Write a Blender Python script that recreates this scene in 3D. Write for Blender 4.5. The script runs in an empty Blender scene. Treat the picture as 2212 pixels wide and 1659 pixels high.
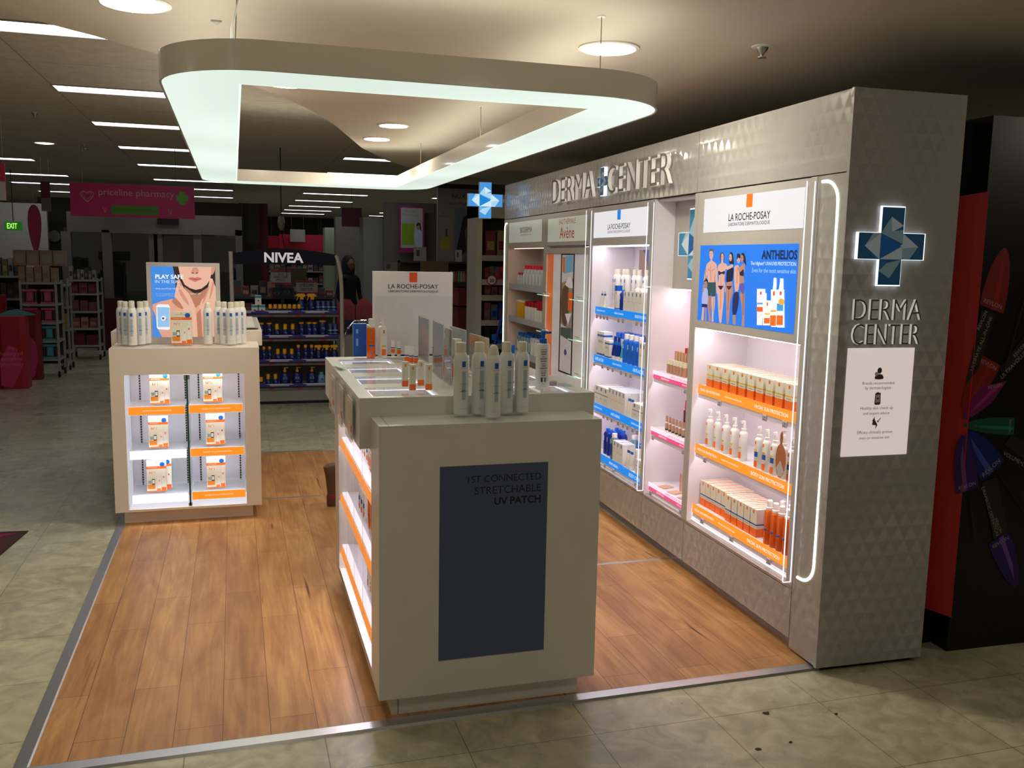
import bpy, bmesh, math, random
from mathutils import Matrix, Vector
import numpy as np
random.seed(7)
PI = math.pi
SC = bpy.context.scene
COL = SC.collection

# ------------------------------------------------------------------ camera
FW = Vector((0.29, 0.947, -0.137)); 
FOC, CY, CP, CR, CH = 1963.77, -0.2969, -0.1370, 0.0188, 1.6
FW = Vector((math.sin(-CY)*math.cos(CP), math.cos(CY)*math.cos(CP), math.sin(CP)))
_rt = FW.cross(Vector((0, 0, 1))).normalized(); _up = _rt.cross(FW)
RT = _rt*math.cos(CR) + _up*math.sin(CR); UP = -_rt*math.sin(CR) + _up*math.cos(CR)
cam_data = bpy.data.cameras.new('camera')
cam_data.sensor_width = 36; cam_data.lens = FOC*36/2212
cam_data.clip_start = 0.05; cam_data.clip_end = 200
cam = bpy.data.objects.new('camera', cam_data); COL.objects.link(cam)
M3 = Matrix((RT, UP, -FW)).transposed()
cam.matrix_world = Matrix.Translation((0, 0, CH)) @ M3.to_4x4()
SC.camera = cam
ORG = Vector((0, 0, CH))
def ray(px, py): return FW + RT*((px-1106)/FOC) - UP*((py-829.5)/FOC)
def atz(px, py, z):
    d = ray(px, py); return ORG + d*((z-CH)/d.z)
def aty(px, py, y):
    d = ray(px, py); return ORG + d*(y/d.y)

# ------------------------------------------------------------------ world, exposure
SC.view_settings.view_transform = 'Standard'; SC.view_settings.look = 'None'
SC.view_settings.gamma = 1; SC.view_settings.exposure = 0.0
SC.view_settings.use_curve_mapping = False
w = bpy.data.worlds.new('world'); SC.world = w; w.use_nodes = True
w.node_tree.nodes['Background'].inputs[0].default_value = (0.9, 0.82, 0.68, 1)
w.node_tree.nodes['Background'].inputs[1].default_value = 0.22

# lamp strengths (radiance of each luminous surface)
L_RING, L_DOWN, L_PANEL, L_MALL_FILL, L_LED, L_LOOP = 0.95, 125.0, 5.0, 64.0, 24.0, 2.6
L_FILL_UP = 2.3     # added glow on the unseen ring top, brightens the ceiling

# ------------------------------------------------------------------ materials
def lin(c):
    r = []
    for v in c[:3]:
        v = v/255.0
        r.append(v/12.92 if v <= 0.04045 else ((v+0.055)/1.055)**2.4)
    return tuple(r)
_mc = {}
def mat(name, c, rough=0.5, metal=0.0, emit=0.0, spec=0.5, trans=0.0, ior=1.45, coat=0.0, ecol=None, alpha=1.0, bump=None, var=0.0):
    if name in _mc: return _mc[name]
    m = bpy.data.materials.new(name); m.use_nodes = True; nt = m.node_tree
    b = nt.nodes['Principled BSDF']; L = lin(c)
    b.inputs['Base Color'].default_value = (*L, 1)
    b.inputs['Roughness'].default_value = rough; b.inputs['Metallic'].default_value = metal
    b.inputs['Specular IOR Level'].default_value = spec
    b.inputs['Transmission Weight'].default_value = trans; b.inputs['IOR'].default_value = ior
    b.inputs['Coat Weight'].default_value = coat; b.inputs['Alpha'].default_value = alpha
    if emit > 0:
        b.inputs['Emission Color'].default_value = (*(lin(ecol) if ecol else L), 1)
        b.inputs['Emission Strength'].default_value = emit
    if var > 0:
        tc = nt.nodes.new('ShaderNodeTexCoord'); n = nt.nodes.new('ShaderNodeTexNoise'); n.inputs['Scale'].default_value = 9
        nt.links.new(tc.outputs['Object'], n.inputs['Vector'])
        mx = nt.nodes.new('ShaderNodeMix'); mx.data_type = 'RGBA'
        mx.inputs[6].default_value = (*[v*(1-var) for v in L], 1); mx.inputs[7].default_value = (*[min(1, v*(1+var)) for v in L], 1)
        nt.links.new(n.outputs['Fac'], mx.inputs[0]); nt.links.new(mx.outputs[2], b.inputs['Base Color'])
    _mc[name] = m; return m
def ink(c, e=0.0, rough=0.5):
    """printed colour; e > 0 when the print is backlit"""
    if e > 0.3:      # backlit film: dark when the lamp behind it is off
        return mat('backlit_%d_%d_%d_%d' % (c[0], c[1], c[2], int(e*100)), tuple(v*0.45 for v in c), rough, emit=e, ecol=tuple(c))
    return mat('print_%d_%d_%d_%d' % (c[0], c[1], c[2], int(e*100)), tuple(c) , rough, emit=e)
def glow(name, c, s):
    return mat(name, (40, 40, 40), 0.6, emit=s, ecol=c)

WHITE = mat('white_laminate', (226, 220, 208), 0.32, var=0.02)
ISLE = mat('counter_laminate', (222, 220, 210), 0.30, var=0.02)
GREYP = mat('grey_panel', (180, 176, 170), 0.35)
INNER = mat('white_bay_lining', (236, 232, 236), 0.45)
CHROME = mat('brushed_letter_metal', (104, 99, 93), 0.4, metal=0.2)
LRET = mat('letter_return_glow', (240, 236, 228), 0.3, emit=0.30)  # letter sides glow: the light they catch is painted in as emission
STEEL = mat('brushed_steel', (190, 190, 188), 0.28, metal=1.0)
DARK = mat('black_plastic', (16, 16, 17), 0.35)
BLK = mat('black_panel', (10, 9, 8), 0.35)
PLW = mat('white_plastic', (238, 236, 228), 0.3)
SHELFM = mat('grey_metal_shelf', (150, 148, 142), 0.4)
GRAYD = mat('dark_grey', (60, 60, 58), 0.5)
TXT = mat('black_print', (32, 30, 30), 0.5)
TXG = mat('grey_print', (140, 142, 148), 0.5)
ORG_M = mat('orange_print', (244, 112, 34), 0.4)
BLU_M = mat('blue_print', (22, 98, 190), 0.4)
GOLD = mat('yellow_print', (226, 190, 60), 0.4)
GLASSE = mat('glass_edge', (170, 215, 200), 0.1, emit=0.5, ecol=(190, 230, 220))
def glassmat(name, tint=(1, 1, 1), a=0.10):
    if name in _mc: return _mc[name]
    m = bpy.data.materials.new(name); m.use_nodes = True; nt = m.node_tree; nt.nodes.clear()
    out = nt.nodes.new('ShaderNodeOutputMaterial'); mix = nt.nodes.new('ShaderNodeMixShader')
    tr = nt.nodes.new('ShaderNodeBsdfTransparent'); gl = nt.nodes.new('ShaderNodeBsdfGlossy')
    fr = nt.nodes.new('ShaderNodeFresnel'); fr.inputs[0].default_value = 1.45
    mth = nt.nodes.new('ShaderNodeMath'); mth.operation = 'ADD'; mth.inputs[1].default_value = a*0.3
    gl.inputs['Roughness'].default_value = 0.03; tr.inputs[0].default_value = (*tint, 1)
    ge = nt.nodes.new('ShaderNodeNewGeometry'); iv = nt.nodes.new('ShaderNodeMath'); iv.operation = 'SUBTRACT'; iv.inputs[0].default_value = 1
    mu = nt.nodes.new('ShaderNodeMath'); mu.operation = 'MULTIPLY'
    nt.links.new(ge.outputs['Backfacing'], iv.inputs[1]); nt.links.new(fr.outputs[0], mth.inputs[0]); nt.links.new(mth.outputs[0], mu.inputs[0]); nt.links.new(iv.outputs[0], mu.inputs[1]); nt.links.new(mu.outputs[0], mix.inputs[0])
    nt.links.new(tr.outputs[0], mix.inputs[1]); nt.links.new(gl.outputs[0], mix.inputs[2]); nt.links.new(mix.outputs[0], out.inputs[0])
    _mc[name] = m; return m
CLEAR = glassmat('clear_acrylic', (0.985, 0.99, 0.99), 0.03)
GREENGL = glassmat('green_edge_glass', (0.80, 0.90, 0.86))

def tri_mat():
    m = bpy.data.materials.new('triangle_print_laminate'); m.use_nodes = True; nt = m.node_tree; N = nt.nodes; Lk = nt.links
    b = N['Principled BSDF']
    tc = N.new('ShaderNodeTexCoord'); sp = N.new('ShaderNodeSeparateXYZ'); Lk.new(tc.outputs['Object'], sp.inputs[0])
    def mt(op, a, bb=None, c=None):
        n = N.new('ShaderNodeMath'); n.operation = op
        for i, v in enumerate((a, bb, c)):
            if v is None: continue
            if isinstance(v, (int, float)): n.inputs[i].default_value = v
            else: Lk.new(v, n.inputs[i])
        return n.outputs[0]
    h = mt('ADD', sp.outputs[0], sp.outputs[1])
    u0 = mt('DIVIDE', h, 0.062); v0 = mt('DIVIDE', sp.outputs[2], 0.058)
    row = mt('FLOOR', v0); odd = mt('MULTIPLY', mt('MODULO', row, 2.0), 0.5)
    u = mt('FRACT', mt('ADD', mt('ADD', u0, odd), 500.0)); v = mt('FRACT', v0)
    d = mt('ABSOLUTE', mt('SUBTRACT', u, 0.5)); lim = mt('MULTIPLY', mt('SUBTRACT', 1.0, v), 0.48)
    tri = mt('LESS_THAN', d, lim)
    ns = N.new('ShaderNodeTexNoise'); ns.inputs['Scale'].default_value = 2.2; ns.inputs['Detail'].default_value = 1
    Lk.new(tc.outputs['Object'], ns.inputs['Vector'])
    mask = mt('MULTIPLY', tri, mt('MULTIPLY', mt('SUBTRACT', ns.outputs['Fac'], 0.28), 2.2))
    mx = N.new('ShaderNodeMix'); mx.data_type = 'RGBA'; mx.clamp_factor = True
    mx.inputs[6].default_value = (*lin((158, 155, 150)), 1); mx.inputs[7].default_value = (*lin((184, 181, 176)), 1)
    Lk.new(mask, mx.inputs[0]); Lk.new(mx.outputs[2], b.inputs['Base Color'])
    r = mt('SUBTRACT', 0.34, mt('MULTIPLY', tri, 0.26)); Lk.new(r, b.inputs['Roughness'])
    return m
TRI = tri_mat()

def wood_mat():
    m = bpy.data.materials.new('oak_vinyl_planks'); m.use_nodes = True; nt = m.node_tree; N = nt.nodes; Lk = nt.links
    b = N['Principled BSDF']; tc = N.new('ShaderNodeTexCoord')
    mp = N.new('ShaderNodeMapping'); mp.inputs['Rotation'].default_value = (0, 0, PI/2); mp.inputs['Location'].default_value = (0.3, 0.07, 0)
    Lk.new(tc.outputs['Object'], mp.inputs[0])
    br = N.new('ShaderNodeTexBrick'); Lk.new(mp.outputs[0], br.inputs['Vector'])
    br.inputs['Scale'].default_value = 1; br.inputs['Brick Width'].default_value = 0.92; br.inputs['Row Height'].default_value = 0.155
    br.inputs['Mortar Size'].default_value = 0.0011; br.inputs['Mortar Smooth'].default_value = 0.2; br.offset = 0.37; br.offset_frequency = 2
    br.inputs['Color1'].default_value = (*lin((208, 162, 106)), 1); br.inputs['Color2'].default_value = (*lin((190, 144, 92)), 1)
    br.inputs['Mortar'].default_value = (*lin((96, 58, 34)), 1)
    gm = N.new('ShaderNodeMapping'); gm.inputs['Scale'].default_value = (26, 1.6, 1); Lk.new(tc.outputs['Object'], gm.inputs[0])
    n1 = N.new('ShaderNodeTexNoise'); n1.inputs['Scale'].default_value = 1.0; n1.inputs['Detail'].default_value = 6; n1.inputs['Distortion'].default_value = 1.6
    Lk.new(gm.outputs[0], n1.inputs['Vector'])
    g2 = N.new('ShaderNodeMapping'); g2.inputs['Scale'].default_value = (5, 1.3, 1); Lk.new(tc.outputs['Object'], g2.inputs[0])
    n2 = N.new('ShaderNodeTexNoise'); n2.inputs['Scale'].default_value = 1.0; n2.inputs['Detail'].default_value = 4; n2.inputs['Distortion'].default_value = 2.5
    Lk.new(g2.outputs[0], n2.inputs['Vector'])
    r1 = N.new('ShaderNodeValToRGB'); r1.color_ramp.elements[0].position = 0.3; r1.color_ramp.elements[1].position = 0.68
    r1.color_ramp.elements[0].color = (*lin((220, 208, 196)), 1); r1.color_ramp.elements[1].color = (1, 1, 1, 1)
    Lk.new(n1.outputs['Fac'], r1.inputs[0])
    r2 = N.new('ShaderNodeValToRGB'); r2.color_ramp.elements[0].position = 0.36; r2.color_ramp.elements[1].position = 0.62
    r2.color_ramp.elements[0].color = (*lin((226, 210, 196)), 1); r2.color_ramp.elements[1].color = (*lin((255, 250, 240)), 1)
    Lk.new(n2.outputs['Fac'], r2.inputs[0])
    m1 = N.new('ShaderNodeMix'); m1.data_type = 'RGBA'; m1.blend_type = 'MULTIPLY'; m1.inputs[0].default_value = 1
    Lk.new(br.outputs['Color'], m1.inputs[6]); Lk.new(r1.outputs[0], m1.inputs[7])
    m2 = N.new('ShaderNodeMix'); m2.data_type = 'RGBA'; m2.blend_type = 'MULTIPLY'; m2.inputs[0].default_value = 1
    Lk.new(m1.outputs[2], m2.inputs[6]); Lk.new(r2.outputs[0], m2.inputs[7])
    # dark cracks along the grain
    g3 = N.new('ShaderNodeMapping'); g3.inputs['Scale'].default_value = (14, 1.1, 1); g3.inputs['Location'].default_value = (3, 7, 0); Lk.new(tc.outputs['Object'], g3.inputs[0])
    n3 = N.new('ShaderNodeTexNoise'); n3.inputs['Scale'].default_value = 1.0; n3.inputs['Detail'].default_value = 2; n3.inputs['Distortion'].default_value = 0.8; Lk.new(g3.outputs[0], n3.inputs['Vector'])
    r3 = N.new('ShaderNodeValToRGB'); r3.color_ramp.elements[0].position = 0.26; r3.color_ramp.elements[0].color = (*lin((120, 84, 58)), 1)
    r3.color_ramp.elements[1].position = 0.315; r3.color_ramp.elements[1].color = (1, 1, 1, 1); Lk.new(n3.outputs['Fac'], r3.inputs[0])
    m3 = N.new('ShaderNodeMix'); m3.data_type = 'RGBA'; m3.blend_type = 'MULTIPLY'; m3.inputs[0].default_value = 1
    Lk.new(m2.outputs[2], m3.inputs[6]); Lk.new(r3.outputs[0], m3.inputs[7])
    Lk.new(m3.outputs[2], b.inputs['Base Color']); b.inputs['Roughness'].default_value = 0.36
    bp = N.new('ShaderNodeBump'); bp.inputs['Strength'].default_value = 0.06; bp.inputs['Distance'].default_value = 0.01
    Lk.new(n1.outputs['Fac'], bp.inputs['Height']); Lk.new(bp.outputs[0], b.inputs['Normal'])
    return m

def tile_mat(name='speckled_vinyl_tiles', c1=(200, 196, 164), c2=(166, 164, 136), sz=0.4435, off=(0.257+0.0, 0.028), gap=0.002):
    m = bpy.data.materials.new(name); m.use_nodes = True; nt = m.node_tree; N = nt.nodes; Lk = nt.links
    b = N['Principled BSDF']; tc = N.new('ShaderNodeTexCoord')
    mp = N.new('ShaderNodeMapping'); mp.inputs['Location'].default_value = (-off[0], -off[1], 0); mp.inputs['Rotation'].default_value = (0, 0, 0.0)
    Lk.new(tc.outputs['Object'], mp.inputs[0])
    br = N.new('ShaderNodeTexBrick'); Lk.new(mp.outputs[0], br.inputs['Vector']); br.offset = 0
    br.inputs['Scale'].default_value = 1; br.inputs['Brick Width'].default_value = sz; br.inputs['Row Height'].default_value = sz
    br.inputs['Mortar Size'].default_value = gap; br.inputs['Color1'].default_value = (1, 1, 1, 1); br.inputs['Color2'].default_value = (0.86, 0.86, 0.84, 1)
    br.inputs['Mortar'].default_value = (0.42, 0.40, 0.36, 1)
    n1 = N.new('ShaderNodeTexNoise'); n1.inputs['Scale'].default_value = 9; n1.inputs['Detail'].default_value = 8; n1.inputs['Distortion'].default_value = 1.2; Lk.new(tc.outputs['Object'], n1.inputs['Vector'])
    r = N.new('ShaderNodeValToRGB'); r.color_ramp.elements[0].position = 0.36; r.color_ramp.elements[1].position = 0.66
    r.color_ramp.elements[0].color = (*lin(c2), 1); r.color_ramp.elements[1].color = (*lin(c1), 1); Lk.new(n1.outputs['Fac'], r.inputs[0])
    mx = N.new('ShaderNodeMix'); mx.data_type = 'RGBA'; mx.blend_type = 'MULTIPLY'; mx.inputs[0].default_value = 1
    Lk.new(r.outputs[0], mx.inputs[6]); Lk.new(br.outputs['Color'], mx.inputs[7]); Lk.new(mx.outputs[2], b.inputs['Base Color'])
    n2 = N.new('ShaderNodeTexNoise'); n2.inputs['Scale'].default_value = 3; n2.inputs['Detail'].default_value = 5; Lk.new(tc.outputs['Object'], n2.inputs['Vector'])
    rr = N.new('ShaderNodeMapRange'); rr.inputs[3].default_value = 0.16; rr.inputs[4].default_value = 0.42; Lk.new(n2.outputs['Fac'], rr.inputs[0]); Lk.new(rr.outputs[0], b.inputs['Roughness'])
    bp = N.new('ShaderNodeBump'); bp.inputs['Strength'].default_value = 0.12; bp.inputs['Distance'].default_value = 0.004
    Lk.new(n2.outputs['Fac'], bp.inputs['Height']); Lk.new(bp.outputs[0], b.inputs['Normal'])
    return m
TILE = tile_mat()

# ------------------------------------------------------------------ mesh builder
class MB:
    def __init__(s, off=(0, 0, 0)):
        s.v = []; s.f = []; s.m = []; s.mats = []; s.off = Vector(off)
    def mi(s, m):
        if m not in s.mats: s.mats.append(m)
        return s.mats.index(m)
    def add(s, vs, fs, m):
        n = len(s.v); i = s.mi(m); s.v += [tuple(Vector(v)-s.off) for v in vs]
        for f in fs: s.f.append(tuple(n+k for k in f)); s.m.append(i)
    def box(s, x0, y0, z0, x1, y1, z1, m):
        x0, x1 = min(x0, x1), max(x0, x1); y0, y1 = min(y0, y1), max(y0, y1); z0, z1 = min(z0, z1), max(z0, z1)
        s.add([(x0,y0,z0),(x1,y0,z0),(x1,y1,z0),(x0,y1,z0),(x0,y0,z1),(x1,y0,z1),(x1,y1,z1),(x0,y1,z1)],
              [(3,2,1,0),(4,5,6,7),(0,1,5,4),(1,2,6,5),(2,3,7,6),(3,0,4,7)], m); return s
    def quad(s, a, b, c, d, m): s.add([a, b, c, d], [(0, 1, 2, 3)], m); return s
    def prism(s, pts, z0, z1, m, m2=None):
        n = len(pts); vs = [(p[0], p[1], z0) for p in pts] + [(p[0], p[1], z1) for p in pts]
        s.add(vs, [tuple(range(n-1, -1, -1)), tuple(range(n, 2*n))], m2 or m)
        s.add(vs, [(i, (i+1) % n, n+(i+1) % n, n+i) for i in range(n)], m); return s
    def lathe(s, prof, m, seg=20, cx=0, cy=0, sx=1, sy=1, cap=True):
        """prof: list of (r, z[, mat]) bottom to top; the band above an entry takes its mat"""
        vs = []
        for p in prof:
            for k in range(seg):
                a = 2*PI*k/seg; vs.append((cx+p[0]*math.cos(a)*sx, cy+p[0]*math.sin(a)*sy, p[1]))
        for i in range(len(prof)-1):
            mm = prof[i][2] if len(prof[i]) > 2 and prof[i][2] else m
            s.add(vs[i*seg:(i+2)*seg], [(k, (k+1) % seg, seg+(k+1) % seg, seg+k) for k in range(seg)], mm)
        if cap:
            s.add(vs[:seg], [tuple(range(seg-1, -1, -1))], m); s.add(vs[-seg:], [tuple(range(seg))], prof[-2][2] if len(prof[-2]) > 2 and prof[-2][2] else m)
        return s
    def tube(s, path, r, m, seg=8):
        path = [Vector(p) for p in path]; rings = []
        for i, p in enumerate(path):
            t = (path[min(i+1, len(path)-1)]-path[max(i-1, 0)]).normalized()
            a = t.cross(Vector((0, 0, 1)));
            if a.length < 1e-3: a = t.cross(Vector((1, 0, 0)))
            a.normalize(); b = t.cross(a)
            rings += [tuple(p + (a*math.cos(2*PI*k/seg) + b*math.sin(2*PI*k/seg))*r) for k in range(seg)]
        fs = []
        for i in range(len(path)-1):
            fs += [(i*seg+k, i*seg+(k+1) % seg, (i+1)*seg+(k+1) % seg, (i+1)*seg+k) for k in range(seg)]
        fs += [tuple(range(seg-1, -1, -1)), tuple(range(len(rings)-seg, len(rings)))]
        s.add(rings, fs, m); return s
    def build(s, name, parent=None, loc=None, smooth=None, bevel=0.0, kind=None, label=None):
        me = bpy.data.meshes.new(name); me.from_pydata(s.v, [], s.f); 
        for m in s.mats: me.materials.append(m)
        me.polygons.foreach_set('material_index', s.m)
        bm = bmesh.new(); bm.from_mesh(me); bmesh.ops.recalc_face_normals(bm, faces=bm.faces[:])
        if smooth: bmesh.ops.remove_doubles(bm, verts=bm.verts[:], dist=1e-6)
        bm.to_mesh(me); bm.free()
        if smooth:
            me.polygons.foreach_set('use_smooth', [True]*len(me.polygons)); me.set_sharp_from_angle(angle=math.radians(smooth))
        me.update(); o = bpy.data.objects.new(name, me); COL.objects.link(o)
        if parent is not None: o.parent = parent
        if loc is not None: o.location = loc
        if bevel > 0:
            bv = o.modifiers.new('edge', 'BEVEL'); bv.width = bevel; bv.segments = 2; bv.limit_method = 'ANGLE'
        if kind: o['kind'] = kind
        if label: o['label'] = label
        return o

def empty(name, loc=(0, 0, 0), rz=0.0):
    o = bpy.data.objects.new(name, None); COL.objects.link(o); o.location = loc; o.rotation_euler = (0, 0, rz); o.empty_display_size = 0.05; return o
def tag(o, label, cat, group=None, kind=None):
    o['label'] = label; o['category'] = cat
    if group: o['group'] = group
    if kind: o['kind'] = kind
    return o
def thing(name, label, cat, loc=(0, 0, 0), rz=0.0, group=None): return tag(empty(name, loc, rz), label, cat, group)
def struct(o): o['kind'] = 'structure'; return o
def dup(o, parent=None):
    c = o.copy(); COL.objects.link(c)
    if parent is not None: c.parent = parent
    for ch in list(o.children): dup(ch, c)
    return c

# ------------------------------------------------------------------ lettering
_tc = {}
def text_mesh(s, depth=0.0, bold=0.0, align='CENTER', spacing=1.0):
    k = (s, depth, bold, align, spacing)
    if k in _tc: return _tc[k]
    cu = bpy.data.curves.new('lettering', 'FONT'); cu.body = s; cu.size = 1; cu.align_x = align; cu.align_y = 'CENTER'
    cu.extrude = depth; cu.offset = bold; cu.resolution_u = 3; cu.space_character = spacing
    ob = bpy.data.objects.new('lettering', cu); COL.objects.link(ob)
    me = bpy.data.meshes.new_from_object(ob.evaluated_get(bpy.context.evaluated_depsgraph_get()))
    bpy.data.objects.remove(ob); bpy.data.curves.remove(cu)
    co = np.array([v.co[:] for v in me.vertices]) if len(me.vertices) else np.zeros((1, 3))
    _tc[k] = (me, co.min(0), co.max(0)); return _tc[k]
def RM(xa, ya): 
    xa = Vector(xa).normalized(); ya = Vector(ya).normalized(); return Matrix((xa, ya, xa.cross(ya))).transposed()
FACE_FRONT = RM((1, 0, 0), (0, 0, 1))       # faces -Y
FACE_LEFT = RM((0, -1, 0), (0, 0, 1))       # faces -X
def letters(name, parent, s, center, face, m, width=None, height=None, depth=0.0, bold=0.0, spacing=1.0, off=(0, 0, 0), rot=0.0, align='CENTER'):
    """lettering fitted to a width and/or cap height, centred on a point of the parent's frame"""
    me, lo, hi = text_mesh(s, 0.0, bold, 'CENTER', spacing) if depth == 0 else text_mesh(s, 1.0, bold, 'CENTER', spacing)
    w_, h_ = hi[0]-lo[0], hi[1]-lo[1]
    if width and height: sx, sy = width/w_, height/h_
    elif width: sx = sy = width/w_
    else: sx = sy = height/h_
    me2 = me.copy(); cx, cy = (hi[0]+lo[0])/2, (hi[1]+lo[1])/2
    if align == 'LEFT': cx = lo[0]
    if align == 'RIGHT': cx = hi[0]
    F = face.to_4x4() @ Matrix.Rotation(rot, 4, 'Z')
    T = Matrix.Translation(Vector(center)-Vector(off)) @ F @ Matrix.Diagonal((sx, sy, depth if depth else 1, 1)) @ Matrix.Translation((-cx, -cy, 1.0 if depth else 0))
    me2.transform(T)
    me2.materials.clear(); me2.materials.append(m)
    if depth:
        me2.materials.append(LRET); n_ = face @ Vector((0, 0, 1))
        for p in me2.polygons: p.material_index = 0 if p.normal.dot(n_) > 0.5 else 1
    o = bpy.data.objects.new(name, me2); COL.objects.link(o); o.parent = parent; return o

# ------------------------------------------------------------------ flat artwork printed on a panel
def homog(src, dst):
    A = []; B = []
    for (x, y), (u, v) in zip(src, dst):
        A.append([x, y, 1, 0, 0, 0, -u*x, -u*y]); B.append(u); A.append([0, 0, 0, x, y, 1, -v*x, -v*y]); B.append(v)
    h = np.linalg.solve(np.array(A, float), np.array(B, float)); return np.append(h, 1).reshape(3, 3)
def smooth_poly(p, n=4):
    out = []; N = len(p)
    for i in range(N):
        p0, p1, p2, p3 = [np.array(p[(i+k-1) % N], float) for k in range(4)]
        for t in range(n):
            t = t/n; out.append(tuple(0.5*((2*p1)+(-p0+p2)*t+(2*p0-5*p1+4*p2-p3)*t*t+(-p0+3*p1-3*p2+p3)*t**3)))
    return out
class Art:
    """polygons in picture coordinates, mapped through a homography onto a w x h panel; layer by layer"""
    def __init__(s, src, w, h, face, center, e=0.0, off=(0, 0, 0), step=0.00003):
        s.H = homog(src, [(-w/2, h/2), (w/2, h/2), (w/2, -h/2), (-w/2, -h/2)]); s.mb = MB(); s.face = face; s.c = Vector(center)-Vector(off); s.e = e; s.k = 0; s.w = w; s.h = h; s.step = step
    def uv(s, p):
        q = s.H @ np.array([p[0], p[1], 1]); return (max(-s.w/2, min(s.w/2, q[0]/q[2])), max(-s.h/2, min(s.h/2, q[1]/q[2])))
    def P(s, x, y, k=None):
        u, v = s.uv((x, y)); return s.c + s.face @ Vector((u, v, (s.k if k is None else k)*s.step))
    def poly(s, pts, c, smooth=0, e=None):
        s.k += 1
        if smooth: pts = smooth_poly(pts, smooth)
        m = ink(c, s.e if e is None else e)
        from mathutils.geometry import tessellate_polygon
        P3 = [s.P(*p) for p in pts]; flat = [Vector((p[0], p[1], 0)) for p in pts]
        tr = tessellate_polygon([flat]); s.mb.add(P3, [tuple(t) for t in tr], m); return s
    def full(s, c):
        s.k += 1; w, h = s.w/2, s.h/2
        s.mb.add([s.c + s.face @ Vector((u, v, s.k*s.step)) for u, v in ((-w, -h), (w, -h), (w, h), (-w, h))], [(0, 1, 2, 3)], ink(c, s.e)); return s
    def ell(s, cx, cy, rx, ry, c, n=14, rot=0):
        cr, sr = math.cos(rot), math.sin(rot)
        return s.poly([(cx+rx*math.cos(2*PI*i/n)*cr-ry*math.sin(2*PI*i/n)*sr, cy+rx*math.cos(2*PI*i/n)*sr+ry*math.sin(2*PI*i/n)*cr) for i in range(n)], c)
    def text(s, name, parent, t, x, y, c, x2=None, h=None, bold=0.0, align='CENTER', rot=0.0):
        """t centred at picture point (x, y); width from x to x2 when align is LEFT"""
        p = s.P(x, y, s.k+2)
        kw = {}
        if x2 is not None: kw['width'] = abs(s.uv((x2, y))[0]-s.uv((x, y))[0]) * (2 if align == 'CENTER' else 1)
        if h is not None: kw['height'] = h
        return letters(name, parent, t, p, s.face, ink(c, s.e), bold=bold, align=align, rot=rot, **kw)
    def build(s, name, parent, **k):
        o = s.mb.build(name, parent, **k); return o

# wall display frame: x = depth into the unit, y = distance along the face from the front post
WX, WY, WA = 2.1679, 2.9183, -0.0273
def Wp(s, d, z):
    c, n = math.cos(WA), math.sin(WA); return Vector((WX + d*c - s*n, WY + d*n + s*c, z))
ORD = ['first', 'second', 'third', 'fourth', 'fifth', 'sixth', 'seventh', 'eighth', 'ninth', 'tenth', 'eleventh', 'twelfth']
# ================================================================== room
struct(MB().box(-14, -7, -0.1, 9, 34, 0, TILE).build('floor'))
WOOD = wood_mat()
FA = 0.0087
def fy(x): return 2.9665 + (x-2.1679)*math.tan(FA)
mb = MB(); mb.prism([(-0.644, fy(-0.644)), (2.23, fy(2.23)), (2.23, 7.45), (-0.644, 7.45)], 0.0005, 0.010, WOOD)
struct(mb.build('floor_platform'))
ALU = mat('brushed_aluminium_trim', (196, 198, 202), 0.28, metal=0.82)
def strip(name, a, b, wd, label=None):
    a = Vector((*a, 0)); b = Vector((*b, 0)); t = (b-a).normalized(); n = Vector((-t.y, t.x, 0))*wd/2
    m_ = MB(); L = (b-a).length
    prof = [(-1, 0.0), (-0.82, 0.009), (0.75, 0.012), (1, 0.010), (1, 0.0)]
    vs = [tuple(a+n*p[0]+Vector((0, 0, p[1]))) for p in prof]+[tuple(b+n*p[0]+Vector((0, 0, p[1]))) for p in prof]
    k = len(prof); m_.add(vs, [tuple(range(k)), tuple(range(2*k-1, k-1, -1))]+[(i, (i+1) % k, k+(i+1) % k, k+i) for i in range(k)], ALU)
    return struct(m_.build(name))
strip('trim_1', (-0.70, fy(-0.70)-0.022), (2.30, fy(2.30)-0.022), 0.052)
strip('trim_2', (-0.668, 7.45), (-0.668, 2.94), 0.052)
strip('trim_3', (-0.63, 6.0), (0.52, 6.01), 0.035)
strip('trim_4', (1.20, 4.276), (2.24, 4.279), 0.035)
strip('trim_5', (-0.63, 7.47), (2.2, 7.47), 0.04)

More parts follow.
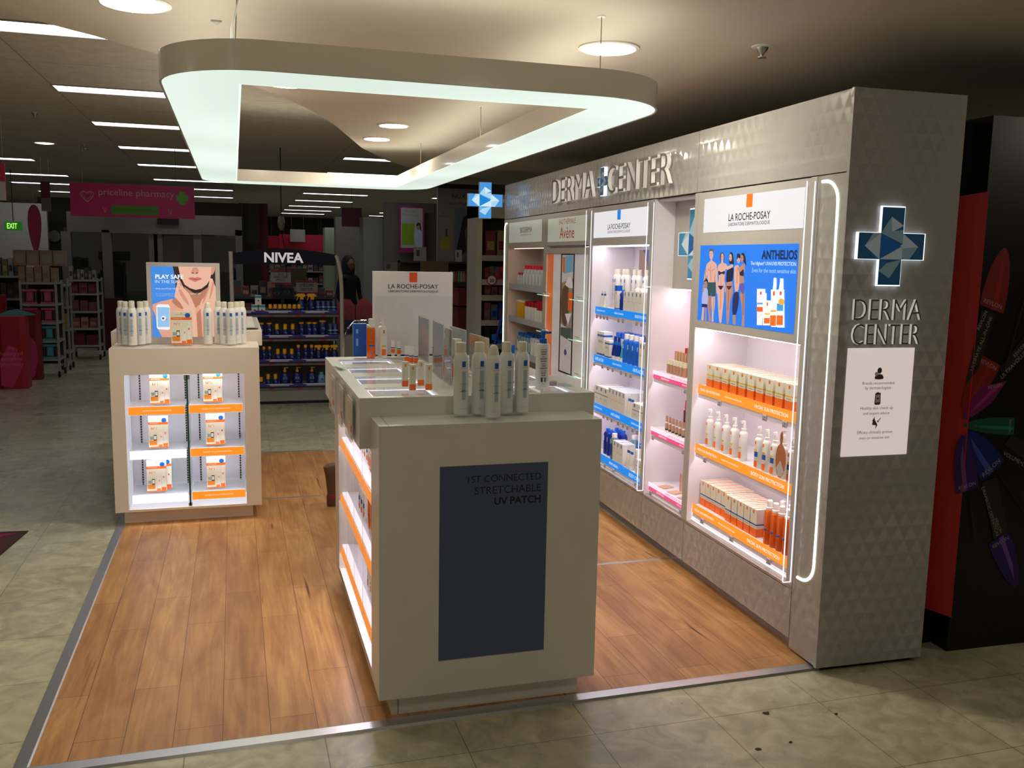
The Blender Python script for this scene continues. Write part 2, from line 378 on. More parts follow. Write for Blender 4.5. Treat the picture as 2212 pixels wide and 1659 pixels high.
# ceilings: booth bulkhead (plaster, wavy edge) and the shop ceiling beyond
ZB, ZS = 2.48, 2.75
PLAS = mat('painted_plaster_ceiling', (206, 196, 180), 0.8, var=0.03)
edge_px = [(-900, -140), (-500, -95), (-200, -30), (0, 16), (73, 43), (163, 67), (203, 77), (260, 94), (338, 115), (430, 143), (527, 177), (602, 207), (651, 228), (692, 250), (724, 271), (753, 295), (781, 319), (834, 346), (900, 367), (985, 380), (1085, 388), (1200, 392)]
edge = [atz(x, y, ZB) for x, y in edge_px]
pts = [(p.x, p.y) for p in edge]
pts = [(-13, pts[0][1]-0.6)] + pts + [(9, pts[-1][1]+0.4), (9, -7), (-13, -7)]
struct(MB().prism(pts, ZB, ZS+0.3, PLAS).build('ceiling_bulkhead'))
def ceil_mat():
    m = tile_mat('shop_ceiling_tiles', (206, 196, 180), (192, 182, 168), 0.6, (0.0, 0.0), 0.005)
    b = m.node_tree.nodes['Principled BSDF']
    for l in list(m.node_tree.links):
        if l.to_socket == b.inputs['Roughness'] or l.to_socket == b.inputs['Normal']: m.node_tree.links.remove(l)
    b.inputs['Roughness'].default_value = 0.85
    for n in m.node_tree.nodes:
        if n.type == 'TEX_BRICK': n.inputs['Color2'].default_value = (0.97, 0.97, 0.97, 1); n.inputs['Brick Width'].default_value = 1.2; n.inputs['Mortar'].default_value = (.55, .55, .55, 1); n.inputs['Row Height'].default_value = 0.92
    return m
struct(MB().box(-14, 2, ZS, 9, 34, ZS+0.06, ceil_mat()).build('ceiling_shop'))
WALLG = mat('shop_wall_paint', (120, 118, 112), 0.7)
WALLD = mat('shop_wall_dark', (58, 54, 50), 0.7)
struct(MB().box(-14, 29.5, 0, 9, 29.6, ZS, WALLD).build('wall_back'))
struct(MB().box(-14.1, -7, 0, -14, 34, ZS, WALLD).build('wall_left'))
struct(MB().box(9, -7, 0, 9.1, 34, ZS, WALLD).build('wall_right'))
# partition behind the display wall
struct(MB().prism([tuple(Wp(0.95, 0.50, 0)[:2]), tuple(Wp(0.95, 0.62, 0)[:2]), tuple(Wp(5.0, 0.62, 0)[:2]), tuple(Wp(5.0, 0.50, 0)[:2])], 0, 2.18, mat('partition_paint', (150, 138, 124), 0.8)).build('wall_partition'))

# ---- recessed downlights
def downlight(px, py, z, r, L, label, loc=None, col=(255, 246, 226), dome=0.017):
    p = Vector(loc) if loc else atz(px, py, z); p.z = z
    t = thing('downlight', label, 'ceiling light', p, 0, 'recessed round downlights')
    m_ = MB(); m_.lathe([(r, 0.0), (r*1.02, -0.006), (r*0.9, -0.009), (r*0.86, -0.002)], PLW, 32, cap=False); m_.build('frame', t, smooth=40)
    m_ = MB(); m_.lathe([(r*0.86, -0.004), (r*0.74, -dome*0.6), (r*0.45, -dome*0.9), (0.001, -dome)], glow('downlight_lens_%d' % int(L*10), col, L), 32, cap=False); m_.build('lens', t, smooth=60)
    return t
downlight(289, 5, ZB, 0.125, L_DOWN, 'large round downlight above the front corner of the hanging light ring, cut by frame')
downlight(1315, 103, ZB, 0.125, L_DOWN*1.3, 'bright round downlight glowing on the ceiling above the right end of the light ring')
downlight(850, 270, ZB, 0.105, L_DOWN, 'round downlight seen through the ring, the farther right of the close pair')
downlight(814, 299, ZB, 0.105, L_DOWN, 'round downlight seen through the ring, next to the wavy ceiling edge')
downlight(618, 180, ZB, 0.105, L_DOWN, 'round downlight half hidden behind the front rim of the light ring')
downlight(96, 308, ZS, 0.11, 3.0, 'small round downlight in the dark shop ceiling among the strip panels')
for i, (x, y) in enumerate([(-1.6, 0.9), (1.4, 0.5), (4.4, 1.7), (0.2, -2.6), (-2.5, 3.0), (5.7, 3.3)]):  # unseen mall downlights, added to fill the floor, fronts and ceiling
    downlight(0, 0, ZB, 0.11, L_MALL_FILL, 'unseen round mall downlight added out of view as fill light, ' + ORD[i] + ' of six', (x, y, ZB), col=(255, 243, 222), dome=0.07)

# ---- rectangular ceiling panels of the shop
ytab = [7.25, 9.1, 11.06, 13.15, 15.7, 17.7, 20.05, 22.4, 24.5, 26.5]
PCOL = glow('ceiling_panel_diffuser', (232, 236, 246), L_PANEL)
pan0 = None; n_p = 0
cols = [(-1.19, 0.0, 'left column seen over the banner', 0, 8), (1.28, 2.48, 'column seen through the ring', 2, 10), (-3.64, -2.45, 'column at the left edge', 3, 8), (3.75, 4.95, 'column behind the grey shop pillar', 4, 10)]
def ceiling_panel(x0, x1, y, label):
    global pan0
    if pan0 is None:
        t = thing('panel_light', label, 'ceiling light', (x0, y, ZS), 0, 'long ceiling panel lights')
        MB().box(0, 0, -0.004, 1.2, 0.25, 0.0, PCOL).build('diffuser', t)
        m_ = MB(); m_.box(-0.012, -0.012, -0.008, 1.212, 0, 0, SHELFM); m_.box(-0.012, 0.25, -0.008, 1.212, 0.262, 0, SHELFM); m_.box(-0.012, 0, -0.008, 0, 0.25, 0, SHELFM); m_.box(1.2, 0, -0.008, 1.212, 0.25, 0, SHELFM); m_.build('frame', t)
        pan0 = t; return t
    c = dup(pan0); c.location = (x0, y, ZS); c['label'] = label; return c
for ci, (x0, x1, nm, a, b_) in enumerate(cols):
    for k in range(a, b_):
        ceiling_panel(x0, x1, ytab[k], 'long white ceiling panel light, %s counting away in the %s' % (ORD[k-a], nm))
ceiling_panel(-1.19, 0, 5.35, 'big ceiling panel light at the top edge, cut off by the wavy bulkhead')

# ---- sprinkler, fittings
def sprinkler(px, py, z, label, r=0.045):
    p = atz(px, py, z); t = thing('sprinkler', label, 'sprinkler', (p.x, p.y, z))
    MB().lathe([(r, 0), (r*0.95, -0.004), (r*0.5, -0.006)], PLW, 20).build('rose', t, smooth=40)
    MB().lathe([(0.026, -0.004), (0.020, -0.018), (0.008, -0.03), (0.006, -0.04), (0.018, -0.043), (0.018, -0.046)], STEEL, 16).build('head', t, smooth=40)
sprinkler(1647, 100, ZB, 'chrome sprinkler head in the plaster ceiling right of the bright downlight')
sprinkler(75, 243, ZS, 'sprinkler head hanging from the dark shop ceiling above the small downlight', 0.03)
sprinkler(182, 312, ZS, 'tiny sprinkler head in the shop ceiling right of the small downlight', 0.02)
p = atz(467, 44, ZB); t = thing('ceiling_clip', 'small wire clip on the plaster ceiling left of the ring cable', 'clip', (p.x, p.y, ZB))
MB().box(-0.02, -0.006, -0.006, 0.02, 0.006, 0, SHELFM).build('plate', t); MB().tube([(-0.015, 0, -0.006), (0, 0.004, -0.016), (0.016, 0, -0.006)], 0.002, STEEL).build('hook', t)

# ================================================================== hanging light ring
def rrect(x0, y0, x1, y1, r, n=10):
    out = []
    for cx, cy, a0 in ((x1-r, y1-r, 0), (x0+r, y1-r, 90), (x0+r, y0+r, 180), (x1-r, y0+r, 270)):
        for i in range(n+1):
            a = math.radians(a0+90*i/n); out.append((cx+r*math.cos(a), cy+r*math.sin(a)))
    return out
RX0, RX1, RY0, RY1, ZR, ZRT = -0.222, 1.535, 2.955, 7.70, 2.150, 2.240
IX0, IX1, IY0, IY1 = 0.037, 1.262, 3.23, 7.42
ring = thing('ring_light', 'large rounded rectangular light ring hanging on wires above the counters', 'pendant light', ((RX0+RX1)/2, (RY0+RY1)/2, ZR))
RO = ring.location
FASC = mat('glossy_cream_fascia', (246, 240, 226), 0.14, coat=0.6)
outer = rrect(RX0, RY0, RX1, RY1, 0.34); n = len(outer)
def ring_wall(mb, pts, z0, z1, m):
    k = len(pts); vs = [(p[0], p[1], z0) for p in pts]+[(p[0], p[1], z1) for p in pts]
    mb.add(vs, [(i, (i+1) % k, k+(i+1) % k, k+i) for i in range(k)], m)
mb = MB(RO); ring_wall(mb, outer, ZR, ZRT, FASC); o2 = rrect(RX0+0.008, RY0+0.008, RX1-0.008, RY1-0.008, 0.33); ring_wall(mb, o2, ZR, ZRT, FASC)
k = n; vs = [(p[0], p[1], ZR) for p in outer]+[(p[0], p[1], ZR) for p in o2]; mb.add(vs, [(i, (i+1) % k, k+(i+1) % k, k+i) for i in range(k)], GREYP)
mb.build('outer_fascia', ring, smooth=30)
inner = [(IX1, IY1), (IX0, IY1), (IX0, IY0), (IX1, IY0)]
mb = MB(RO); mb.box(IX0, IY0, ZR+0.002, IX1, IY0-0.008, ZRT, FASC); mb.box(IX0, IY1, ZR+0.002, IX1, IY1+0.008, ZRT, FASC); mb.box(IX0-0.008, IY0-0.008, ZR+0.002, IX0, IY1+0.008, ZRT, FASC); mb.box(IX1, IY0-0.008, ZR+0.002, IX1+0.008, IY1+0.008, ZRT, FASC)
mb.build('inner_fascia', ring)
def annulus(mb, z, m):
    # four trapezoid fans between outer rounded outline and inner rectangle
    nn = 11; q = [outer[i*nn:(i+1)*nn] for i in range(4)]; inn = inner
    for i in range(4):
        c = inn[i]
        for j in range(nn-1):
            mb.add([(*c, z), (*q[i][j], z), (*q[i][j+1], z)], [(0, 1, 2)], m)
        a, b_ = q[i][-1], q[(i+1) % 4][0]; d = inn[(i+1) % 4]
        mb.add([(*c, z), (*a, z), (*b_, z), (*d, z)], [(0, 1, 2, 3)], m)
def ring_glow():
    m = bpy.data.materials.new('ring_diffuser'); m.use_nodes = True; nt = m.node_tree; N = nt.nodes; b = N['Principled BSDF']
    b.inputs['Base Color'].default_value = (0.3, 0.3, 0.3, 1); b.inputs['Roughness'].default_value = 0.5
    b.inputs['Emission Color'].default_value = (*lin((226, 246, 234)), 1)
    tc = N.new('ShaderNodeTexCoord'); ns = N.new('ShaderNodeTexNoise'); ns.inputs['Scale'].default_value = 1.1; ns.inputs['Detail'].default_value = 0
    nt.links.new(tc.outputs['Object'], ns.inputs[0]); mr = N.new('ShaderNodeMapRange'); mr.inputs[1].default_value = 0.3; mr.inputs[2].default_value = 0.7
    mr.inputs[3].default_value = L_RING*0.9; mr.inputs[4].default_value = L_RING*1.1; nt.links.new(ns.outputs[0], mr.inputs[0]); nt.links.new(mr.outputs[0], b.inputs['Emission Strength'])
    return m
mb = MB(RO); annulus(mb, ZR+0.002, ring_glow()); mb.build('diffuser', ring)
mb = MB(RO); annulus(mb, ZRT-0.002, glow('ring_top_fill_glow', (232, 226, 206), L_FILL_UP)); mb.build('top_fill_plate', ring)  # unseen glowing top added to throw fill light on the ceiling
WIRE = mat('steel_wire', (150, 145, 135), 0.35, metal=0.8)
for (x, y) in ((1.30, 3.22), (1.42, 7.2), (0.05, 7.56), (1.40, 5.3)):
    MB(RO).tube([(x, y, ZRT-0.002), (x, y, ZB if y < 6.4 else ZS)], 0.0018, WIRE, 6).build('suspension_wire', ring)
    MB(RO).lathe([(0.016, (ZB if y < 6.4 else ZS)-0.004), (0.016, (ZB if y < 6.4 else ZS))], PLW, 12, x, y).build('ceiling_rose', ring)
cx_ = 0.02; mb = MB(RO)
mb.tube([(cx_, 3.12, ZRT-0.002), (cx_, 3.12, ZRT+0.03), (cx_+0.012, 3.12, ZB)], 0.0018, WIRE, 6).build('suspension_wire', ring)
MB(RO).tube([(cx_-0.012, 3.12, ZRT-0.002), (cx_-0.01, 3.12, ZRT+0.06), (cx_+0.02, 3.12, ZB-0.06), (cx_+0.03, 3.12, ZB)], 0.0035, PLW, 8).build('power_cable', ring)
MB(RO).box(cx_+0.045, 3.10, ZRT, cx_+0.075, 3.12, ZRT+0.006, GRAYD).build('bracket', ring)
# ================================================================== products (front faces -Y)
def arc(mb, r, z0, z1, a, da, m, n=6, sx=1, sy=1):
    """curved patch on a cylinder, centred on the front turned by a (deg), half angle da"""
    vs = []
    for i in range(n+1):
        t = math.radians(-90+a-da+2*da*i/n); vs += [(r*math.cos(t)*sx, r*math.sin(t)*sy, z0), (r*math.cos(t)*sx, r*math.sin(t)*sy, z1)]
    mb.add(vs, [(2*i, 2*i+2, 2*i+3, 2*i+1) for i in range(n)], m); return mb
def ctext(parent, s, r, z, width=None, height=None, m=TXT, bold=0.0, a=0.0):
    me, lo, hi = text_mesh(s, 0.0, bold); me2 = me.copy(); k = (width/(hi[0]-lo[0])) if width else (height/(hi[1]-lo[1]))
    cx, cy = (lo[0]+hi[0])/2, (lo[1]+hi[1])/2
    for v in me2.vertices:
        x = (v.co.x-cx)*k; t = x/r + math.radians(a); v.co = (r*math.sin(t), -r*math.cos(t), z+(v.co.y-cy)*k)
    me2.materials.clear(); me2.materials.append(m)
    o = bpy.data.objects.new('lettering', me2); COL.objects.link(o); o.parent = parent; return o
CANW = mat('satin_white_aluminium', (234, 234, 230), 0.28, coat=0.3)
CAPW = mat('cream_cap', (228, 222, 200), 0.38)
BAND = mat('blue_grey_print', (176, 190, 202), 0.35)
CARD = mat('white_carton', (238, 236, 230), 0.5)
CREAM = mat('cream_carton', (232, 228, 208), 0.5)
ORC = mat('orange_carton', (250, 118, 34), 0.45)
OIL = mat('orange_oil_bottle', (255, 120, 20), 0.12, trans=0.35, coat=0.5)
NAVY = mat('navy_plastic', (22, 32, 108), 0.28)
YEL = mat('yellow_plastic', (250, 178, 20), 0.35)
SKYB = mat('light_blue_plastic', (120, 176, 222), 0.3)
BLUEP = mat('blue_plastic', (16, 104, 214), 0.3)
NIGHT = mat('deep_blue_plastic', (10, 44, 150), 0.3)
BEIGE = mat('beige_foundation', (186, 138, 112), 0.35)
REDP = mat('pink_red_plastic', (226, 40, 74), 0.35)
REDC = mat('red_carton', (190, 26, 40), 0.45)
PINKC = mat('pink_carton', (198, 96, 130), 0.5)
TEALC = mat('teal_carton', (70, 160, 180), 0.5)
PALEB = mat('pale_bottle', (206, 214, 214), 0.2, trans=0.2)
MAROON = mat('maroon_carton', (96, 22, 34), 0.45)
GREENC = mat('green_carton', (96, 140, 60), 0.5)
TURQ = mat('turquoise_plastic', (60, 190, 200), 0.3)

def b_can(cap='round'):
    r = 0.0262; o = MB().lathe([(r-0.0015, 0), (r, 0.003), (r, 0.186), (r*0.96, 0.196), (r*0.84, 0.206), (r*0.66, 0.214), (0.0162, 0.2165)], CANW, 28).build('spray_can', smooth=35)
    m = MB()
    if cap == 'round': m.lathe([(0.0168, 0.2135), (0.0168, 0.246), (0.016, 0.249), (0.013, 0.2505)], CAPW, 24)
    else: m.lathe([(0.0185, 0.2135), (0.0185, 0.219), (0.0165, 0.222), (0.0165, 0.226), (0.0155, 0.229), (0.0145, 0.237), (0.0105, 0.244), (0.006, 0.247)], CAPW, 24)
    m.build('cap', o, smooth=35)
    m = MB(); arc(m, r+0.0003, 0.166, 0.186, 0, 15.5, BLU_M); m.build('blue_square', o)
    m = MB(); arc(m, r+0.0002, 0.052, 0.152, 0, 15, BAND); m.build('label', o)
    ctext(o, 'LA ROCHE-POSAY', r+0.0005, 0.161, width=0.030, m=TXG, bold=0.01); ctext(o, 'EAU THERMALE', r+0.0005, 0.107, width=0.025, m=TXG, bold=0.02)
    ctext(o, 'THERMAL\nSPRING WATER', r+0.0005, 0.083, width=0.024, m=TXT, bold=0.02); ctext(o, '300 ml - 10.1 fl. oz', r+0.0005, 0.020, width=0.026, m=TXG)
    return o
def b_carton(name, w, d, h, base, bands, logo=None, lc=ORG_M, text=None, tcol=TXT, tz=0.2, tw=0.7, top=None):
    """upright carton; bands = [(z0, z1, material)] as fractions of the height"""
    cuts = sorted(set([0, 1]+[b[0] for b in bands]+[b[1] for b in bands])); m = MB()
    for a, b in zip(cuts[:-1], cuts[1:]):
        mm = base
        for z0, z1, bm_ in bands:
            if a >= z0-1e-6 and b <= z1+1e-6: mm = bm_
        m.box(-w/2, -d/2, a*h, w/2, d/2, b*h, mm)
    if top: m.box(-w*0.07, -d/2+0.0004, h, w*0.07, d/2-0.0004, h+0.0004, top)
    o = m.build(name)
    if logo:
        q = MB(); q.box(-w*0.11, -d/2-0.0004, h*logo[0], w*0.11, -d/2, h*logo[1], lc); q.build('logo_square', o)
    if text:
        letters('lettering', o, text, (0, -d/2-0.0005, h*tz), FACE_FRONT, tcol, width=w*tw)
    return o
def b_n1():
    w, d, h = 0.110, 0.042, 0.192; m = MB(); m.box(-w/2, -d/2, 0, w/2, d/2, h, CREAM); o = m.build('boxed_kit')
    y = -d/2; q = MB()
    q.box(-w/2, y-0.0004, h*0.75, w/2, y, h*0.83, ORG_M); q.box(-w/2, y-0.0004, 0, w/2, y, h*0.035, ORG_M)
    q.box(-w*0.46, y-0.0004, h*0.09, -w*0.08, y, h*0.24, mat('amber_print', (226, 140, 50), 0.5)); q.box(0.0, y-0.0004, h*0.035, w*0.19, y, h*0.1, mat('coral_print', (238, 120, 80), 0.5)); q.box(w*0.24, y-0.0004, h*0.035, w*0.48, y, h*0.14, ORG_M)
    q.box(-w*0.25, y-0.0006, h*0.24, -w*0.09, y, h*0.42, TXT); q.box(-w*0.23, y-0.0008, h*0.27, -w*0.11, y, h*0.39, CARD)
    q.box(-w*0.43, y-0.0004, h*0.27, -w*0.27, y, h*0.37, mat('grey_blue_print', (150, 170, 172), 0.5))
    q.box(w*0.07, y-0.0006, h*0.1, w*0.2, y, h*0.48, CARD); q.box(w*0.27, y-0.0006, h*0.14, w*0.44, y, h*0.56, CARD); q.box(w*0.33, y-0.0006, h*0.56, w*0.38, y, h*0.68, CARD)
    q.box(w*0.11, y-0.0008, h*0.33, w*0.16, y, h*0.38, ORG_M); q.box(w*0.32, y-0.0008, h*0.44, w*0.39, y, h*0.50, ORG_M)
    q.box(-w*0.02, y-0.0008, h*0.94, w*0.02, y, h*0.97, ORG_M)
    q.build('front_print', o)
    q = MB(); q.add([(w*0.30+0.014*math.cos(2*PI*i/20), y-0.0009, h*0.89+0.014*math.sin(2*PI*i/20)) for i in range(20)], [tuple(range(20))], BLU_M); q.build('round_sticker', o)
    letters('lettering', o, 'N°1', (-w*0.22, y-0.0006, h*0.63), FACE_FRONT, ORG_M, height=0.016)
    letters('lettering', o, 'LA ROCHE-POSAY', (-w*0.05, y-0.0006, h*0.91), FACE_FRONT, TXG, width=0.05)
    letters('lettering', o, 'ANTHELIOS', (-w*0.2, y-0.0006, h*0.79), FACE_FRONT, CARD, width=0.05)
    return o
def b_bottle(name, prof, body, capprof, cap, sx=1.0, sy=1.0, marks=(), seg=18, texts=()):
    o = MB().lathe(prof, body, seg, sx=sx, sy=sy).build(name, smooth=35)
    MB().lathe(capprof, cap, seg).build('cap', o, smooth=35)
    if marks:
        q = MB()
        for (z0, z1, da, m_) in marks: 
            r = max(p[0] for p in prof); arc(q, r+0.0004, z0, z1, 0, da, m_, sx=sx, sy=sy)
        q.build('label', o)
    for (s, z, wd, m_) in texts: ctext(o, s, max(p[0] for p in prof)+0.0006, z, width=wd, m=m_)
    return o
def b_sunspray():
    o = b_bottle('sunscreen_spray', [(0.019, 0), (0.0205, 0.004), (0.0205, 0.124), (0.018, 0.133), (0.012, 0.139)], CARD, [(0.012, 0.137), (0.012, 0.151), (0.009, 0.153), (0.009, 0.163), (0.007, 0.186), (0.005, 0.19)], PLW,
        marks=[(0.012, 0.042, 34, ORC), (0.058, 0.066, 34, GOLD), (0.108, 0.122, 12, ORG_M)], texts=[('LA ROCHE-POSAY', 0.101, 0.022, TXG), ('ANTHELIOS XL', 0.049, 0.02, TXT)])
    MB().prism([(-0.005, -0.016), (0.005, -0.016), (0.005, 0.004), (-0.005, 0.004)], 0.176, 0.188, PLW).build('nozzle', o); return o
def b_kids():
    o = b_bottle('kids_sunscreen_spray', [(0.019, 0), (0.0205, 0.004), (0.0205, 0.13), (0.018, 0.139), (0.012, 0.145)], CARD, [(0.012, 0.143), (0.012, 0.157), (0.009, 0.159), (0.009, 0.17), (0.007, 0.192), (0.005, 0.196)], PLW,
        marks=[(0.006, 0.036, 40, ORC), (0.054, 0.078, 44, BLU_M), (0.078, 0.090, 30, GOLD), (0.112, 0.128, 14, ORG_M)], texts=[('LA ROCHE-POSAY', 0.105, 0.02, TXG), ('DERMO-PEDIATRICS', 0.045, 0.024, TXT)])
    MB().prism([(-0.005, -0.014), (0.005, -0.014), (0.005, 0.004), (-0.005, 0.004)], 0.182, 0.194, PLW).build('nozzle', o); return o
def b_oil():
    return b_bottle('oil_bottle', [(0.0195, 0), (0.021, 0.004), (0.021, 0.145), (0.0165, 0.153), (0.0125, 0.157)], OIL, [(0.0165, 0.155), (0.0165, 0.166), (0.0125, 0.168), (0.012, 0.195), (0.009, 0.199)], PLW,
        marks=[(0.062, 0.07, 40, BLU_M)], texts=[('ANTHELIOS XL', 0.082, 0.026, TXT)])
def b_lotion():
    return b_bottle('lotion_bottle', [(0.021, 0), (0.0225, 0.004), (0.0225, 0.142), (0.018, 0.15), (0.011, 0.154)], PLW, [(0.0115, 0.152), (0.0115, 0.168), (0.008, 0.17), (0.006, 0.19)], PLW,
        marks=[(0.012, 0.042, 26, ORC), (0.052, 0.060, 26, GOLD), (0.118, 0.134, 9, ORG_M)], texts=[('LA ROCHE-POSAY', 0.11, 0.024, TXG)])
def b_pump():
    o = b_bottle('pump_bottle', [(0.024, 0), (0.0262, 0.005), (0.0262, 0.138), (0.024, 0.146), (0.0135, 0.150)], PLW, [(0.013, 0.149), (0.013, 0.163), (0.0065, 0.165), (0.0065, 0.176), (0.0095, 0.178), (0.0095, 0.188), (0.006, 0.191)], BLUEP, sx=1.0, sy=0.72)
    MB().prism([(0, -0.006), (0.031, -0.0045), (0.033, 0), (0.031, 0.0045), (0, 0.006)], 0.180, 0.187, BLUEP).build('spout', o)
    for i in range(13):
        q = MB(); arc(q, 0.0266, 0.128-i*0.0078, 0.130-i*0.0078+(0.002 if i % 3 else 0), -22, 28-(i % 4)*4, TXG, sx=1, sy=0.72); q.build('label_line', o)
    q = MB(); arc(q, 0.0266, 0.022, 0.036, -35, 6, TXT, sx=1, sy=0.72); arc(q, 0.0266, 0.022, 0.036, -8, 8, TXG, sx=1, sy=0.72); q.build('label', o)
    return o
def b_tube(name, w, h, body, cap, marks=(), cap_h=0.18, t=0.5):
    """squeeze tube standing on its cap, crimped flat end up"""
    seg = 16; m = MB(); rings = []
    def ring(z, a, b): return [(a*math.cos(2*PI*k/seg), b*math.sin(2*PI*k/seg), z) for k in range(seg)]
    lv = [(cap_h*h, w*0.46, w*0.46), (cap_h*h+0.006, w*0.5, w*0.48), (h*0.55, w*0.5, w*0.33), (h*0.95, w*0.52, 0.002), (h, w*0.52, 0.0015)]
    cuts = [(a, b, c) for a, b, c in marks]
    zs = [l[0] for l in lv] + [h*c[0] for c in cuts] + [h*c[1] for c in cuts]; zs = sorted(set(zs))
    def at(z):
        for i in range(len(lv)-1):
            if lv[i][0] <= z <= lv[i+1][0]+1e-9:
                t_ = (z-lv[i][0])/(lv[i+1][0]-lv[i][0]+1e-9); return ring(z, lv[i][1]+(lv[i+1][1]-lv[i][1])*t_, lv[i][2]+(lv[i+1][2]-lv[i][2])*t_)
        return ring(z, lv[-1][1], lv[-1][2])
    zs = [z for z in zs if z >= lv[0][0]]
    for a, b in zip(zs[:-1], zs[1:]):
        mm = body
        for c in cuts:
            if a >= h*c[0]-1e-6 and b <= h*c[1]+1e-6: mm = c[2]
        m.add(at(a)+at(b), [(k, (k+1) % seg, seg+(k+1) % seg, seg+k) for k in range(seg)], mm)
    m.add(at(zs[0]), [tuple(range(seg))], body); m.add(at(zs[-1]), [tuple(range(seg))], body)
    o = m.build(name, smooth=50)
    MB().lathe([(w*0.42, 0), (w*0.45, 0.002), (w*0.45, cap_h*h-0.001), (w*0.43, cap_h*h)], cap, seg).build('cap', o, smooth=40); return o
def b_trigger(body=NAVY, head=YEL, s=1.0):
    o = MB().lathe([(0.036, 0), (0.039, 0.006), (0.040, 0.07), (0.034, 0.105), (0.018, 0.128), (0.013, 0.134)], body, 20, sy=0.6).build('trigger_spray', smooth=40)
    m = MB(); pr = [(-0.052, 0.170), (-0.040, 0.186), (0.02, 0.188), (0.034, 0.172), (0.030, 0.160), (0.014, 0.158), (0.014, 0.134), (-0.012, 0.134), (-0.014, 0.156), (-0.036, 0.160)]
    k = len(pr); m.add([(x, -0.013, z) for x, z in pr]+[(x, 0.013, z) for x, z in pr], [tuple(range(k)), tuple(range(2*k-1, k-1, -1))]+[(i, (i+1) % k, k+(i+1) % k, k+i) for i in range(k)], head); m.build('spray_head', o)
    m = MB(); m.tube([(-0.034, 0, 0.160), (-0.040, 0, 0.142), (-0.046, 0, 0.126)], 0.004, head, 6); m.build('trigger', o)
    m = MB(); arc(m, 0.0404, 0.055, 0.062, 0, 16, SKYB, sy=0.6); arc(m, 0.0404, 0.03, 0.034, 0, 14, SKYB, sy=0.6); m.build('label', o)
    return o
def b_navy(r=0.026, h=0.15, cap_r=0.017, cap_h=0.04, cap=YEL, body=NAVY, sy=0.62, name='sun_lotion_bottle', marks=SKYB):
    o = b_bottle(name, [(r*0.92, 0), (r, 0.005), (r, h*0.72), (r*0.9, h*0.9), (cap_r*0.9, h)], body, [(cap_r, h-0.002), (cap_r, h+cap_h*0.85), (cap_r*0.86, h+cap_h)], cap, sx=1.0, sy=sy)
    q = MB(); arc(q, r+0.0006, h*0.60, h*0.66, 4, 20, marks, sy=sy); arc(q, r+0.0006, h*0.50, h*0.60, 18, 6, marks, sy=sy); arc(q, r+0.0006, h*0.28, h*0.31, 0, 20, marks, sy=sy); q.build('label', o); return o
def b_jug():
    o = MB().lathe([(0.052, 0), (0.056, 0.008), (0.057, 0.10), (0.048, 0.14), (0.030, 0.158), (0.016, 0.163)], NAVY, 22, sy=0.6).build('pump_lotion_bottle', smooth=40)
    MB().lathe([(0.017, 0.161), (0.017, 0.182), (0.008, 0.186), (0.007, 0.202), (0.014, 0.204), (0.014, 0.212)], YEL, 14).build('pump', o, smooth=40)
    MB().box(-0.004, -0.008, 0.205, 0.036, 0.008, 0.212, YEL).build('spout', o)
    q = MB(); arc(q, 0.0576, 0.085, 0.105, 0, 22, SKYB, sy=0.6); arc(q, 0.0578, 0.09, 0.1, 0, 15, NAVY, sy=0.6); arc(q, 0.0576, 0.05, 0.056, 0, 18, SKYB, sy=0.6); q.build('label', o); return o
def b_compact():
    o = MB().box(-0.03, -0.034, 0, 0.03, 0.034, 0.006, mat('rose_card', (214, 176, 158), 0.4)).build('sample_card')
    MB().box(-0.018, -0.026, 0.006, 0.018, 0.026, 0.0065, mat('nude_print', (222, 172, 138), 0.5)).build('swatch', o); return o
def b_striped(name, w, d, h, base, stripe, n=3):
    m = MB(); 
    for i in range(n):
        a, b = -w/2+w*i/n, -w/2+w*(i+1)/n; m.box(a, -d/2, 0, a+(b-a)*0.16, d/2, h, stripe); m.box(a+(b-a)*0.16, -d/2, 0, b, d/2, h, base)
    return m.build(name)
def b_found():
    o = b_bottle('foundation_bottle', [(0.0105, 0), (0.0125, 0.004), (0.0125, 0.044), (0.010, 0.050)], BEIGE, [(0.0128, 0.049), (0.0128, 0.074), (0.012, 0.076)], CAPW, sy=0.8); return o
def b_simple(name, w, d, h, base, lab=None, capm=None, lidh=0.0):
    m = MB(); m.box(-w/2, -d/2, 0, w/2, d/2, h, base); o = m.build(name)
    if lab: MB().box(-w*0.38, -d/2-0.0006, h*0.25, w*0.38, -d/2, h*0.72, lab).build('label', o)
    if capm: MB().box(-w*0.3, -d*0.3, h, w*0.3, d*0.3, h+lidh, capm).build('cap', o)
    return o
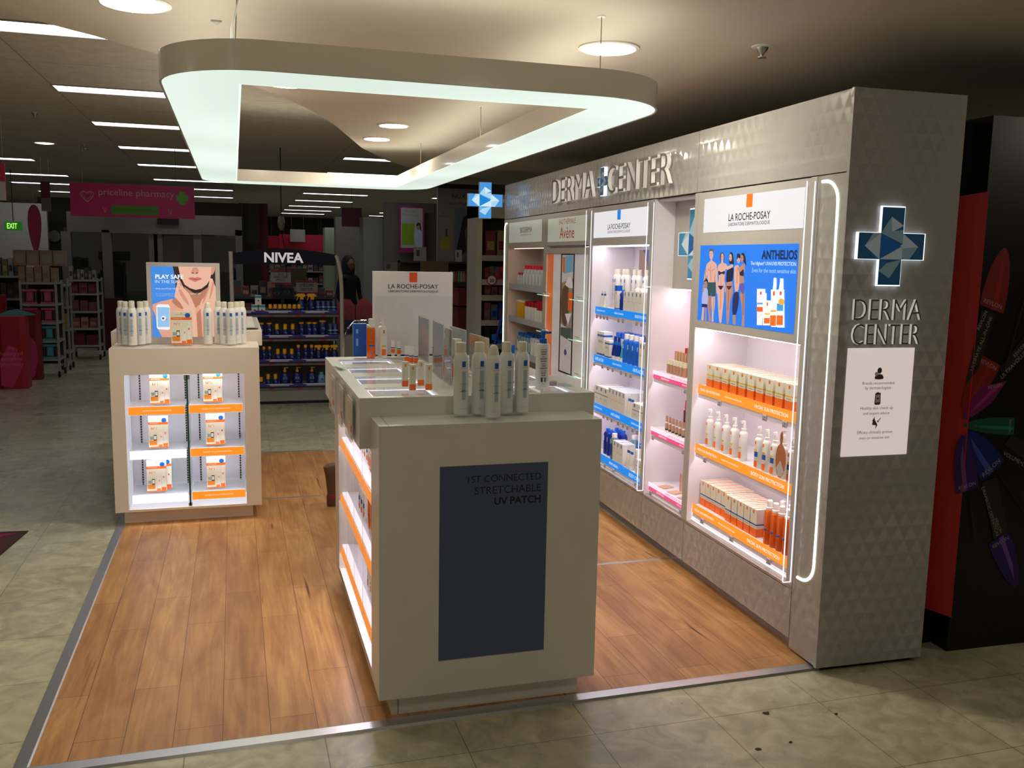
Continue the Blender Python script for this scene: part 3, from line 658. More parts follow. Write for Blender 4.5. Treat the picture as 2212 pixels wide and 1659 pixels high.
KIND = {
 'can': (b_can, 'aerosol can'), 'can_dome': (lambda: b_can('dome'), 'aerosol can'),
 'n1': (b_n1, 'boxed kit'),
 'cartA': (lambda: b_carton('sunscreen_carton', 0.058, 0.036, 0.112, CREAM, [(0, 0.36, ORC), (0.50, 0.56, GOLD)], (0.82, 0.95), ORG_M, 'ANTHELIOS', TXT, 0.43, 0.7, top=ORC), 'box'),
 'cartB': (lambda: b_carton('sunscreen_carton', 0.052, 0.036, 0.128, CREAM, [(0, 0.30, ORC), (0.42, 0.47, BLU_M)], (0.84, 0.96), ORG_M, 'ANTHELIOS', TXT, 0.36, 0.7, top=ORC), 'box'),
 'sun': (b_sunspray, 'sunscreen bottle'), 'kids': (b_kids, 'sunscreen bottle'), 'oil': (b_oil, 'oil bottle'), 'lotion': (b_lotion, 'lotion bottle'), 'pump': (b_pump, 'pump bottle'),
 'suntube': (lambda: b_tube('sunscreen_tube', 0.030, 0.125, CARD, PLW, [(0.20, 0.46, ORC), (0.50, 0.56, BLU_M)]), 'tube'),
 'minibottle': (lambda: b_carton('slim_sample_carton', 0.022, 0.022, 0.098, CREAM, [(0.02, 0.25, ORC)], (0.8, 0.92), ORG_M, None), 'box'),
 'bluebox': (lambda: b_carton('skincare_carton', 0.060, 0.040, 0.130, CARD, [(0.78, 1.0, BLUEP), (0.02, 0.07, BLU_M)], None, BLU_M, 'EFFACLAR', BLU_M, 0.68, 0.7), 'box'),
 'whitebox': (lambda: b_carton('skincare_carton', 0.048, 0.04, 0.118, CARD, [(0.0, 0.02, BAND)], (0.78, 0.94), BLU_M, 'TOLERIANE', TXG, 0.5, 0.6, top=BLU_M), 'box'),
 'widebox': (lambda: b_carton('skincare_carton', 0.078, 0.05, 0.10, CARD, [(0.55, 0.60, TXG)], (0.76, 0.94), NIGHT, 'HYALU B5', TXG, 0.35, 0.6), 'box'),
 'setbox': (lambda: b_carton('gift_set_box', 0.12, 0.06, 0.16, CARD, [(0.8, 0.88, BLU_M), (0.05, 0.12, BLU_M)], None, BLU_M, 'LIPIKAR', BLU_M, 0.6, 0.6), 'box'),
 'bluetube': (lambda: b_tube('cleanser_tube', 0.044, 0.14, NIGHT, PLW, [(0.66, 0.8, BLUEP)]), 'tube'),
 'whitetube': (lambda: b_tube('cream_tube', 0.038, 0.13, CARD, PLW, [(0.74, 0.86, BLU_M)]), 'tube'),
 'turqtube': (lambda: b_tube('gel_tube', 0.042, 0.12, TURQ, PLW, []), 'tube'),
 'bluebottle': (lambda: b_bottle('cleanser_bottle', [(0.024, 0), (0.026, 0.005), (0.026, 0.12), (0.02, 0.135), (0.012, 0.14)], BLUEP, [(0.0165, 0.138), (0.0165, 0.166), (0.015, 0.168)], PLW, marks=[(0.085, 0.11, 12, CARD)]), 'bottle'),
 'deepbottle': (lambda: b_bottle('cleanser_bottle', [(0.026, 0), (0.028, 0.005), (0.028, 0.13), (0.022, 0.145), (0.012, 0.15)], NIGHT, [(0.013, 0.148), (0.013, 0.166), (0.012, 0.168)], BLUEP, marks=[(0.09, 0.12, 10, CARD)]), 'bottle'),
 'clearblue': (lambda: b_bottle('micellar_water_bottle', [(0.024, 0), (0.026, 0.005), (0.026, 0.12), (0.02, 0.135), (0.012, 0.14)], mat('pale_blue_liquid', (150, 190, 200), 0.1, trans=0.5), [(0.0165, 0.138), (0.0165, 0.16), (0.015, 0.162)], PLW, marks=[(0.03, 0.10, 30, NIGHT)]), 'bottle'),
 'found': (b_found, 'foundation bottle'),
 'foundtube': (lambda: b_tube('foundation_tube', 0.020, 0.085, BEIGE, GRAYD, [(0.5, 0.6, CARD)], cap_h=0.12), 'tube'),
 'stripe': (lambda: b_striped('makeup_carton', 0.034, 0.05, 0.05, mat('nude_carton', (206, 168, 134), 0.5), REDC, 1), 'box'),
 'stripedark': (lambda: b_striped('makeup_carton', 0.040, 0.05, 0.062, mat('espresso_carton', (58, 34, 34), 0.5), REDC, 1), 'box'),
 'palette': (lambda: b_striped('makeup_carton', 0.17, 0.05, 0.028, mat('tan_carton', (190, 140, 110), 0.5), REDC, 1), 'box'),
 'card': (b_compact, 'sample card'),
 'bio': (lambda: b_bottle('micellar_water_bottle', [(0.026, 0), (0.028, 0.005), (0.028, 0.10), (0.02, 0.115), (0.014, 0.12)], PALEB, [(0.0185, 0.118), (0.0185, 0.142), (0.017, 0.144)], REDP, marks=[(0.012, 0.085, 26, CARD)]), 'bottle'),
 'bioblue': (lambda: b_bottle('micellar_water_bottle', [(0.026, 0), (0.028, 0.005), (0.028, 0.11), (0.02, 0.125), (0.014, 0.13)], mat('pale_teal_bottle', (120, 160, 180), 0.2, trans=0.2), [(0.0185, 0.128), (0.0185, 0.15), (0.017, 0.152)], BLUEP, marks=[(0.012, 0.09, 26, CARD)]), 'bottle'),
 'yellowbox': (lambda: b_carton('skincare_carton', 0.06, 0.04, 0.15, mat('amber_carton', (240, 176, 30), 0.5), [(0.9, 1, CARD)], None, BLU_M, None), 'box'),
 'redbox': (lambda: b_carton('skincare_carton', 0.06, 0.05, 0.15, CARD, [(0.72, 1, REDC)], None, BLU_M, None), 'box'),
 'redbox2': (lambda: b_carton('skincare_carton', 0.055, 0.05, 0.17, REDC, [(0.0, 0.55, CARD)], None, BLU_M, None), 'box'),
 'navy': (b_navy, 'sun lotion bottle'),
 'navybig': (lambda: b_navy(0.036, 0.165, 0.028, 0.016), 'sun lotion bottle'),
 'navyslim': (lambda: b_navy(0.024, 0.145, 0.015, 0.026, name='sun_spray_bottle'), 'sun spray bottle'),
 'navymed': (lambda: b_navy(0.031, 0.085, 0.0175, 0.048), 'sun lotion bottle'),
 'rollon': (lambda: b_navy(0.019, 0.062, 0.020, 0.046, name='roll_on_bottle', sy=0.9), 'roll-on bottle'),
 'trigger': (b_trigger, 'trigger spray'), 'jug': (b_jug, 'pump bottle'),
 'navytube': (lambda: b_tube('sun_lotion_tube', 0.056, 0.155, NAVY, NAVY, [(0.5, 0.58, SKYB), (0.3, 0.34, SKYB)]), 'tube'),
 'skybottle': (lambda: b_navy(0.029, 0.11, 0.018, 0.022, cap=SKYB, body=SKYB, marks=NAVY), 'bottle'),
 'wbcarton': (lambda: b_carton('white_carton', 0.064, 0.05, 0.098, CARD, [(0.72, 0.95, TEALC)], (0.38, 0.5), TXT, None), 'box'),
}
_pr = {}; COUNT = 0
def put(kind, loc, rz, label, group=None, scale=None, tilt=None):
    global COUNT
    if kind not in _pr: o = KIND[kind][0](); _pr[kind] = o
    else: o = dup(_pr[kind])
    o.location = loc; o.rotation_euler = (0, 0, rz)
    if tilt: o.rotation_euler = (tilt[0], tilt[1], rz)
    o.scale = (scale if isinstance(scale, tuple) else (scale,)*3) if scale else (1, 1, 1)
    tag(o, label, KIND[kind][1], group); COUNT += 1; return o
RW = -PI/2 + WA      # products on the display wall look at the aisle
def wput(kind, s, d, z, label, group=None, scale=None, turn=0.0): return put(kind, Wp(s, d, z), RW+turn, label, group, scale)
# ================================================================== display wall
CW = (WX, WY, 0)
def wthing(name, label, cat, s, z=0.0, d=0.0, group=None): 
    t = thing(name, label, cat, Wp(s, d, z), WA, group); t['_o'] = (d, s, z); return t
def wo(t): return tuple(t['_o'])
BAYLIT = glow('bay_light_panel', (250, 236, 244), L_LED)
EDGE = glow('lit_acrylic_edge', (240, 240, 250), 1.3)
def wl_letters(name, t, s, sc, zc, m, d=-0.004, **k): return letters(name, t, s, (d, sc, zc), FACE_LEFT, m, off=wo(t), **k)

# ---- header with raised letters
hd = wthing('header_fascia', 'long patterned header panel with raised metal letters above the display bays', 'fascia', 2.465, 1.94)
for a, b in ((0.004, 1.205), (1.209, 3.658), (3.662, 4.93)):
    MB(wo(hd)).box(0.0, a, 1.942, 0.487, b, 2.238, TRI).build('header_panel', hd, bevel=0.0015)
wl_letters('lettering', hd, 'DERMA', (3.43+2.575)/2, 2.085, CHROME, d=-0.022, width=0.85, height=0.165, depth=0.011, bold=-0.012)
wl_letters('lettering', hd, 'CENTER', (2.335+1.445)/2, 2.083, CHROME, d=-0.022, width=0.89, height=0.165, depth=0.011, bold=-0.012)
def cross(parent, c, face, R, arm, depth, e, off, edge_mat, cols=None):
    """plus sign: R half size, arm half width"""
    c = Vector(c)-Vector(off); a = arm/R
    pl = [(-a, 1), (a, 1), (a, a), (1, a), (1, -a), (a, -a), (a, -1), (-a, -1), (-a, -a), (-1, -a), (-1, a), (-a, a)]
    n = len(pl); m = MB(); F = [c + face @ Vector((x*R, y*R, 0)) for x, y in pl]; B = [p + face @ Vector((0, 0, -depth)) for p in F]
    m.add(F+B, [(i, (i+1) % n, n+(i+1) % n, n+i) for i in range(n)], edge_mat); m.add(F+B, [tuple(range(n)), tuple(range(2*n-1, n-1, -1))], edge_mat); m.build('cross_body', parent)
    A = Art([(-1, 1), (1, 1), (1, -1), (-1, -1)], 2*R, 2*R, face, c + face @ Vector((0, 0, 0.0006)), e)
    deep, mid, lite, pale = cols or ((20, 80, 122), (30, 96, 140), (124, 152, 166), (168, 186, 196))
    i = a*0.97
    A.poly([(-i, .97), (i, .97), (i, -.97), (-i, -.97)], deep); A.poly([(-.97, i), (.97, i), (.97, -i), (-.97, -i)], deep)
    A.poly([(-.05, .74), (i, .52), (.0, .36), (-.3, .3)], pale); A.poly([(-i, i), (-.05, .74), (.0, .36)], lite); A.poly([(-i, i), (i, .42), (i, i*0.2)], lite)
    A.poly([(-.78, 0), (-.55, i), (-i, i)], lite); A.poly([(-.78, 0), (-i, i), (-i, -i)], pale); A.poly([(-.78, 0), (-i, -i), (-.42, -i)], mid)
    A.poly([(i, i), (i, -i), (.55, -i), (.80, 0)], lite); A.poly([(i, i), (.80, 0), (i, -.05)], pale)
    A.poly([(-i, -i), (i, i*0.2), (i, -i)], pale); A.poly([(-i, -.62), (.0, -.80), (i, -i), (-.1, -.42)], lite); A.poly([(-i, -.62), (-.1, -.42), (-i, -i)], mid)
    A.poly([(-i, i), (-i, -i), (.30, 0)], (14, 88, 158) if e < 0.9 else (20, 130, 220))
    A.build('cross_print', parent)
LITEDGE = glow('white_lit_edge', (236, 244, 255), 1.5)
cross(hd, (-0.022, 2.472, 2.088), FACE_LEFT, 0.088, 0.030, 0.022, 0.35, wo(hd), LITEDGE)

# ---- front post with the light loop, patterned end panel
LOOPM = glow('light_loop', (252, 255, 226), L_LOOP)
def loop(t, s_in, s_out, z0, z1, r, name='light_loop'):
    sg = 1 if s_in > s_out else -1; path = []
    path.append((-0.001, s_in, z1))
    for i in range(9):
        a = PI/2*i/8; path.append((-0.001, s_out+sg*r*(1-math.sin(a)), z1-r*(1-math.cos(a))))
    for i in range(9):
        a = PI/2*i/8; path.append((-0.001, s_out+sg*r*(1-math.cos(a)), z0+r*(1-math.sin(a))))
    path.append((-0.001, s_in, z0))
    o = Vector(wo(t)); m = MB(); m.tube([Vector(p)-o for p in path], 0.0062, LOOPM, 8); m.build(name, t, smooth=60)
post = wthing('end_post', 'patterned grey end post of the display wall with cross, lettering and lit info panel', 'pillar', 0.0)
m = MB(wo(post)); m.box(0.0, 0.0, 0.02, 0.012, 0.183, 1.938, TRI); m.box(0.012, 0.160, 0.02, 0.487, 0.183, 1.938, INNER); m.build('front_panel', post, bevel=0.001)
m = MB(wo(post)); m.box(-0.004, -0.018, 0.018, 0.487, 0.0, 2.240, TRI); m.build('end_panel', post, bevel=0.0015)
m = MB(wo(post)); m.box(0.03, 0.0, 0.0, 0.45, 0.16, 0.02, DARK); m.build('foot', post)
loop(post, 0.150, 0.042, 0.335, 1.915, 0.085)
ZE = -0.0185
ow = wo(post)
def el(name, t, s, x, z, m_, **k): return letters(name, t, s, (x, ZE-0.012 if k.get('depth') else ZE-0.001, z), FACE_FRONT, m_, off=wo(t), **k)
cross(post, (0.188, ZE-0.014, 1.672), FACE_FRONT, 0.148, 0.050, 0.012, 0.10, wo(post), LITEDGE)
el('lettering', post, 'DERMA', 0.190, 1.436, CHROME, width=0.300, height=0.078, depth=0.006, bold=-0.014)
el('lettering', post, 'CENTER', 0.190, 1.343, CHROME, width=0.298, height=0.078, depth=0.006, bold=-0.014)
LBW = mat('info_panel_face', (226, 212, 208), 0.4, emit=0.62)
m = MB(wo(post)); m.box(0.041, ZE-0.004, 0.871, 0.336, ZE+0.001, 1.289, LBW); m.build('info_panel', post)
for s_, z_, wd in (('Brands recommended', 1.1545, 0.142), ('by dermatologists', 1.1345, 0.116), ('Healthy skin check up', 1.056, 0.146), ('and expert advice', 1.036, 0.118), ('Efficacy clinically proven', 0.962, 0.158), ('even on sensitive skin', 0.942, 0.136)):
    letters('lettering', post, s_, (0.184, ZE-0.0046, z_), FACE_FRONT, mat('warm_grey_print', (116, 104, 104), 0.5), width=wd, off=wo(post))
A = Art([(0, 0), (100, 0), (100, 100), (0, 100)], 0.05, 0.05, FACE_FRONT, (0.184, ZE-0.0048, 1.19), 0.0, wo(post))
G = (84, 76, 78)
A.ell(52, 25, 20, 24, G); A.poly([(15, 90), (22, 58), (50, 52), (80, 58), (88, 90)], G, 2); A.ell(26, 50, 16, 16, (220, 206, 202)); A.build('doctor_icon', post)
A = Art([(0, 0), (100, 0), (100, 100), (0, 100)], 0.05, 0.05, FACE_FRONT, (0.184, ZE-0.0048, 1.094), 0.0, wo(post))
A.poly([(28, 8), (76, 4), (80, 88), (70, 98), (34, 98), (26, 90)], G); A.poly([(34, 20), (70, 18), (72, 78), (34, 80)], (220, 206, 202)); A.ell(52, 48, 10, 8, G); A.ell(50, 6, 12, 10, G); A.build('phone_icon', post)
A = Art([(0, 0), (100, 0), (100, 100), (0, 100)], 0.05, 0.05, FACE_FRONT, (0.184, ZE-0.0048, 1.0), 0.0, wo(post))
A.poly([(40, 0), (38, 20), (50, 40), (66, 66), (60, 82), (44, 100), (54, 70), (20, 66), (24, 40), (18, 34)], G, 2); A.poly([(62, 30), (70, 38), (90, 10), (94, 14), (70, 50), (58, 34)], G); A.build('face_icon', post)

# ---- bays
def strip_shelf(t, s0, s1, z0, z1, dp, colr, lit, texts=(), tags=(), riser=None, zs=None, d0=0.030):
    o = wo(t); zs = z1-0.004 if zs is None else zs
    sh = MB(o).box(d0+0.004, s0, zs-0.014, dp, s1, zs, INNER).build('shelf', t)
    m = MB(o)
    m.add([(d0, s0, z0), (d0, s1, z0), (d0+0.004, s1, z1), (d0+0.004, s0, z1), (d0+0.003, s0, z0), (d0+0.003, s1, z0), (d0+0.0065, s1, z1), (d0+0.0065, s0, z1)],
          [(0, 1, 2, 3), (7, 6, 5, 4), (0, 4, 5, 1), (3, 2, 6, 7), (0, 3, 7, 4), (1, 5, 6, 2)], ink(colr, lit)); m.build('price_rail', sh)
    m = MB(o); m.box(d0+0.02, s0+0.01, zs-0.0165, d0+0.034, s1-0.01, zs-0.0145, BAYLIT); m.build('light_strip', sh)
    m = MB(o); m.box(d0+0.004, s0, z0-0.022, d0+0.0055, s1, z0, CLEARW); m.build('tag_holder', sh)
    for (tx, sc, wd, c) in texts:
        letters('lettering', sh, tx, (d0-0.0007, sc, (z0+z1)/2), FACE_LEFT, ink(c, lit), width=wd, off=o, bold=0.01)
    for sc in tags:
        m = MB(o); m.box(d0-0.001, sc-0.016, z0-0.030, d0+0.003, sc+0.016, z0-0.004, mat('price_ticket', (196, 186, 196), 0.5)); m.box(d0-0.0015, sc-0.012, z0-0.027, d0-0.0009, sc+0.012, z0-0.020, TXG); m.box(d0-0.0015, sc-0.010, z0-0.016, d0-0.0009, sc+0.004, z0-0.010, TXG); m.build('price_ticket', sh)
    return sh
CLEARW = mat('frosted_holder', (222, 216, 224), 0.4)
def bay(label, s0, s1, i0, i1, ztop, zbot, sign, name='display_bay', dp=0.30, facez=None, drawer=True, lining=INNER, flank=True):
    """s0..s1 outer limits, i0..i1 opening"""
    s0 += 0.0006; s1 -= 0.0006
    t = wthing(name, label, 'shelving unit', (s0+s1)/2); o = wo(t)
    m = MB(o)
    m.box(0.004, s0, 0.06, 0.45, i0, 1.938, lining); m.box(0.004, i1, 0.06, 0.45, s1, 1.938, lining)
    m.box(dp, i0, 0.06, dp+0.012, i1, 1.938, lining); m.box(0.03, i0, zbot-0.012, dp, i1, zbot, lining); m.box(0.03, i0, ztop, dp, i1, ztop+0.01, lining); m.build('carcass', t)
    m = MB(o); m.box(0.0, s0, zbot-0.005, 0.004, i0, 1.936, GREYP); m.box(0.0, i1, zbot-0.005, 0.004, s1, 1.936, GREYP)
    if facez: m.box(0.0, i0, facez, 0.02, i1, 1.936, GREYP)
    m.build('face_frame', t)
    if drawer:
        MB(o).box(0.0, s0+0.002, 0.058, 0.02, s1-0.002, zbot-0.022, TRI).build('drawer_front', t, bevel=0.001)
        MB(o).box(0.0, s0, zbot-0.019, 0.03, s1, zbot-0.005, STEELG).build('lower_rail', t, bevel=0.002)
    MB(o).box(0.035, s0, 0.0, 0.44, s1, 0.056, mat('plinth_grey', (150, 142, 144), 0.4)).build('plinth', t)
    return t
STEELG = mat('satin_aluminium', (176, 168, 160), 0.35, metal=0.5)
def led_head(t, i0, i1, z, d=0.04):
    MB(wo(t)).box(d, i0+0.02, z-0.006, d+0.02, i1-0.02, z-0.001, BAYLIT).build('light_strip', t)
def sign_panel(t, s0, s1, z0, z1, e, col, c=(242, 240, 244), lp=True):
    MB(wo(t)).box(-0.002, s0, z0, 0.004, s1, z1, ink(c, e)).build('sign_panel', t)
    if lp:
        sc = (s0+s1)/2; wd = s1-s0
        MB(wo(t)).box(-0.0026, sc-0.026, z1-0.058, -0.002, sc+0.026, z1, ink(col, e)).build('logo_square', t)
        wl_letters('lettering', t, 'LA ROCHE-POSAY', sc, z0+0.064, ink((30, 28, 32), 0), d=-0.0032, width=wd*0.42, height=0.033, bold=0.008)
        wl_letters('lettering', t, 'LABORATOIRE DERMATOLOGIQUE', sc, z0+0.031, ink((30, 28, 32), 0), d=-0.0032, width=wd*0.42, height=0.018)
def fin(t, s, z0=0.300, z1=1.920, w_=0.036, d0=-0.036):
    m = MB(wo(t)); m.box(d0, s-0.002, z0, 0.0, s+0.002, z1, CLEAR); m.build('acrylic_fin', t)
    m = MB(wo(t)); m.box(d0-0.003, s-0.0022, z0, d0, s+0.0022, z1, EDGE); m.box(-0.003, s-0.0022, z0, 0.0, s+0.0022, z1, EDGE); m.box(d0, s-0.0022, z0-0.003, 0.0, s+0.0022, z0, EDGE); m.build('lit_edge', t)

# bay with sun care
b5 = bay('tall lit bay of orange sun care with the blue beach poster', 0.185, 1.190, 0.232, 1.165, 1.276, 0.285, True, facez=1.278)
sign_panel(b5, 0.262, 1.118, 1.742, 1.903, 0.82, (255, 128, 24), lp=True); led_head(b5, 0.232, 1.165, 1.276)
MB(wo(b5)).box(0.045, 0.24, 0.286, 0.29, 1.155, 0.290, glow('lit_base', (250, 240, 244), 0.75)).build('lit_base', b5)
OS = (255, 152, 44); LITO = 0.92; WT = (255, 244, 232)
for zz, (t1, t2), tg in ((0.945, ('FACIAL SUN PROTECTION', 'HIGHEST UVA & UVB PROTECTION'), (0.93, 0.52, 0.36)), (0.640, ('BODY SUN PROTECTION', 'HIGHEST UVA & UVB PROTECTION'), (1.05,)), (0.325, ('FACIAL SUN PROTECTION', 'HIGHEST UVA & UVB PROTECTION'), (1.05, 0.75, 0.42))):
    strip_shelf(b5, 0.245, 1.160, zz, zz+0.046, 0.30, OS, LITO, [(t1, 1.03, 0.20, WT), (t2, 0.80, 0.16, WT), (t1, 0.47, 0.27, WT), ], tg)
# beach poster
PQ = [(95, 678), (1200, 652), (1122, 1655), (50, 1508)]
A = Art(PQ, 0.856, 0.365, FACE_LEFT, (-0.001, 0.712, 1.499), 0.92, wo(b5)); A.full((36, 124, 238))
SK = (222, 172, 154); SK2 = (186, 132, 110); HR = (44, 30, 34); DK = (40, 32, 62)
# man
A.poly([(196, 760), (232, 758), (236, 800), (224, 830), (226, 850), (272, 885), (278, 980), (288, 1090), (286, 1195), (270, 1210), (262, 1090), (258, 1000), (255, 1095), (170, 1095), (170, 1000), (150, 1060), (140, 1090), (126, 1085), (134, 1010), (152, 930), (164, 885), (204, 850), (204, 828), (194, 800)], SK, 2)
A.ell(213, 772, 20, 44, SK); A.poly([(190, 765), (196, 722), (216, 714), (236, 728), (238, 765), (228, 742), (200, 742)], (112, 84, 70), 2)
A.poly([(176, 1240), (208, 1240), (206, 1370), (198, 1450), (204, 1520), (180, 1525), (180, 1450), (170, 1360)], SK2, 2); A.poly([(216, 1240), (252, 1240), (246, 1370), (234, 1450), (232, 1525), (212, 1525), (216, 1420), (212, 1340)], SK, 2)
A.poly([(170, 1090), (262, 1090), (258, 1246), (216, 1250), (212, 1190), (204, 1246), (164, 1236)], (50, 78, 80))
# boy
A.poly([(112, 1360), (130, 1360), (126, 1440), (120, 1520), (96, 1515), (104, 1440)], SK, 2); A.poly([(138, 1362), (156, 1360), (152, 1450), (154, 1525), (136, 1520), (140, 1440)], SK2, 2)
A.ell(149, 1112, 19, 40, SK2); A.poly([(130, 1100), (134, 1058), (156, 1048), (176, 1070), (172, 1110), (160, 1080), (136, 1084)], HR, 2); A.poly([(118, 1170), (130, 1155), (164, 1160), (174, 1210), (166, 1345), (104, 1340), (110, 1230)], (176, 178, 220), 2); A.poly([(104, 1330), (166, 1334), (162, 1372), (104, 1366)], (34, 44, 96)); A.poly([(112, 1190), (122, 1120), (134, 1110), (132, 1150), (124, 1200)], SK2, 2)
# woman in bikini
A.poly([(304, 890), (326, 872), (330, 840), (348, 840), (350, 872), (374, 892), (372, 960), (364, 1060), (370, 1110), (372, 1180), (366, 1200), (360, 1100), (352, 1280), (336, 1410), (322, 1530), (300, 1540), (290, 1420), (284, 1290), (280, 1180), (290, 1100), (298, 1040), (290, 960), (282, 1050), (276, 1160), (268, 1190), (270, 1080), (286, 920)], SK, 2)
A.poly([(318, 880), (312, 800), (324, 762), (344, 756), (358, 780), (360, 870), (350, 820), (326, 820)], (90, 56, 54), 2); A.ell(339, 808, 15, 42, SK); A.poly([(294, 958), (326, 978), (366, 960), (362, 1000), (330, 992), (300, 1012)], DK, 2); A.poly([(286, 1128), (352, 1128), (326, 1170), (312, 1172)], DK)
# woman in dark top
A.poly([(384, 1130), (448, 1130), (452, 1200), (424, 1300), (414, 1420), (402, 1540), (380, 1550), (380, 1420), (376, 1290), (374, 1190)], SK2, 2); A.poly([(362, 890), (382, 880), (398, 910), (440, 890), (464, 900), (440, 930), (392, 948), (366, 930)], SK, 2)
A.poly([(418, 880), (416, 790), (432, 754), (456, 762), (466, 820), (470, 890), (450, 880)], HR, 2); A.ell(432, 812, 16, 42, SK); A.poly([(392, 960), (440, 930), (466, 930), (462, 1010), (444, 1080), (386, 1092), (384, 1020)], (26, 26, 58), 2); A.poly([(380, 1128), (448, 1128), (420, 1168), (404, 1172)], (70, 44, 40)); A.poly([(384, 1090), (446, 1076), (450, 1128), (380, 1130)], SK2)
# youth in jeans
A.poly([(474, 920), (500, 898), (530, 920), (528, 1120), (506, 1200), (490, 1250), (478, 1180), (470, 1060)], SK, 2); A.poly([(464, 1210), (520, 1200), (516, 1330), (486, 1450), (450, 1450), (448, 1340)], (40, 42, 92), 2); A.poly([(452, 1450), (484, 1450), (480, 1560), (450, 1550)], SK2); A.ell(522, 830, 17, 44, SK); A.poly([(504, 840), (506, 778), (528, 766), (546, 790), (538, 820), (516, 812)], HR, 2)
# woman with hair up
A.poly([(556, 1120), (580, 1130), (588, 1260), (582, 1400), (578, 1575), (548, 1570), (556, 1480), (552, 1340), (536, 1220)], SK2, 2); A.poly([(500, 900), (524, 930), (560, 890), (590, 880), (592, 960), (576, 1000), (584, 1070), (570, 1110), (530, 1100), (532, 1000), (516, 950)], SK2, 2)
A.poly([(552, 800), (560, 762), (588, 766), (604, 830), (606, 900), (590, 870), (566, 840)], HR, 2); A.ell(562, 822, 17, 42, SK2); A.poly([(532, 980), (578, 940), (582, 990), (576, 1020), (536, 1010)], DK); A.poly([(534, 1108), (582, 1100), (584, 1200), (566, 1222), (530, 1160)], (96, 90, 168), 2)
# body shading and faces
SD = (192, 138, 118)
A.poly([(206, 900), (212, 900), (214, 1080), (206, 1080)], SD); A.poly([(176, 930), (206, 960), (204, 968), (174, 946)], SD); A.poly([(216, 960), (256, 930), (256, 944), (216, 970)], SD); A.poly([(252, 1000), (260, 1000), (256, 1090), (244, 1090)], SD); A.poly([(150, 940), (160, 940), (146, 1070), (136, 1070)], SD)
A.poly([(322, 1014), (326, 1014), (326, 1120), (320, 1120)], SD); A.poly([(318, 1180), (324, 1180), (316, 1400), (308, 1400)], SD); A.poly([(360, 1000), (366, 1000), (366, 1100), (358, 1080)], SD); A.poly([(404, 1180), (412, 1180), (400, 1400), (392, 1400)], (160, 108, 90)); A.poly([(238, 1260), (246, 1260), (236, 1420), (228, 1420)], SD); A.poly([(192, 1260), (202, 1260), (198, 1430), (190, 1430)], (160, 108, 90)); A.poly([(566, 1230), (578, 1230), (572, 1450), (562, 1450)], (156, 104, 88)); A.poly([(504, 920), (512, 940), (508, 1100), (498, 1100)], SD)
for fx, fy_ in ((213, 772), (339, 808), (432, 812), (522, 830), (562, 822), (149, 1112)):
    A.ell(fx-8, fy_-6, 4, 4, (60, 36, 34)); A.ell(fx+8, fy_-6, 4, 4, (60, 36, 34)); A.ell(fx, fy_+22, 7, 4, (170, 80, 76)); A.poly([(fx-1, fy_-2), (fx+4, fy_+10), (fx-3, fy_+10)], SD)
# products on the poster
def pp(x0, x1, y0, y1, c): A.poly([(x0, y0), (x1, y0), (x1-(x1-x0)*0.05, y1), (x0-(x1-x0)*0.05, y1)], c)
pp(728, 822, 1158, 1330, (240, 240, 248)); pp(726, 806, 1330, 1480, (238, 238, 246)); pp(724, 784, 1480, 1560, (250, 250, 255)); pp(724, 800, 1360, 1410, (232, 100, 40)); pp(762, 780, 1190, 1222, (232, 84, 50)); pp(728, 800, 1312, 1330, (90, 160, 230))
pp(792, 884, 1286, 1562, (248, 246, 240)); pp(802, 836, 1205, 1290, (244, 246, 252)); pp(804, 868, 1480, 1540, (238, 110, 30)); pp(836, 850, 1310, 1345, (232, 84, 50)); pp(812, 868, 1425, 1444, (238, 200, 90))
pp(884, 950, 1165, 1578, (250, 250, 250)); A.poly([(918, 1034), (948, 1034), (950, 1100), (944, 1165), (904, 1165), (912, 1100)], (248, 250, 255), 0); pp(872, 936, 1450, 1565, (238, 110, 30)); pp(880, 940, 1392, 1412, (240, 180, 50)); pp(908, 928, 1185, 1232, (232, 84, 50))
pp(952, 1034, 1165, 1584, (240, 248, 252)); A.poly([(990, 1040), (1026, 1042), (1026, 1165), (972, 1165), (984, 1100)], (248, 250, 255)); pp(944, 1014, 1450, 1556, (238, 110, 30)); pp(950, 1020, 1320, 1400, (64, 160, 226)); A.ell(1000, 1300, 34, 36, (240, 180, 60)); pp(984, 1004, 1185, 1226, (232, 84, 50))
A.build('beach_poster', b5)
A.text('lettering', b5, 'ANTHELIOS', 980, 778, (18, 30, 70), 1186, bold=0.035); A.text('lettering', b5, 'The Highest* UVA/UVB PROTECTION.', 908, 882, (214, 236, 255), 1176, bold=0.012); A.text('lettering', b5, 'Even for the most sensitive skin', 912, 956, (170, 214, 252), 1166)
fin(b5, 0.197)

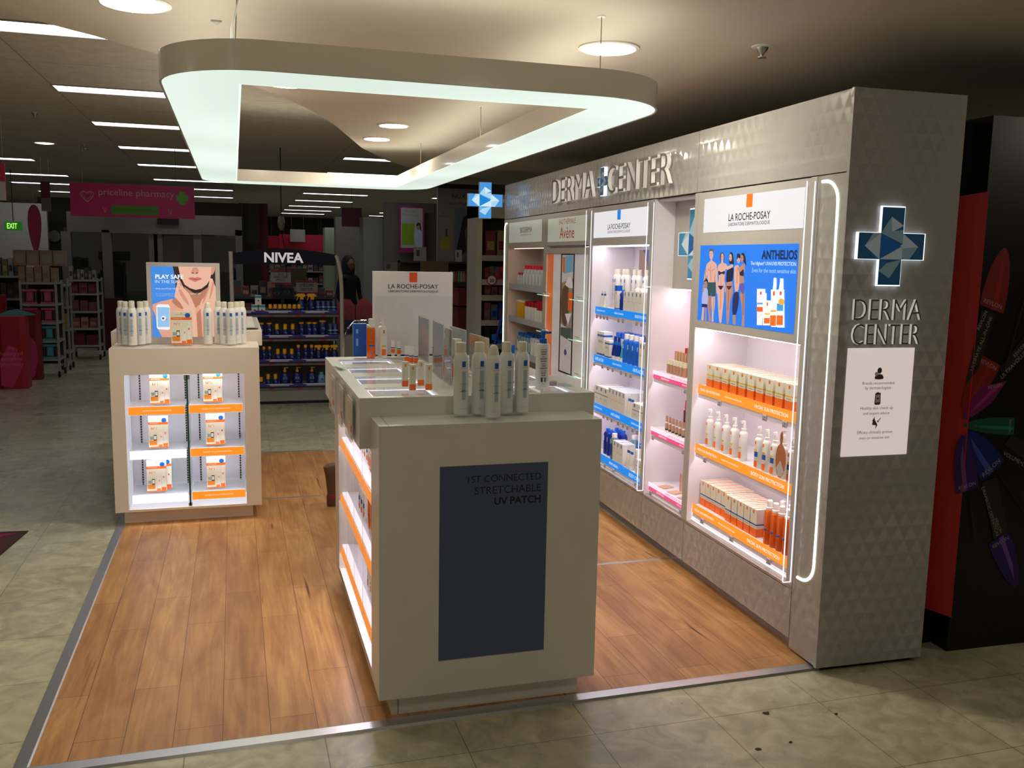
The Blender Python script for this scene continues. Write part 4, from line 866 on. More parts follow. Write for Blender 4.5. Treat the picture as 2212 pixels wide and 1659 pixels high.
# narrow make-up bay
b4 = bay('narrow white and pink make-up bay between the two lit bays', 1.190, 1.730, 1.222, 1.712, 1.928, 0.285, False)
led_head(b4, 1.222, 1.712, 1.45, 0.16)
PKL = mat('pink_light_tint', (214, 150, 176), 0.5)  # pink light on the bay's back wall, painted as a tint
MB(wo(b4)).box(0.296, 1.224, 0.99, 0.2995, 1.710, 1.45, PKL).build('pink_tint_panel', b4)
cb = MB(wo(b4)); cb.box(0.127, 1.224, 1.452, 0.29, 1.710, 1.927, GREYP); cb.build('cross_panel', b4)
cross(b4, (0.118, 1.453, 1.694), FACE_LEFT, 0.187, 0.062, 0.009, 0.25, wo(b4), LITEDGE, ((52, 128, 166), (70, 140, 176), (150, 182, 196), (192, 206, 214)))
PK = (246, 84, 140)
for zz in (0.951, 0.629, 0.306):
    sh = strip_shelf(b4, 1.225, 1.709, zz, zz+0.022, 0.30, PK, 0.8, [('SENSITIVE SKIN', 1.55, 0.10, WT), ('LONG LASTING', 1.30, 0.08, WT)], (1.30,) if zz > 0.7 else (1.68, 1.29), zs=zz+0.040)
    MB(wo(b4)).box(0.029, 1.225, zz+0.022, 0.034, 1.709, zz+0.044, ink((255, 226, 240), 1.0)).build('lit_riser', sh)
    letters('lettering', sh, 'LIMITED EDITION SENSITIVE', (0.0285, 1.36, zz+0.033), FACE_LEFT, ink((232, 110, 160), 0.5), width=0.24, off=wo(b4))
MB(wo(b4)).box(0.034, 1.225, 0.286, 0.29, 1.709, 0.290, _mc['lit_base']).build('lit_base', b4)

# blue skincare bay
b3 = bay('tall lit bay of blue and white skincare with a blue square on its sign', 1.730, 2.700, 1.762, 2.672, 1.692, 0.285, True, facez=1.694)
sign_panel(b3, 1.790, 2.652, 1.742, 1.903, 0.82, (24, 134, 236)); led_head(b3, 1.762, 2.672, 1.692)
MB(wo(b3)).box(0.045, 1.77, 0.286, 0.29, 2.665, 0.290, _mc['lit_base']).build('lit_base', b3)
BS = (24, 138, 240)
for zz, (t1, t2, t3), tg in ((1.254, ('THERMAL SPRING WATER', 'DERMO-CLEANSING', 'SENSITIVE SKIN'), (2.63, 2.56, 2.50, 2.44, 2.25, 2.18, 1.97, 1.90)), (0.937, ('ANTI-ACNE', 'DERMO CORRECTION', 'ANTI-ACNE'), (2.65, 2.5, 2.4, 2.32, 2.18, 2.10, 2.03)), (0.618, ('REDNESS SOLUTIONS', 'ANTI-AGEING', 'TARGETED SKIN CARE'), (2.45, 2.38, 2.31, 2.2, 2.12, 2.05, 1.97, 1.9)), (0.302, ('BODY CARE', 'MOISTURISING', 'BODY CARE'), (2.40, 2.25, 1.90, 1.84))):
    strip_shelf(b3, 1.768, 2.668, zz, zz+0.046, 0.30, BS, 0.85, [(t1, 2.56, 0.15, (210, 236, 255)), (t2, 2.25, 0.15, (210, 236, 255)), (t3, 1.92, 0.16, (210, 236, 255))], tg)
A = Art([(0, 0), (100, 0), (100, 100), (0, 100)], 0.42, 0.32, FACE_LEFT, (0.250, 2.27, 1.51), 0.35, wo(b3)); A.full((104, 104, 190)); A.poly([(0, 0), (22, 8), (36, 40), (50, 60), (46, 74), (54, 90), (44, 100), (0, 100)], (214, 158, 132), 2); A.poly([(0, 0), (14, 0), (20, 30), (6, 50), (0, 50)], (190, 150, 140), 2); A.ell(30, 44, 6, 3, (60, 40, 40)); A.build('face_poster', b3)
A.text('lettering', b3, 'ATRE\nINTENSE', 68, 30, (220, 220, 245), 92)
fin(b4, 1.7165)

# tester bay and first bay at the far end
b2 = bay('grey bay with orange side strip, glass ledges and a tall black-framed poster', 2.700, 3.700, 2.742, 3.672, 1.690, 0.285, False, facez=None, dp=0.22)
m = MB(wo(b2)); m.box(0.0, 2.742, 1.700, 0.02, 3.672, 1.936, GREYP); m.box(0.0, 2.742, 1.642, 0.02, 3.672, 1.682, GREYP); m.build('upper_panel', b2)
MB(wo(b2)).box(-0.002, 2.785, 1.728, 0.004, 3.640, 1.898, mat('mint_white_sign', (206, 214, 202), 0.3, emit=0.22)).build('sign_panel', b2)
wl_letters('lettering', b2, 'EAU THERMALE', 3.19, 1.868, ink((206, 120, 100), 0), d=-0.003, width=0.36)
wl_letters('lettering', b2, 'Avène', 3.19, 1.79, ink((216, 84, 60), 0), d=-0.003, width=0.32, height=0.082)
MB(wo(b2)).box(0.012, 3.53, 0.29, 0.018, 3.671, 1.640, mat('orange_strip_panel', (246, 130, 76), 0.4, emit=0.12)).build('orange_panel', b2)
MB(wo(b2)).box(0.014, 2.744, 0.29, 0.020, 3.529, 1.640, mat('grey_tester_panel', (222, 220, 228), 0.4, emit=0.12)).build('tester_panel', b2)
A = Art([(0, 0), (100, 0), (100, 300), (0, 300)], 0.30, 0.86, FACE_LEFT, (0.0125, 3.20, 1.215), 0.12, wo(b2)); A.full((26, 26, 28))
A.poly([(8, 4), (92, 4), (92, 296), (8, 296)], (206, 202, 210)); A.poly([(34, 6), (90, 6), (90, 44), (34, 50)], (120, 176, 222)); A.poly([(12, 10), (32, 8), (32, 50), (12, 46)], (222, 120, 60)); A.poly([(8, 74), (92, 60), (92, 190), (8, 176)], (150, 140, 122)); A.poly([(30, 90), (54, 60), (80, 60), (92, 84), (60, 84)], (226, 222, 232), 2); A.poly([(14, 90), (60, 84), (66, 150), (44, 182), (14, 160)], (98, 78, 64), 2); A.poly([(60, 96), (92, 94), (92, 140), (60, 140)], (232, 106, 40)); A.poly([(40, 150), (64, 176), (88, 146)], (230, 226, 236)); A.poly([(10, 186), (90, 182), (90, 216), (10, 206)], (78, 96, 92)); A.ell(50, 246, 10, 8, (80, 70, 160)); A.build('tall_poster', b2)
for (sc, zz) in ((3.72, 1.332), (3.70, 1.055), (3.66, 0.802), (2.84, 1.330), (2.85, 1.058), (2.84, 0.808)):
    sc = min(sc, 3.60); m = MB(wo(b2)); m.box(-0.06, sc-0.085, zz, 0.013, sc+0.085, zz+0.006, CLEAR); m.box(-0.062, sc-0.085, zz, -0.06, sc+0.085, zz+0.006, GLASSE); m.build('glass_ledge', b2)
    m = MB(wo(b2)); m.tube([(0.0, sc-0.05, zz+0.006), (-0.02, sc-0.03, zz+0.022), (-0.03, sc+0.03, zz+0.022), (-0.01, sc+0.05, zz+0.006)], 0.003, STEEL, 6); m.build('ledge_clip', b2)
    MB(wo(b2)).box(-0.03, sc-0.06, zz-0.004, -0.01, sc+0.06, zz-0.001, glow('ledge_light', (220, 255, 200), 1.6)).build('light_strip', b2)
fin(b2, 2.702)
b1 = bay('far end bay with small bottles and cartons on ribbed shelves', 3.700, 4.800, 3.740, 4.790, 1.690, 0.285, False, facez=1.692, lining=mat('warm_bay_lining', (222, 204, 196), 0.5))
MB(wo(b1)).box(-0.002, 3.800, 1.735, 0.004, 4.760, 1.905, _mc['mint_white_sign']).build('sign_panel', b1)
wl_letters('lettering', b1, 'BIODERMA', 4.23, 1.835, ink((90, 92, 90), 0), d=-0.003, width=0.34, height=0.044)
wl_letters('lettering', b1, 'LABORATOIRE DERMATOLOGIQUE', 4.23, 1.795, ink((150, 150, 146), 0), d=-0.003, width=0.32, height=0.012)
MB(wo(b1)).box(0.05, 3.76, 1.684, 0.07, 4.77, 1.689, glow('soft_strip', (255, 232, 214), 1.4)).build('light_strip', b1)
for zz in (1.362, 1.085, 0.80, 0.50):
    sh = MB(wo(b1)).box(0.02, 3.745, zz, 0.30, 4.785, zz+0.012, SHELFM).build('shelf', b1)
    MB(wo(b1)).box(0.012, 3.745, zz-0.026, 0.02, 4.785, zz+0.022, mat('ribbed_rail', (178, 180, 192), 0.35)).build('price_rail', sh)
for k_ in range(14):
    pass
end = wthing('end_post', 'slim far end post of the display wall with a rounded light loop', 'pillar', 4.865)
MB(wo(end)).box(0.0, 4.802, 0.02, 0.487, 4.93, 1.938, GREYP).build('front_panel', end)
loop(end, 4.83, 4.905, 0.335, 1.905, 0.05)
# small projecting cross sign
cs = wthing('cross_sign', 'glowing blue cross sign sticking out beyond the far end of the display wall', 'sign', 4.94, 2.103, -0.176)
BL = ((70, 150, 226), (110, 180, 236), (170, 214, 242), (206, 234, 250))
cross(cs, (-0.176, 4.932, 2.103), FACE_FRONT, 0.158, 0.055, 0.035, 0.95, wo(cs), mat('cross_sign_casing', (178, 184, 184), 0.4), BL)
MB(wo(cs)).box(-0.02, 4.9315, 2.088, 0.06, 4.955, 2.118, STEELG).build('wall_bracket', cs)

# ---- what stands on the shelves
def row(kind, n, s_first, s_last, d, z, what, where, group=None, scale=None, rows=1, dd=0.04, turn=0.0, jitter=0.0):
    rn = ['front row', 'second row', 'third row', 'fourth row', 'fifth row']
    for r_ in range(rows):
        for i in range(n):
            s = s_first if n == 1 else s_first+(s_last-s_first)*i/(n-1)
            place = ('%s from left, %s' % (ORD[i], rn[r_])) if rows > 1 else ('%s from left' % ORD[i] if n > 1 else '')
            lab = ' '.join((what+(', '+place if place else '')+', '+where).split())
            wput(kind, s+(random.random()-0.5)*jitter, d+r_*dd, z, lab, group, scale, turn+(random.random()-0.5)*jitter*4)
row('cartA', 10, 1.07, 0.36, 0.062, 0.9875, 'cream and orange carton', 'upper orange shelf', 'cartons on the upper orange shelf', rows=4, dd=0.038, jitter=0.004)
row('sun', 5, 1.095, 0.765, 0.075, 0.6825, 'white trigger sunscreen bottle with orange block', 'middle orange shelf', 'white sunscreen bottles on the middle orange shelf')
row('kids', 5, 0.612, 0.345, 0.068, 0.6825, 'blue and orange kids sunscreen spray', 'middle orange shelf', 'kids sunscreen sprays on the middle orange shelf', scale=0.97)
row('cartB', 5, 1.125, 0.905, 0.085, 0.3675, 'cream carton with blue line', 'lowest orange shelf, far block', 'blue-lined cartons on the lowest orange shelf', rows=4, dd=0.038, scale=(0.98, 1, 1))
row('cartB', 5, 0.835, 0.60, 0.070, 0.3675, 'cream carton with blue line', 'lowest orange shelf, near block', 'blue-lined cartons on the lowest orange shelf', rows=4, dd=0.038)
row('oil', 5, 0.485, 0.285, 0.062, 0.3675, 'orange oil bottle with white cap', 'lowest orange shelf', 'orange oil bottles on the lowest orange shelf')
row('oil', 3, 0.46, 0.33, 0.112, 0.3675, 'orange oil bottle behind the front ones', 'lowest orange shelf', 'orange oil bottles on the lowest orange shelf')
# hanging brown product tag
t = wthing('shelf_talker', 'brown teardrop card with silver tip clipped over the kids sunscreen sprays', 'hang tag', 0.36, 0.80, 0.028)
A = Art([(0, 0), (100, 0), (100, 200), (0, 200)], 0.085, 0.20, FACE_LEFT, (0.012, 0.345, 0.80), 0.0, wo(t))
A.poly([(40, 56), (36, 20), (44, 2), (56, 2), (62, 20), (58, 56)], (176, 108, 66), 2); A.poly([(4, 130), (12, 80), (34, 56), (66, 56), (92, 84), (98, 130), (80, 178), (50, 198), (20, 178)], (180, 112, 70), 2); A.poly([(14, 160), (50, 122), (84, 166), (64, 192), (36, 192)], (196, 190, 182), 0)
A.build('card', t); MB(wo(t)).box(0.012, 0.34, 0.895, 0.034, 0.35, 0.905, CLEARW).build('clip', t)
# blue bay
g = 'aerosol cans at the back of the top blue shelf'
for i, (s, d) in enumerate(((2.60, 0.15), (2.545, 0.14), (2.49, 0.16), (2.41, 0.15), (2.34, 0.17), (2.25, 0.16), (2.16, 0.17), (2.08, 0.19))):
    wput('can', s, d, 1.2965, 'white aerosol can, %s from left in the back of the top blue shelf' % ORD[i], g)
wput('bluebox', 2.345, 0.062, 1.2965, 'deep blue carton in front of the cans on the top blue shelf', None, (0.6, 0.9, 1.15))
wput('deepbottle', 2.27, 0.062, 1.2965, 'dark blue bottle beside the blue carton on the top blue shelf', None, (0.7, 0.7, 0.75))
row('whitetube', 2, 2.62, 2.57, 0.06, 1.2965, 'small pale tube standing on its cap', 'top blue shelf', 'pale tubes on the top blue shelf', scale=0.8)
row('whitebox', 7, 2.19, 1.84, 0.062, 1.2965, 'white carton with blue square', 'front of the top blue shelf', 'white cartons on the top blue shelf', scale=(1, 1, 1.02))
row('lotion', 5, 2.16, 1.86, 0.115, 1.2965, 'white bottle behind the cartons', 'top blue shelf', 'white bottles on the top blue shelf', scale=0.92)
wput('setbox', 2.575, 0.07, 0.9795, 'white gift set box with blue bands at the left end of the second blue shelf')
wput('setbox', 2.452, 0.06, 0.9795, 'smaller white set box with tubes printed on it, second blue shelf', None, 0.7)
row('bluebox', 4, 2.47, 2.17, 0.14, 0.9795, 'white carton with blue top', 'second blue shelf', 'blue-topped cartons on the second blue shelf', scale=(1.2, 1, 1.25), rows=2, dd=0.05)
row('bluetube', 2, 2.37, 2.31, 0.062, 0.9795, 'dark blue tube standing on its white cap', 'second blue shelf', 'dark blue tubes on the second blue shelf', scale=1.05)
wput('turqtube', 2.265, 0.075, 0.9795, 'turquoise tube on its cap, second blue shelf')
row('bluebottle', 4, 2.20, 1.98, 0.07, 0.9795, 'bright blue bottle with white cap', 'second blue shelf', 'blue bottles on the second blue shelf', scale=(0.95, 0.95, 1.05))
row('whitebox', 3, 1.925, 1.83, 0.062, 0.9795, 'tall white carton', 'right end of the second blue shelf', 'tall white cartons on the second blue shelf', scale=(1, 1, 1.25))
row('widebox', 3, 2.62, 2.46, 0.068, 0.6605, 'wide white carton', 'third blue shelf', 'wide white cartons on the third blue shelf', scale=(0.9, 1, 1.2), rows=3, dd=0.052)
row('whitebox', 5, 2.385, 2.16, 0.062, 0.6605, 'white carton in the long block', 'third blue shelf', 'white cartons on the third blue shelf', scale=(1.1, 1, 1.15), rows=4, dd=0.042)
row('whitetube', 2, 2.10, 2.055, 0.06, 0.6605, 'white tube with blue square', 'third blue shelf', 'white tubes on the third blue shelf')
row('widebox', 3, 1.99, 1.83, 0.07, 0.6605, 'short white carton with dark square', 'third blue shelf', 'short cartons on the third blue shelf', scale=(0.9, 1, 1.0), rows=2, dd=0.055)
row('deepbottle', 3, 2.50, 2.385, 0.085, 0.3450, 'dark blue bottle', 'lowest blue shelf', 'dark blue bottles on the lowest blue shelf', scale=1.0, rows=2, dd=0.06)
wput('clearblue', 2.335, 0.066, 0.3450, 'clear pale blue bottle with white cap at the front of the lowest blue shelf', None, 1.02)
wput('clearblue', 2.25, 0.165, 0.3450, 'clear pale blue bottle peeking over the white cartons on the lowest blue shelf', None, 1.02)
row('whitebox', 3, 2.275, 2.165, 0.062, 0.3450, 'white carton with blue top edge', 'lowest blue shelf', 'white cartons on the lowest blue shelf', scale=(1.15, 1, 1.1), rows=2, dd=0.042)
row('whitetube', 2, 2.08, 2.03, 0.058, 0.3450, 'clear white tube on a blue cap', 'lowest blue shelf', 'white tubes on the lowest blue shelf', scale=1.0)
wput('pump', 1.975, 0.075, 0.3450, 'white pump jar with broad shoulders on the lowest blue shelf', None, 0.95)
row('widebox', 2, 1.90, 1.82, 0.066, 0.3450, 'short white carton stacked low', 'right end of the lowest blue shelf', 'short cartons on the lowest blue shelf', scale=(0.8, 1, 0.9))
# make-up bay
row('found', 6, 1.605, 1.405, 0.075, 0.9915, 'beige foundation bottle with white cap', 'top pink shelf', 'foundation bottles on the top pink shelf', turn=0.1)
for r_ in range(2): row('stripe', 7, 1.59, 1.37, 0.135, 0.9915+r_*0.0605, 'beige and red striped carton, %s layer' % ('lower', 'upper')[r_], 'top pink shelf', 'striped cartons on the top pink shelf', scale=(1, 1, 1.2))
wput('palette', 1.40, 0.135, 1.1125, 'flat beige carton lying on top of the striped stack, top pink shelf')
row('foundtube', 6, 1.60, 1.39, 0.075, 0.6695, 'beige foundation tube', 'middle pink shelf', 'foundation tubes on the middle pink shelf', turn=0.25, scale=0.95)
for r_ in range(2): row('stripedark', 4, 1.50, 1.37, 0.16, 0.6695+r_*0.0625, 'dark carton with red stripe, %s layer' % ('lower', 'upper')[r_], 'middle pink shelf', 'dark striped cartons on the middle pink shelf')
for r_ in range(2): wput('palette', 1.42, 0.16, 0.7945+r_*0.0286, 'flat tan palette carton, %s of two on the dark stack' % ('lower', 'upper')[r_], 'palette cartons on the middle pink shelf')
for r_ in range(2): row('stripe', 4, 1.47, 1.33, 0.14, 0.3465+r_*0.0505, 'coral striped carton, %s layer' % ('lower', 'upper')[r_], 'lowest pink shelf', 'striped cartons on the lowest pink shelf', scale=(1, 1, 1))
row('card', 3, 1.58, 1.33, 0.075, 0.3465, 'rose compact sample card lying flat', 'lowest pink shelf', 'sample cards on the lowest pink shelf', turn=0.3)
# far bay
row('bio', 3, 4.72, 4.58, 0.09, 1.3745, 'small clear bottle with pink cap', 'top ribbed shelf', 'small pink-capped bottles', scale=0.75)
row('bio', 6, 4.49, 4.02, 0.09, 1.3745, 'tall clear bottle with pink cap', 'top ribbed shelf', 'tall pink-capped bottles', scale=(1.15, 1.15, 1.2), rows=2, dd=0.075)
row('yellowbox', 3, 4.66, 4.52, 0.08, 1.0975, 'amber carton', 'middle ribbed shelf', 'amber cartons')
row('redbox', 4, 4.40, 4.12, 0.085, 1.0975, 'white carton with red top', 'middle ribbed shelf', 'red-topped cartons', rows=2, dd=0.06)
row('redbox2', 3, 4.04, 3.88, 0.08, 1.0975, 'red carton with white base', 'middle ribbed shelf', 'red cartons')
row('bioblue', 5, 4.66, 4.30, 0.09, 0.8125, 'pale bottle with blue cap', 'third ribbed shelf', 'blue-capped bottles', rows=2, dd=0.07)
row('whitebox', 3, 4.18, 4.00, 0.07, 0.8125, 'white carton with blue logo', 'third ribbed shelf', 'white cartons on the ribbed shelf', scale=(1.3, 1, 1.2))
# ================================================================== island counter in the middle
X0, X1, Y0, YD, Y1 = 0.4465, 1.2311, 2.9219, 3.107, 4.418
ic = thing('island_counter', 'white island counter with dark screen in its end and glowing orange shelves on its side', 'counter', ((X0+X1)/2, (Y0+Y1)/2, 0.011), -0.006)
IO = (ic.location.x, ic.location.y, ic.location.z)
m = MB(IO)     # end block with a screen recess
sx0, sx1, sz0, sz1 = 0.651, 1.036, 0.214, 0.903
m.box(X0, Y0, 0.095, sx0, YD, 1.0475, ISLE); m.box(sx1, Y0, 0.095, X1, YD, 1.0475, ISLE); m.box(sx0, Y0, 0.095, sx1, YD, sz0, ISLE); m.box(sx0, Y0, sz1, sx1, YD, 1.0475, ISLE); m.box(sx0, Y0+0.05, sz0, sx1, YD, sz1, ISLE)
m.build('end_block', ic)
m = MB(IO); m.box(X0+0.032, Y0+0.004, 1.0475, X0+0.0335, YD, 1.0478, GRAYD); m.build('deck_seam', ic)
scr = MB(IO).box(sx0+0.002, Y0+0.004, sz0+0.002, sx1-0.002, Y0+0.05, sz1-0.002, mat('screen_glass', (8, 9, 11), 0.16, emit=0.5, ecol=(44, 48, 58))).build('screen', ic)
SI = ink((20, 22, 30), 0.0, 0.3)
for tx, z, wd, bo in (('1ST CONNECTED', 0.853, 0.262, 0.0), ('STRETCHABLE', 0.812, 0.238, 0.0), ('UV PATCH', 0.772, 0.168, 0.03)):
    letters('lettering', scr, tx, (1.012, Y0+0.0036, z), FACE_FRONT, SI, width=wd, off=IO, bold=bo, align='RIGHT')
MB(IO).box(X0+0.050, Y0+0.055, 0.0, X1-0.044, Y1-0.05, 0.095, ISLE).build('plinth', ic)
m = MB(IO); m.box(X0+0.0725, Y0+0.0545, 0.004, X0+0.0745, Y0+0.0551, 0.093, DARK); m.build('plinth_seam', ic)
ZT, ZU = 1.1139, 0.936
U0, U1 = 0.406, 1.2728
m = MB(IO)     # upper slab as a tray of boards with glass-topped light wells
wells = []
for (a, b_, c, d_) in ((0.452, 3.140, 0.722, 3.360), (0.458, 3.455, 0.700, 3.672), (0.458, 3.800, 0.690, 4.010), (0.458, 4.12, 0.66, 4.30), (0.93, 3.140, 1.21, 3.360), (0.93, 3.455, 1.21, 3.672), (0.93, 3.800, 1.21, 4.010), (0.93, 4.12, 1.21, 4.30)):
    wells.append((a, b_, c, d_))
m.box(U0, YD, ZU, U1, Y1, ZT-0.012, ISLE)
xs = [U0, 0.455, 0.695, 0.93, 1.21, U1]
ys = [YD, 3.14, 3.36, 3.455, 3.672, 3.80, 4.01, 4.12, 4.30, Y1]
for i in range(len(xs)-1):
    for j in range(len(ys)-1):
        if i in (1, 3) and j % 2 == 1: continue
        m.box(xs[i], ys[j], ZT-0.012, xs[i+1], ys[j+1], ZT, ISLE)
m.build('upper_slab', ic)
WG = glow('well_light', (238, 236, 250), 2.2); WD = mat('well_floor', (226, 226, 238), 0.3)
for i in (1, 3):
    for j in (1, 3, 5, 7):
        a, b_, c, d_ = xs[i]+0.0005, ys[j]+0.0005, xs[i+1]-0.0005, ys[j+1]-0.0005
        q = MB(IO); q.box(a, b_, ZT-0.0118, c, d_, ZT-0.0105, WD); w_ = q.build('light_well', ic)
        q = MB(IO)
        q.box(a+0.001, b_+0.001, ZT-0.0104, a+0.012, d_-0.001, ZT-0.0098, WG); q.box(c-0.012, b_+0.001, ZT-0.0104, c-0.001, d_-0.001, ZT-0.0098, WG); q.box(a+0.012, d_-0.013, ZT-0.0104, c-0.012, d_-0.001, ZT-0.0098, WG); q.box(a+0.012, b_+0.001, ZT-0.0104, c-0.012, b_+0.006, ZT-0.0098, WG); q.build('light_strip', w_)
        q = MB(IO); q.box(a, b_, ZT-0.003, c, d_, ZT-0.0005, CLEAR); q.build('glass_cover', w_)
# side shelving (left and right), body boards
BODY = mat('counter_side', (214, 206, 192), 0.35)
m = MB(IO); m.box(X0, Y1-0.07-0.12, 0.095, X1, Y1-0.03, ZU, BODY); m.box((X0+X1)/2-0.006, YD, 0.095, (X0+X1)/2+0.006, Y1-0.19, ZU, INNER); m.box(X0, YD, 0.095, X1, Y1-0.19, 0.118, INNER); m.box(X0, YD, 0.925, X1, Y1-0.19, ZU, BODY); m.build('body', ic)
SLIT = glow('side_shelf_light', (250, 238, 246), 18.0)
OPL0, OPL1 = YD+0.001, Y1-0.191
for sd, xf, sg in (('left', X0, 1), ('right', X1, -1)):
    q = MB(IO); q.box(xf+sg*0.03, OPL0+0.02, 0.917, xf+sg*0.05, OPL1-0.02, 0.922, SLIT); q.build('light_strip', ic)
    for k, zz in enumerate((0.720, 0.455, 0.200)):
        sh = MB(IO).box(xf+sg*0.03, OPL0, zz+0.030, xf+sg*0.36, OPL1, zz+0.036, mat('glass_shelf_white', (226, 226, 236), 0.15)).build('shelf', ic)
        q = MB(IO)
        L = (OPL1-OPL0)/4
        for i in range(4):
            a, b_ = OPL0+L*i+0.004, OPL0+L*(i+1)-0.004
            q.add([(xf+sg*0.006, a, zz), (xf+sg*0.006, b_, zz), (xf+sg*0.012, b_, zz+0.033), (xf+sg*0.012, a, zz+0.033), (xf+sg*0.009, a, zz), (xf+sg*0.009, b_, zz), (xf+sg*0.015, b_, zz+0.033), (xf+sg*0.015, a, zz+0.033)], [(0, 1, 2, 3), (7, 6, 5, 4), (0, 4, 5, 1), (3, 2, 6, 7), (0, 3, 7, 4), (1, 5, 6, 2)], ink((250, 146, 58), 0.85))
        q.build('price_rail', sh)
        q = MB(IO); q.box(xf+sg*0.016, OPL0, zz+0.036, xf+sg*0.042, OPL1, zz+0.038, glow('shelf_glow', (250, 240, 246), 0.95)); q.build('lit_ledge', sh)
        q = MB(IO)
        for i in range(5): y = min(max(OPL0+L*i, OPL0+0.002), OPL1-0.004); q.box(xf+sg*0.005, y-0.001, zz, xf+sg*0.02, y+0.001, min(zz+0.245, 0.92), CLEAR); q.box(xf+sg*0.004, y-0.0012, zz, xf+sg*0.005, y+0.0012, min(zz+0.245, 0.92), mat('polished_edge', (224, 226, 232), 0.3))
        q.build('acrylic_divider', sh)
        q = MB(IO); q.box(xf+sg*0.05, OPL0+0.02, zz+0.024, xf+sg*0.06, OPL1-0.02, zz+0.028, SLIT); q.build('light_strip', sh)
    q = MB(IO); q.box(xf+sg*0.004, OPL0, 0.119, xf+sg*0.2, OPL1, 0.121, glow('shelf_glow', (250, 240, 246), 0.95)); q.build('lit_base', ic)
    q = MB(IO); q.box(xf, OPL0, 0.095, xf+sg*0.003, OPL1, 0.128, mat('pale_lip', (232, 222, 220), 0.4)); q.build('lower_lip', ic)
# acrylic leaflet pockets hanging on the slab side
for i, y in enumerate((3.20, 3.50, 3.80)):
    t = thing('leaflet_pocket', 'clear acrylic pocket with printed card on the island slab side, %s from the screen end' % ORD[i], 'leaflet holder', (U0-0.001, y, 0.94), -0.006, 'leaflet pockets on the island side')
    q = MB(); q.box(-0.022, 0.0, 0.0, -0.020, 0.18, 0.155, CLEAR); q.box(-0.020, 0, 0, 0, 0.18, 0.002, CLEAR); q.box(-0.022, -0.002, 0, 0, 0.0, 0.155, CLEAR); q.build('acrylic_pocket', t)
    q = MB(); q.box(-0.014, 0.02, 0.004, -0.012, 0.16, 0.150, mat('leaflet_paper', (236, 228, 224), 0.5)); q.box(-0.0146, 0.03, 0.03, -0.014, 0.11, 0.055, mat('coral_print', (238, 120, 80), 0.5)); q.box(-0.0146, 0.07, 0.06, -0.014, 0.14, 0.13, mat('brown_print', (206, 150, 120), 0.5)); q.build('printed_card', t)
def iput(kind, x, y, z, label, group=None, scale=None, turn=0.0): return put(kind, (x, y, z), turn, label, group, scale)
for i, (kd, x, y, lab) in enumerate((('can', 0.748, 3.055, 'white aerosol can at the left end of the five cans on the island front ledge'), ('can', 0.815, 3.062, 'white aerosol can second from left, partly behind the uncapped one, island front ledge'), ('can_dome', 0.847, 2.990, 'white aerosol can without its tall cap, frontmost of the five on the island ledge'), ('can', 0.914, 3.060, 'white aerosol can just behind and right of the uncapped one on the island ledge'), ('can', 0.973, 3.062, 'white aerosol can at the right end of the five on the island front ledge'))):
    iput(kd, x, y, 1.0595, lab, 'aerosol cans on the island ledge', turn=0.18)
ZI = 1.1255
iput('pump', 1.089, 3.175, ZI, 'white pump bottle with blue pump head on the island counter', None, (1.12, 1.12, 1.12), 0.35)
iput('oil', 0.604, 4.235, ZI, 'orange oil bottle with white cap at the back left of the island counter', None, (1.0, 1.0, 0.94), 0.1)
iput('lotion', 0.663, 4.272, ZI, 'white bottle with orange label beside the orange oil bottle on the island counter', None, 0.98, 0.2)
iput('suntube', 0.722, 4.325, ZI, 'small orange and white tube, rear one of the pair before the brand board', 'tube pair before the brand board', 0.62)
iput('suntube', 0.742, 4.275, ZI, 'small orange and white tube, front one of the pair before the brand board', 'tube pair before the brand board', 0.62)
for i, (x, y) in enumerate(((0.718, 3.93), (0.732, 3.90), (0.748, 3.875))): iput('suntube', x, y, ZI, 'small sunscreen tube in the tilted trio beside the acrylic poster, %s from left' % ORD[i], 'tube trio on the island', 0.7, 0.2*i)
for i, (x, y) in enumerate(((0.594, 3.290), (0.603, 3.190), (0.655, 3.300), (0.662, 3.190))): iput('minibottle', x, y, ZI, 'slim white sample pack standing on the nearest light well, %s from left' % ORD[i], 'slim sample packs on the island', 0.95)
# brochure box wrapped in film
t = thing('film_wrapped_box', 'blue box in crinkled clear film at the far left corner of the island counter', 'box', (0.535, 4.33, ZI), 0.0)
q = MB(); q.box(0, 0, 0, 0.062, 0.04, 0.155, mat('royal_blue_carton', (18, 84, 178), 0.35)); q.box(0.062, 0.002, 0, 0.078, 0.04, 0.150, CARD); q.build('carton', t)
q = MB(); q.box(0.012, -0.0006, 0.05, 0.022, 0, 0.085, SKYB); q.box(0.012, -0.0006, 0.11, 0.022, 0, 0.13, SKYB); q.build('label', t)
bm_pts = [(-0.045, 0), (-0.040, 0.09), (-0.025, 0.13), (0.01, 0.17), (0.06, 0.172), (0.09, 0.155), (0.096, 0.08), (0.098, 0)]
vs = []; 
for j in range(5):
    for i, (a, b_) in enumerate(bm_pts): vs.append((a+random.uniform(-.004, .004), -0.012+j*0.017, b_+random.uniform(-.003, .003)))
q = MB(); q.add(vs, [(j*8+i, j*8+i+1, j*8+8+i+1, j*8+8+i) for j in range(4) for i in range(7)], CLEAR); q.build('clear_film', t)
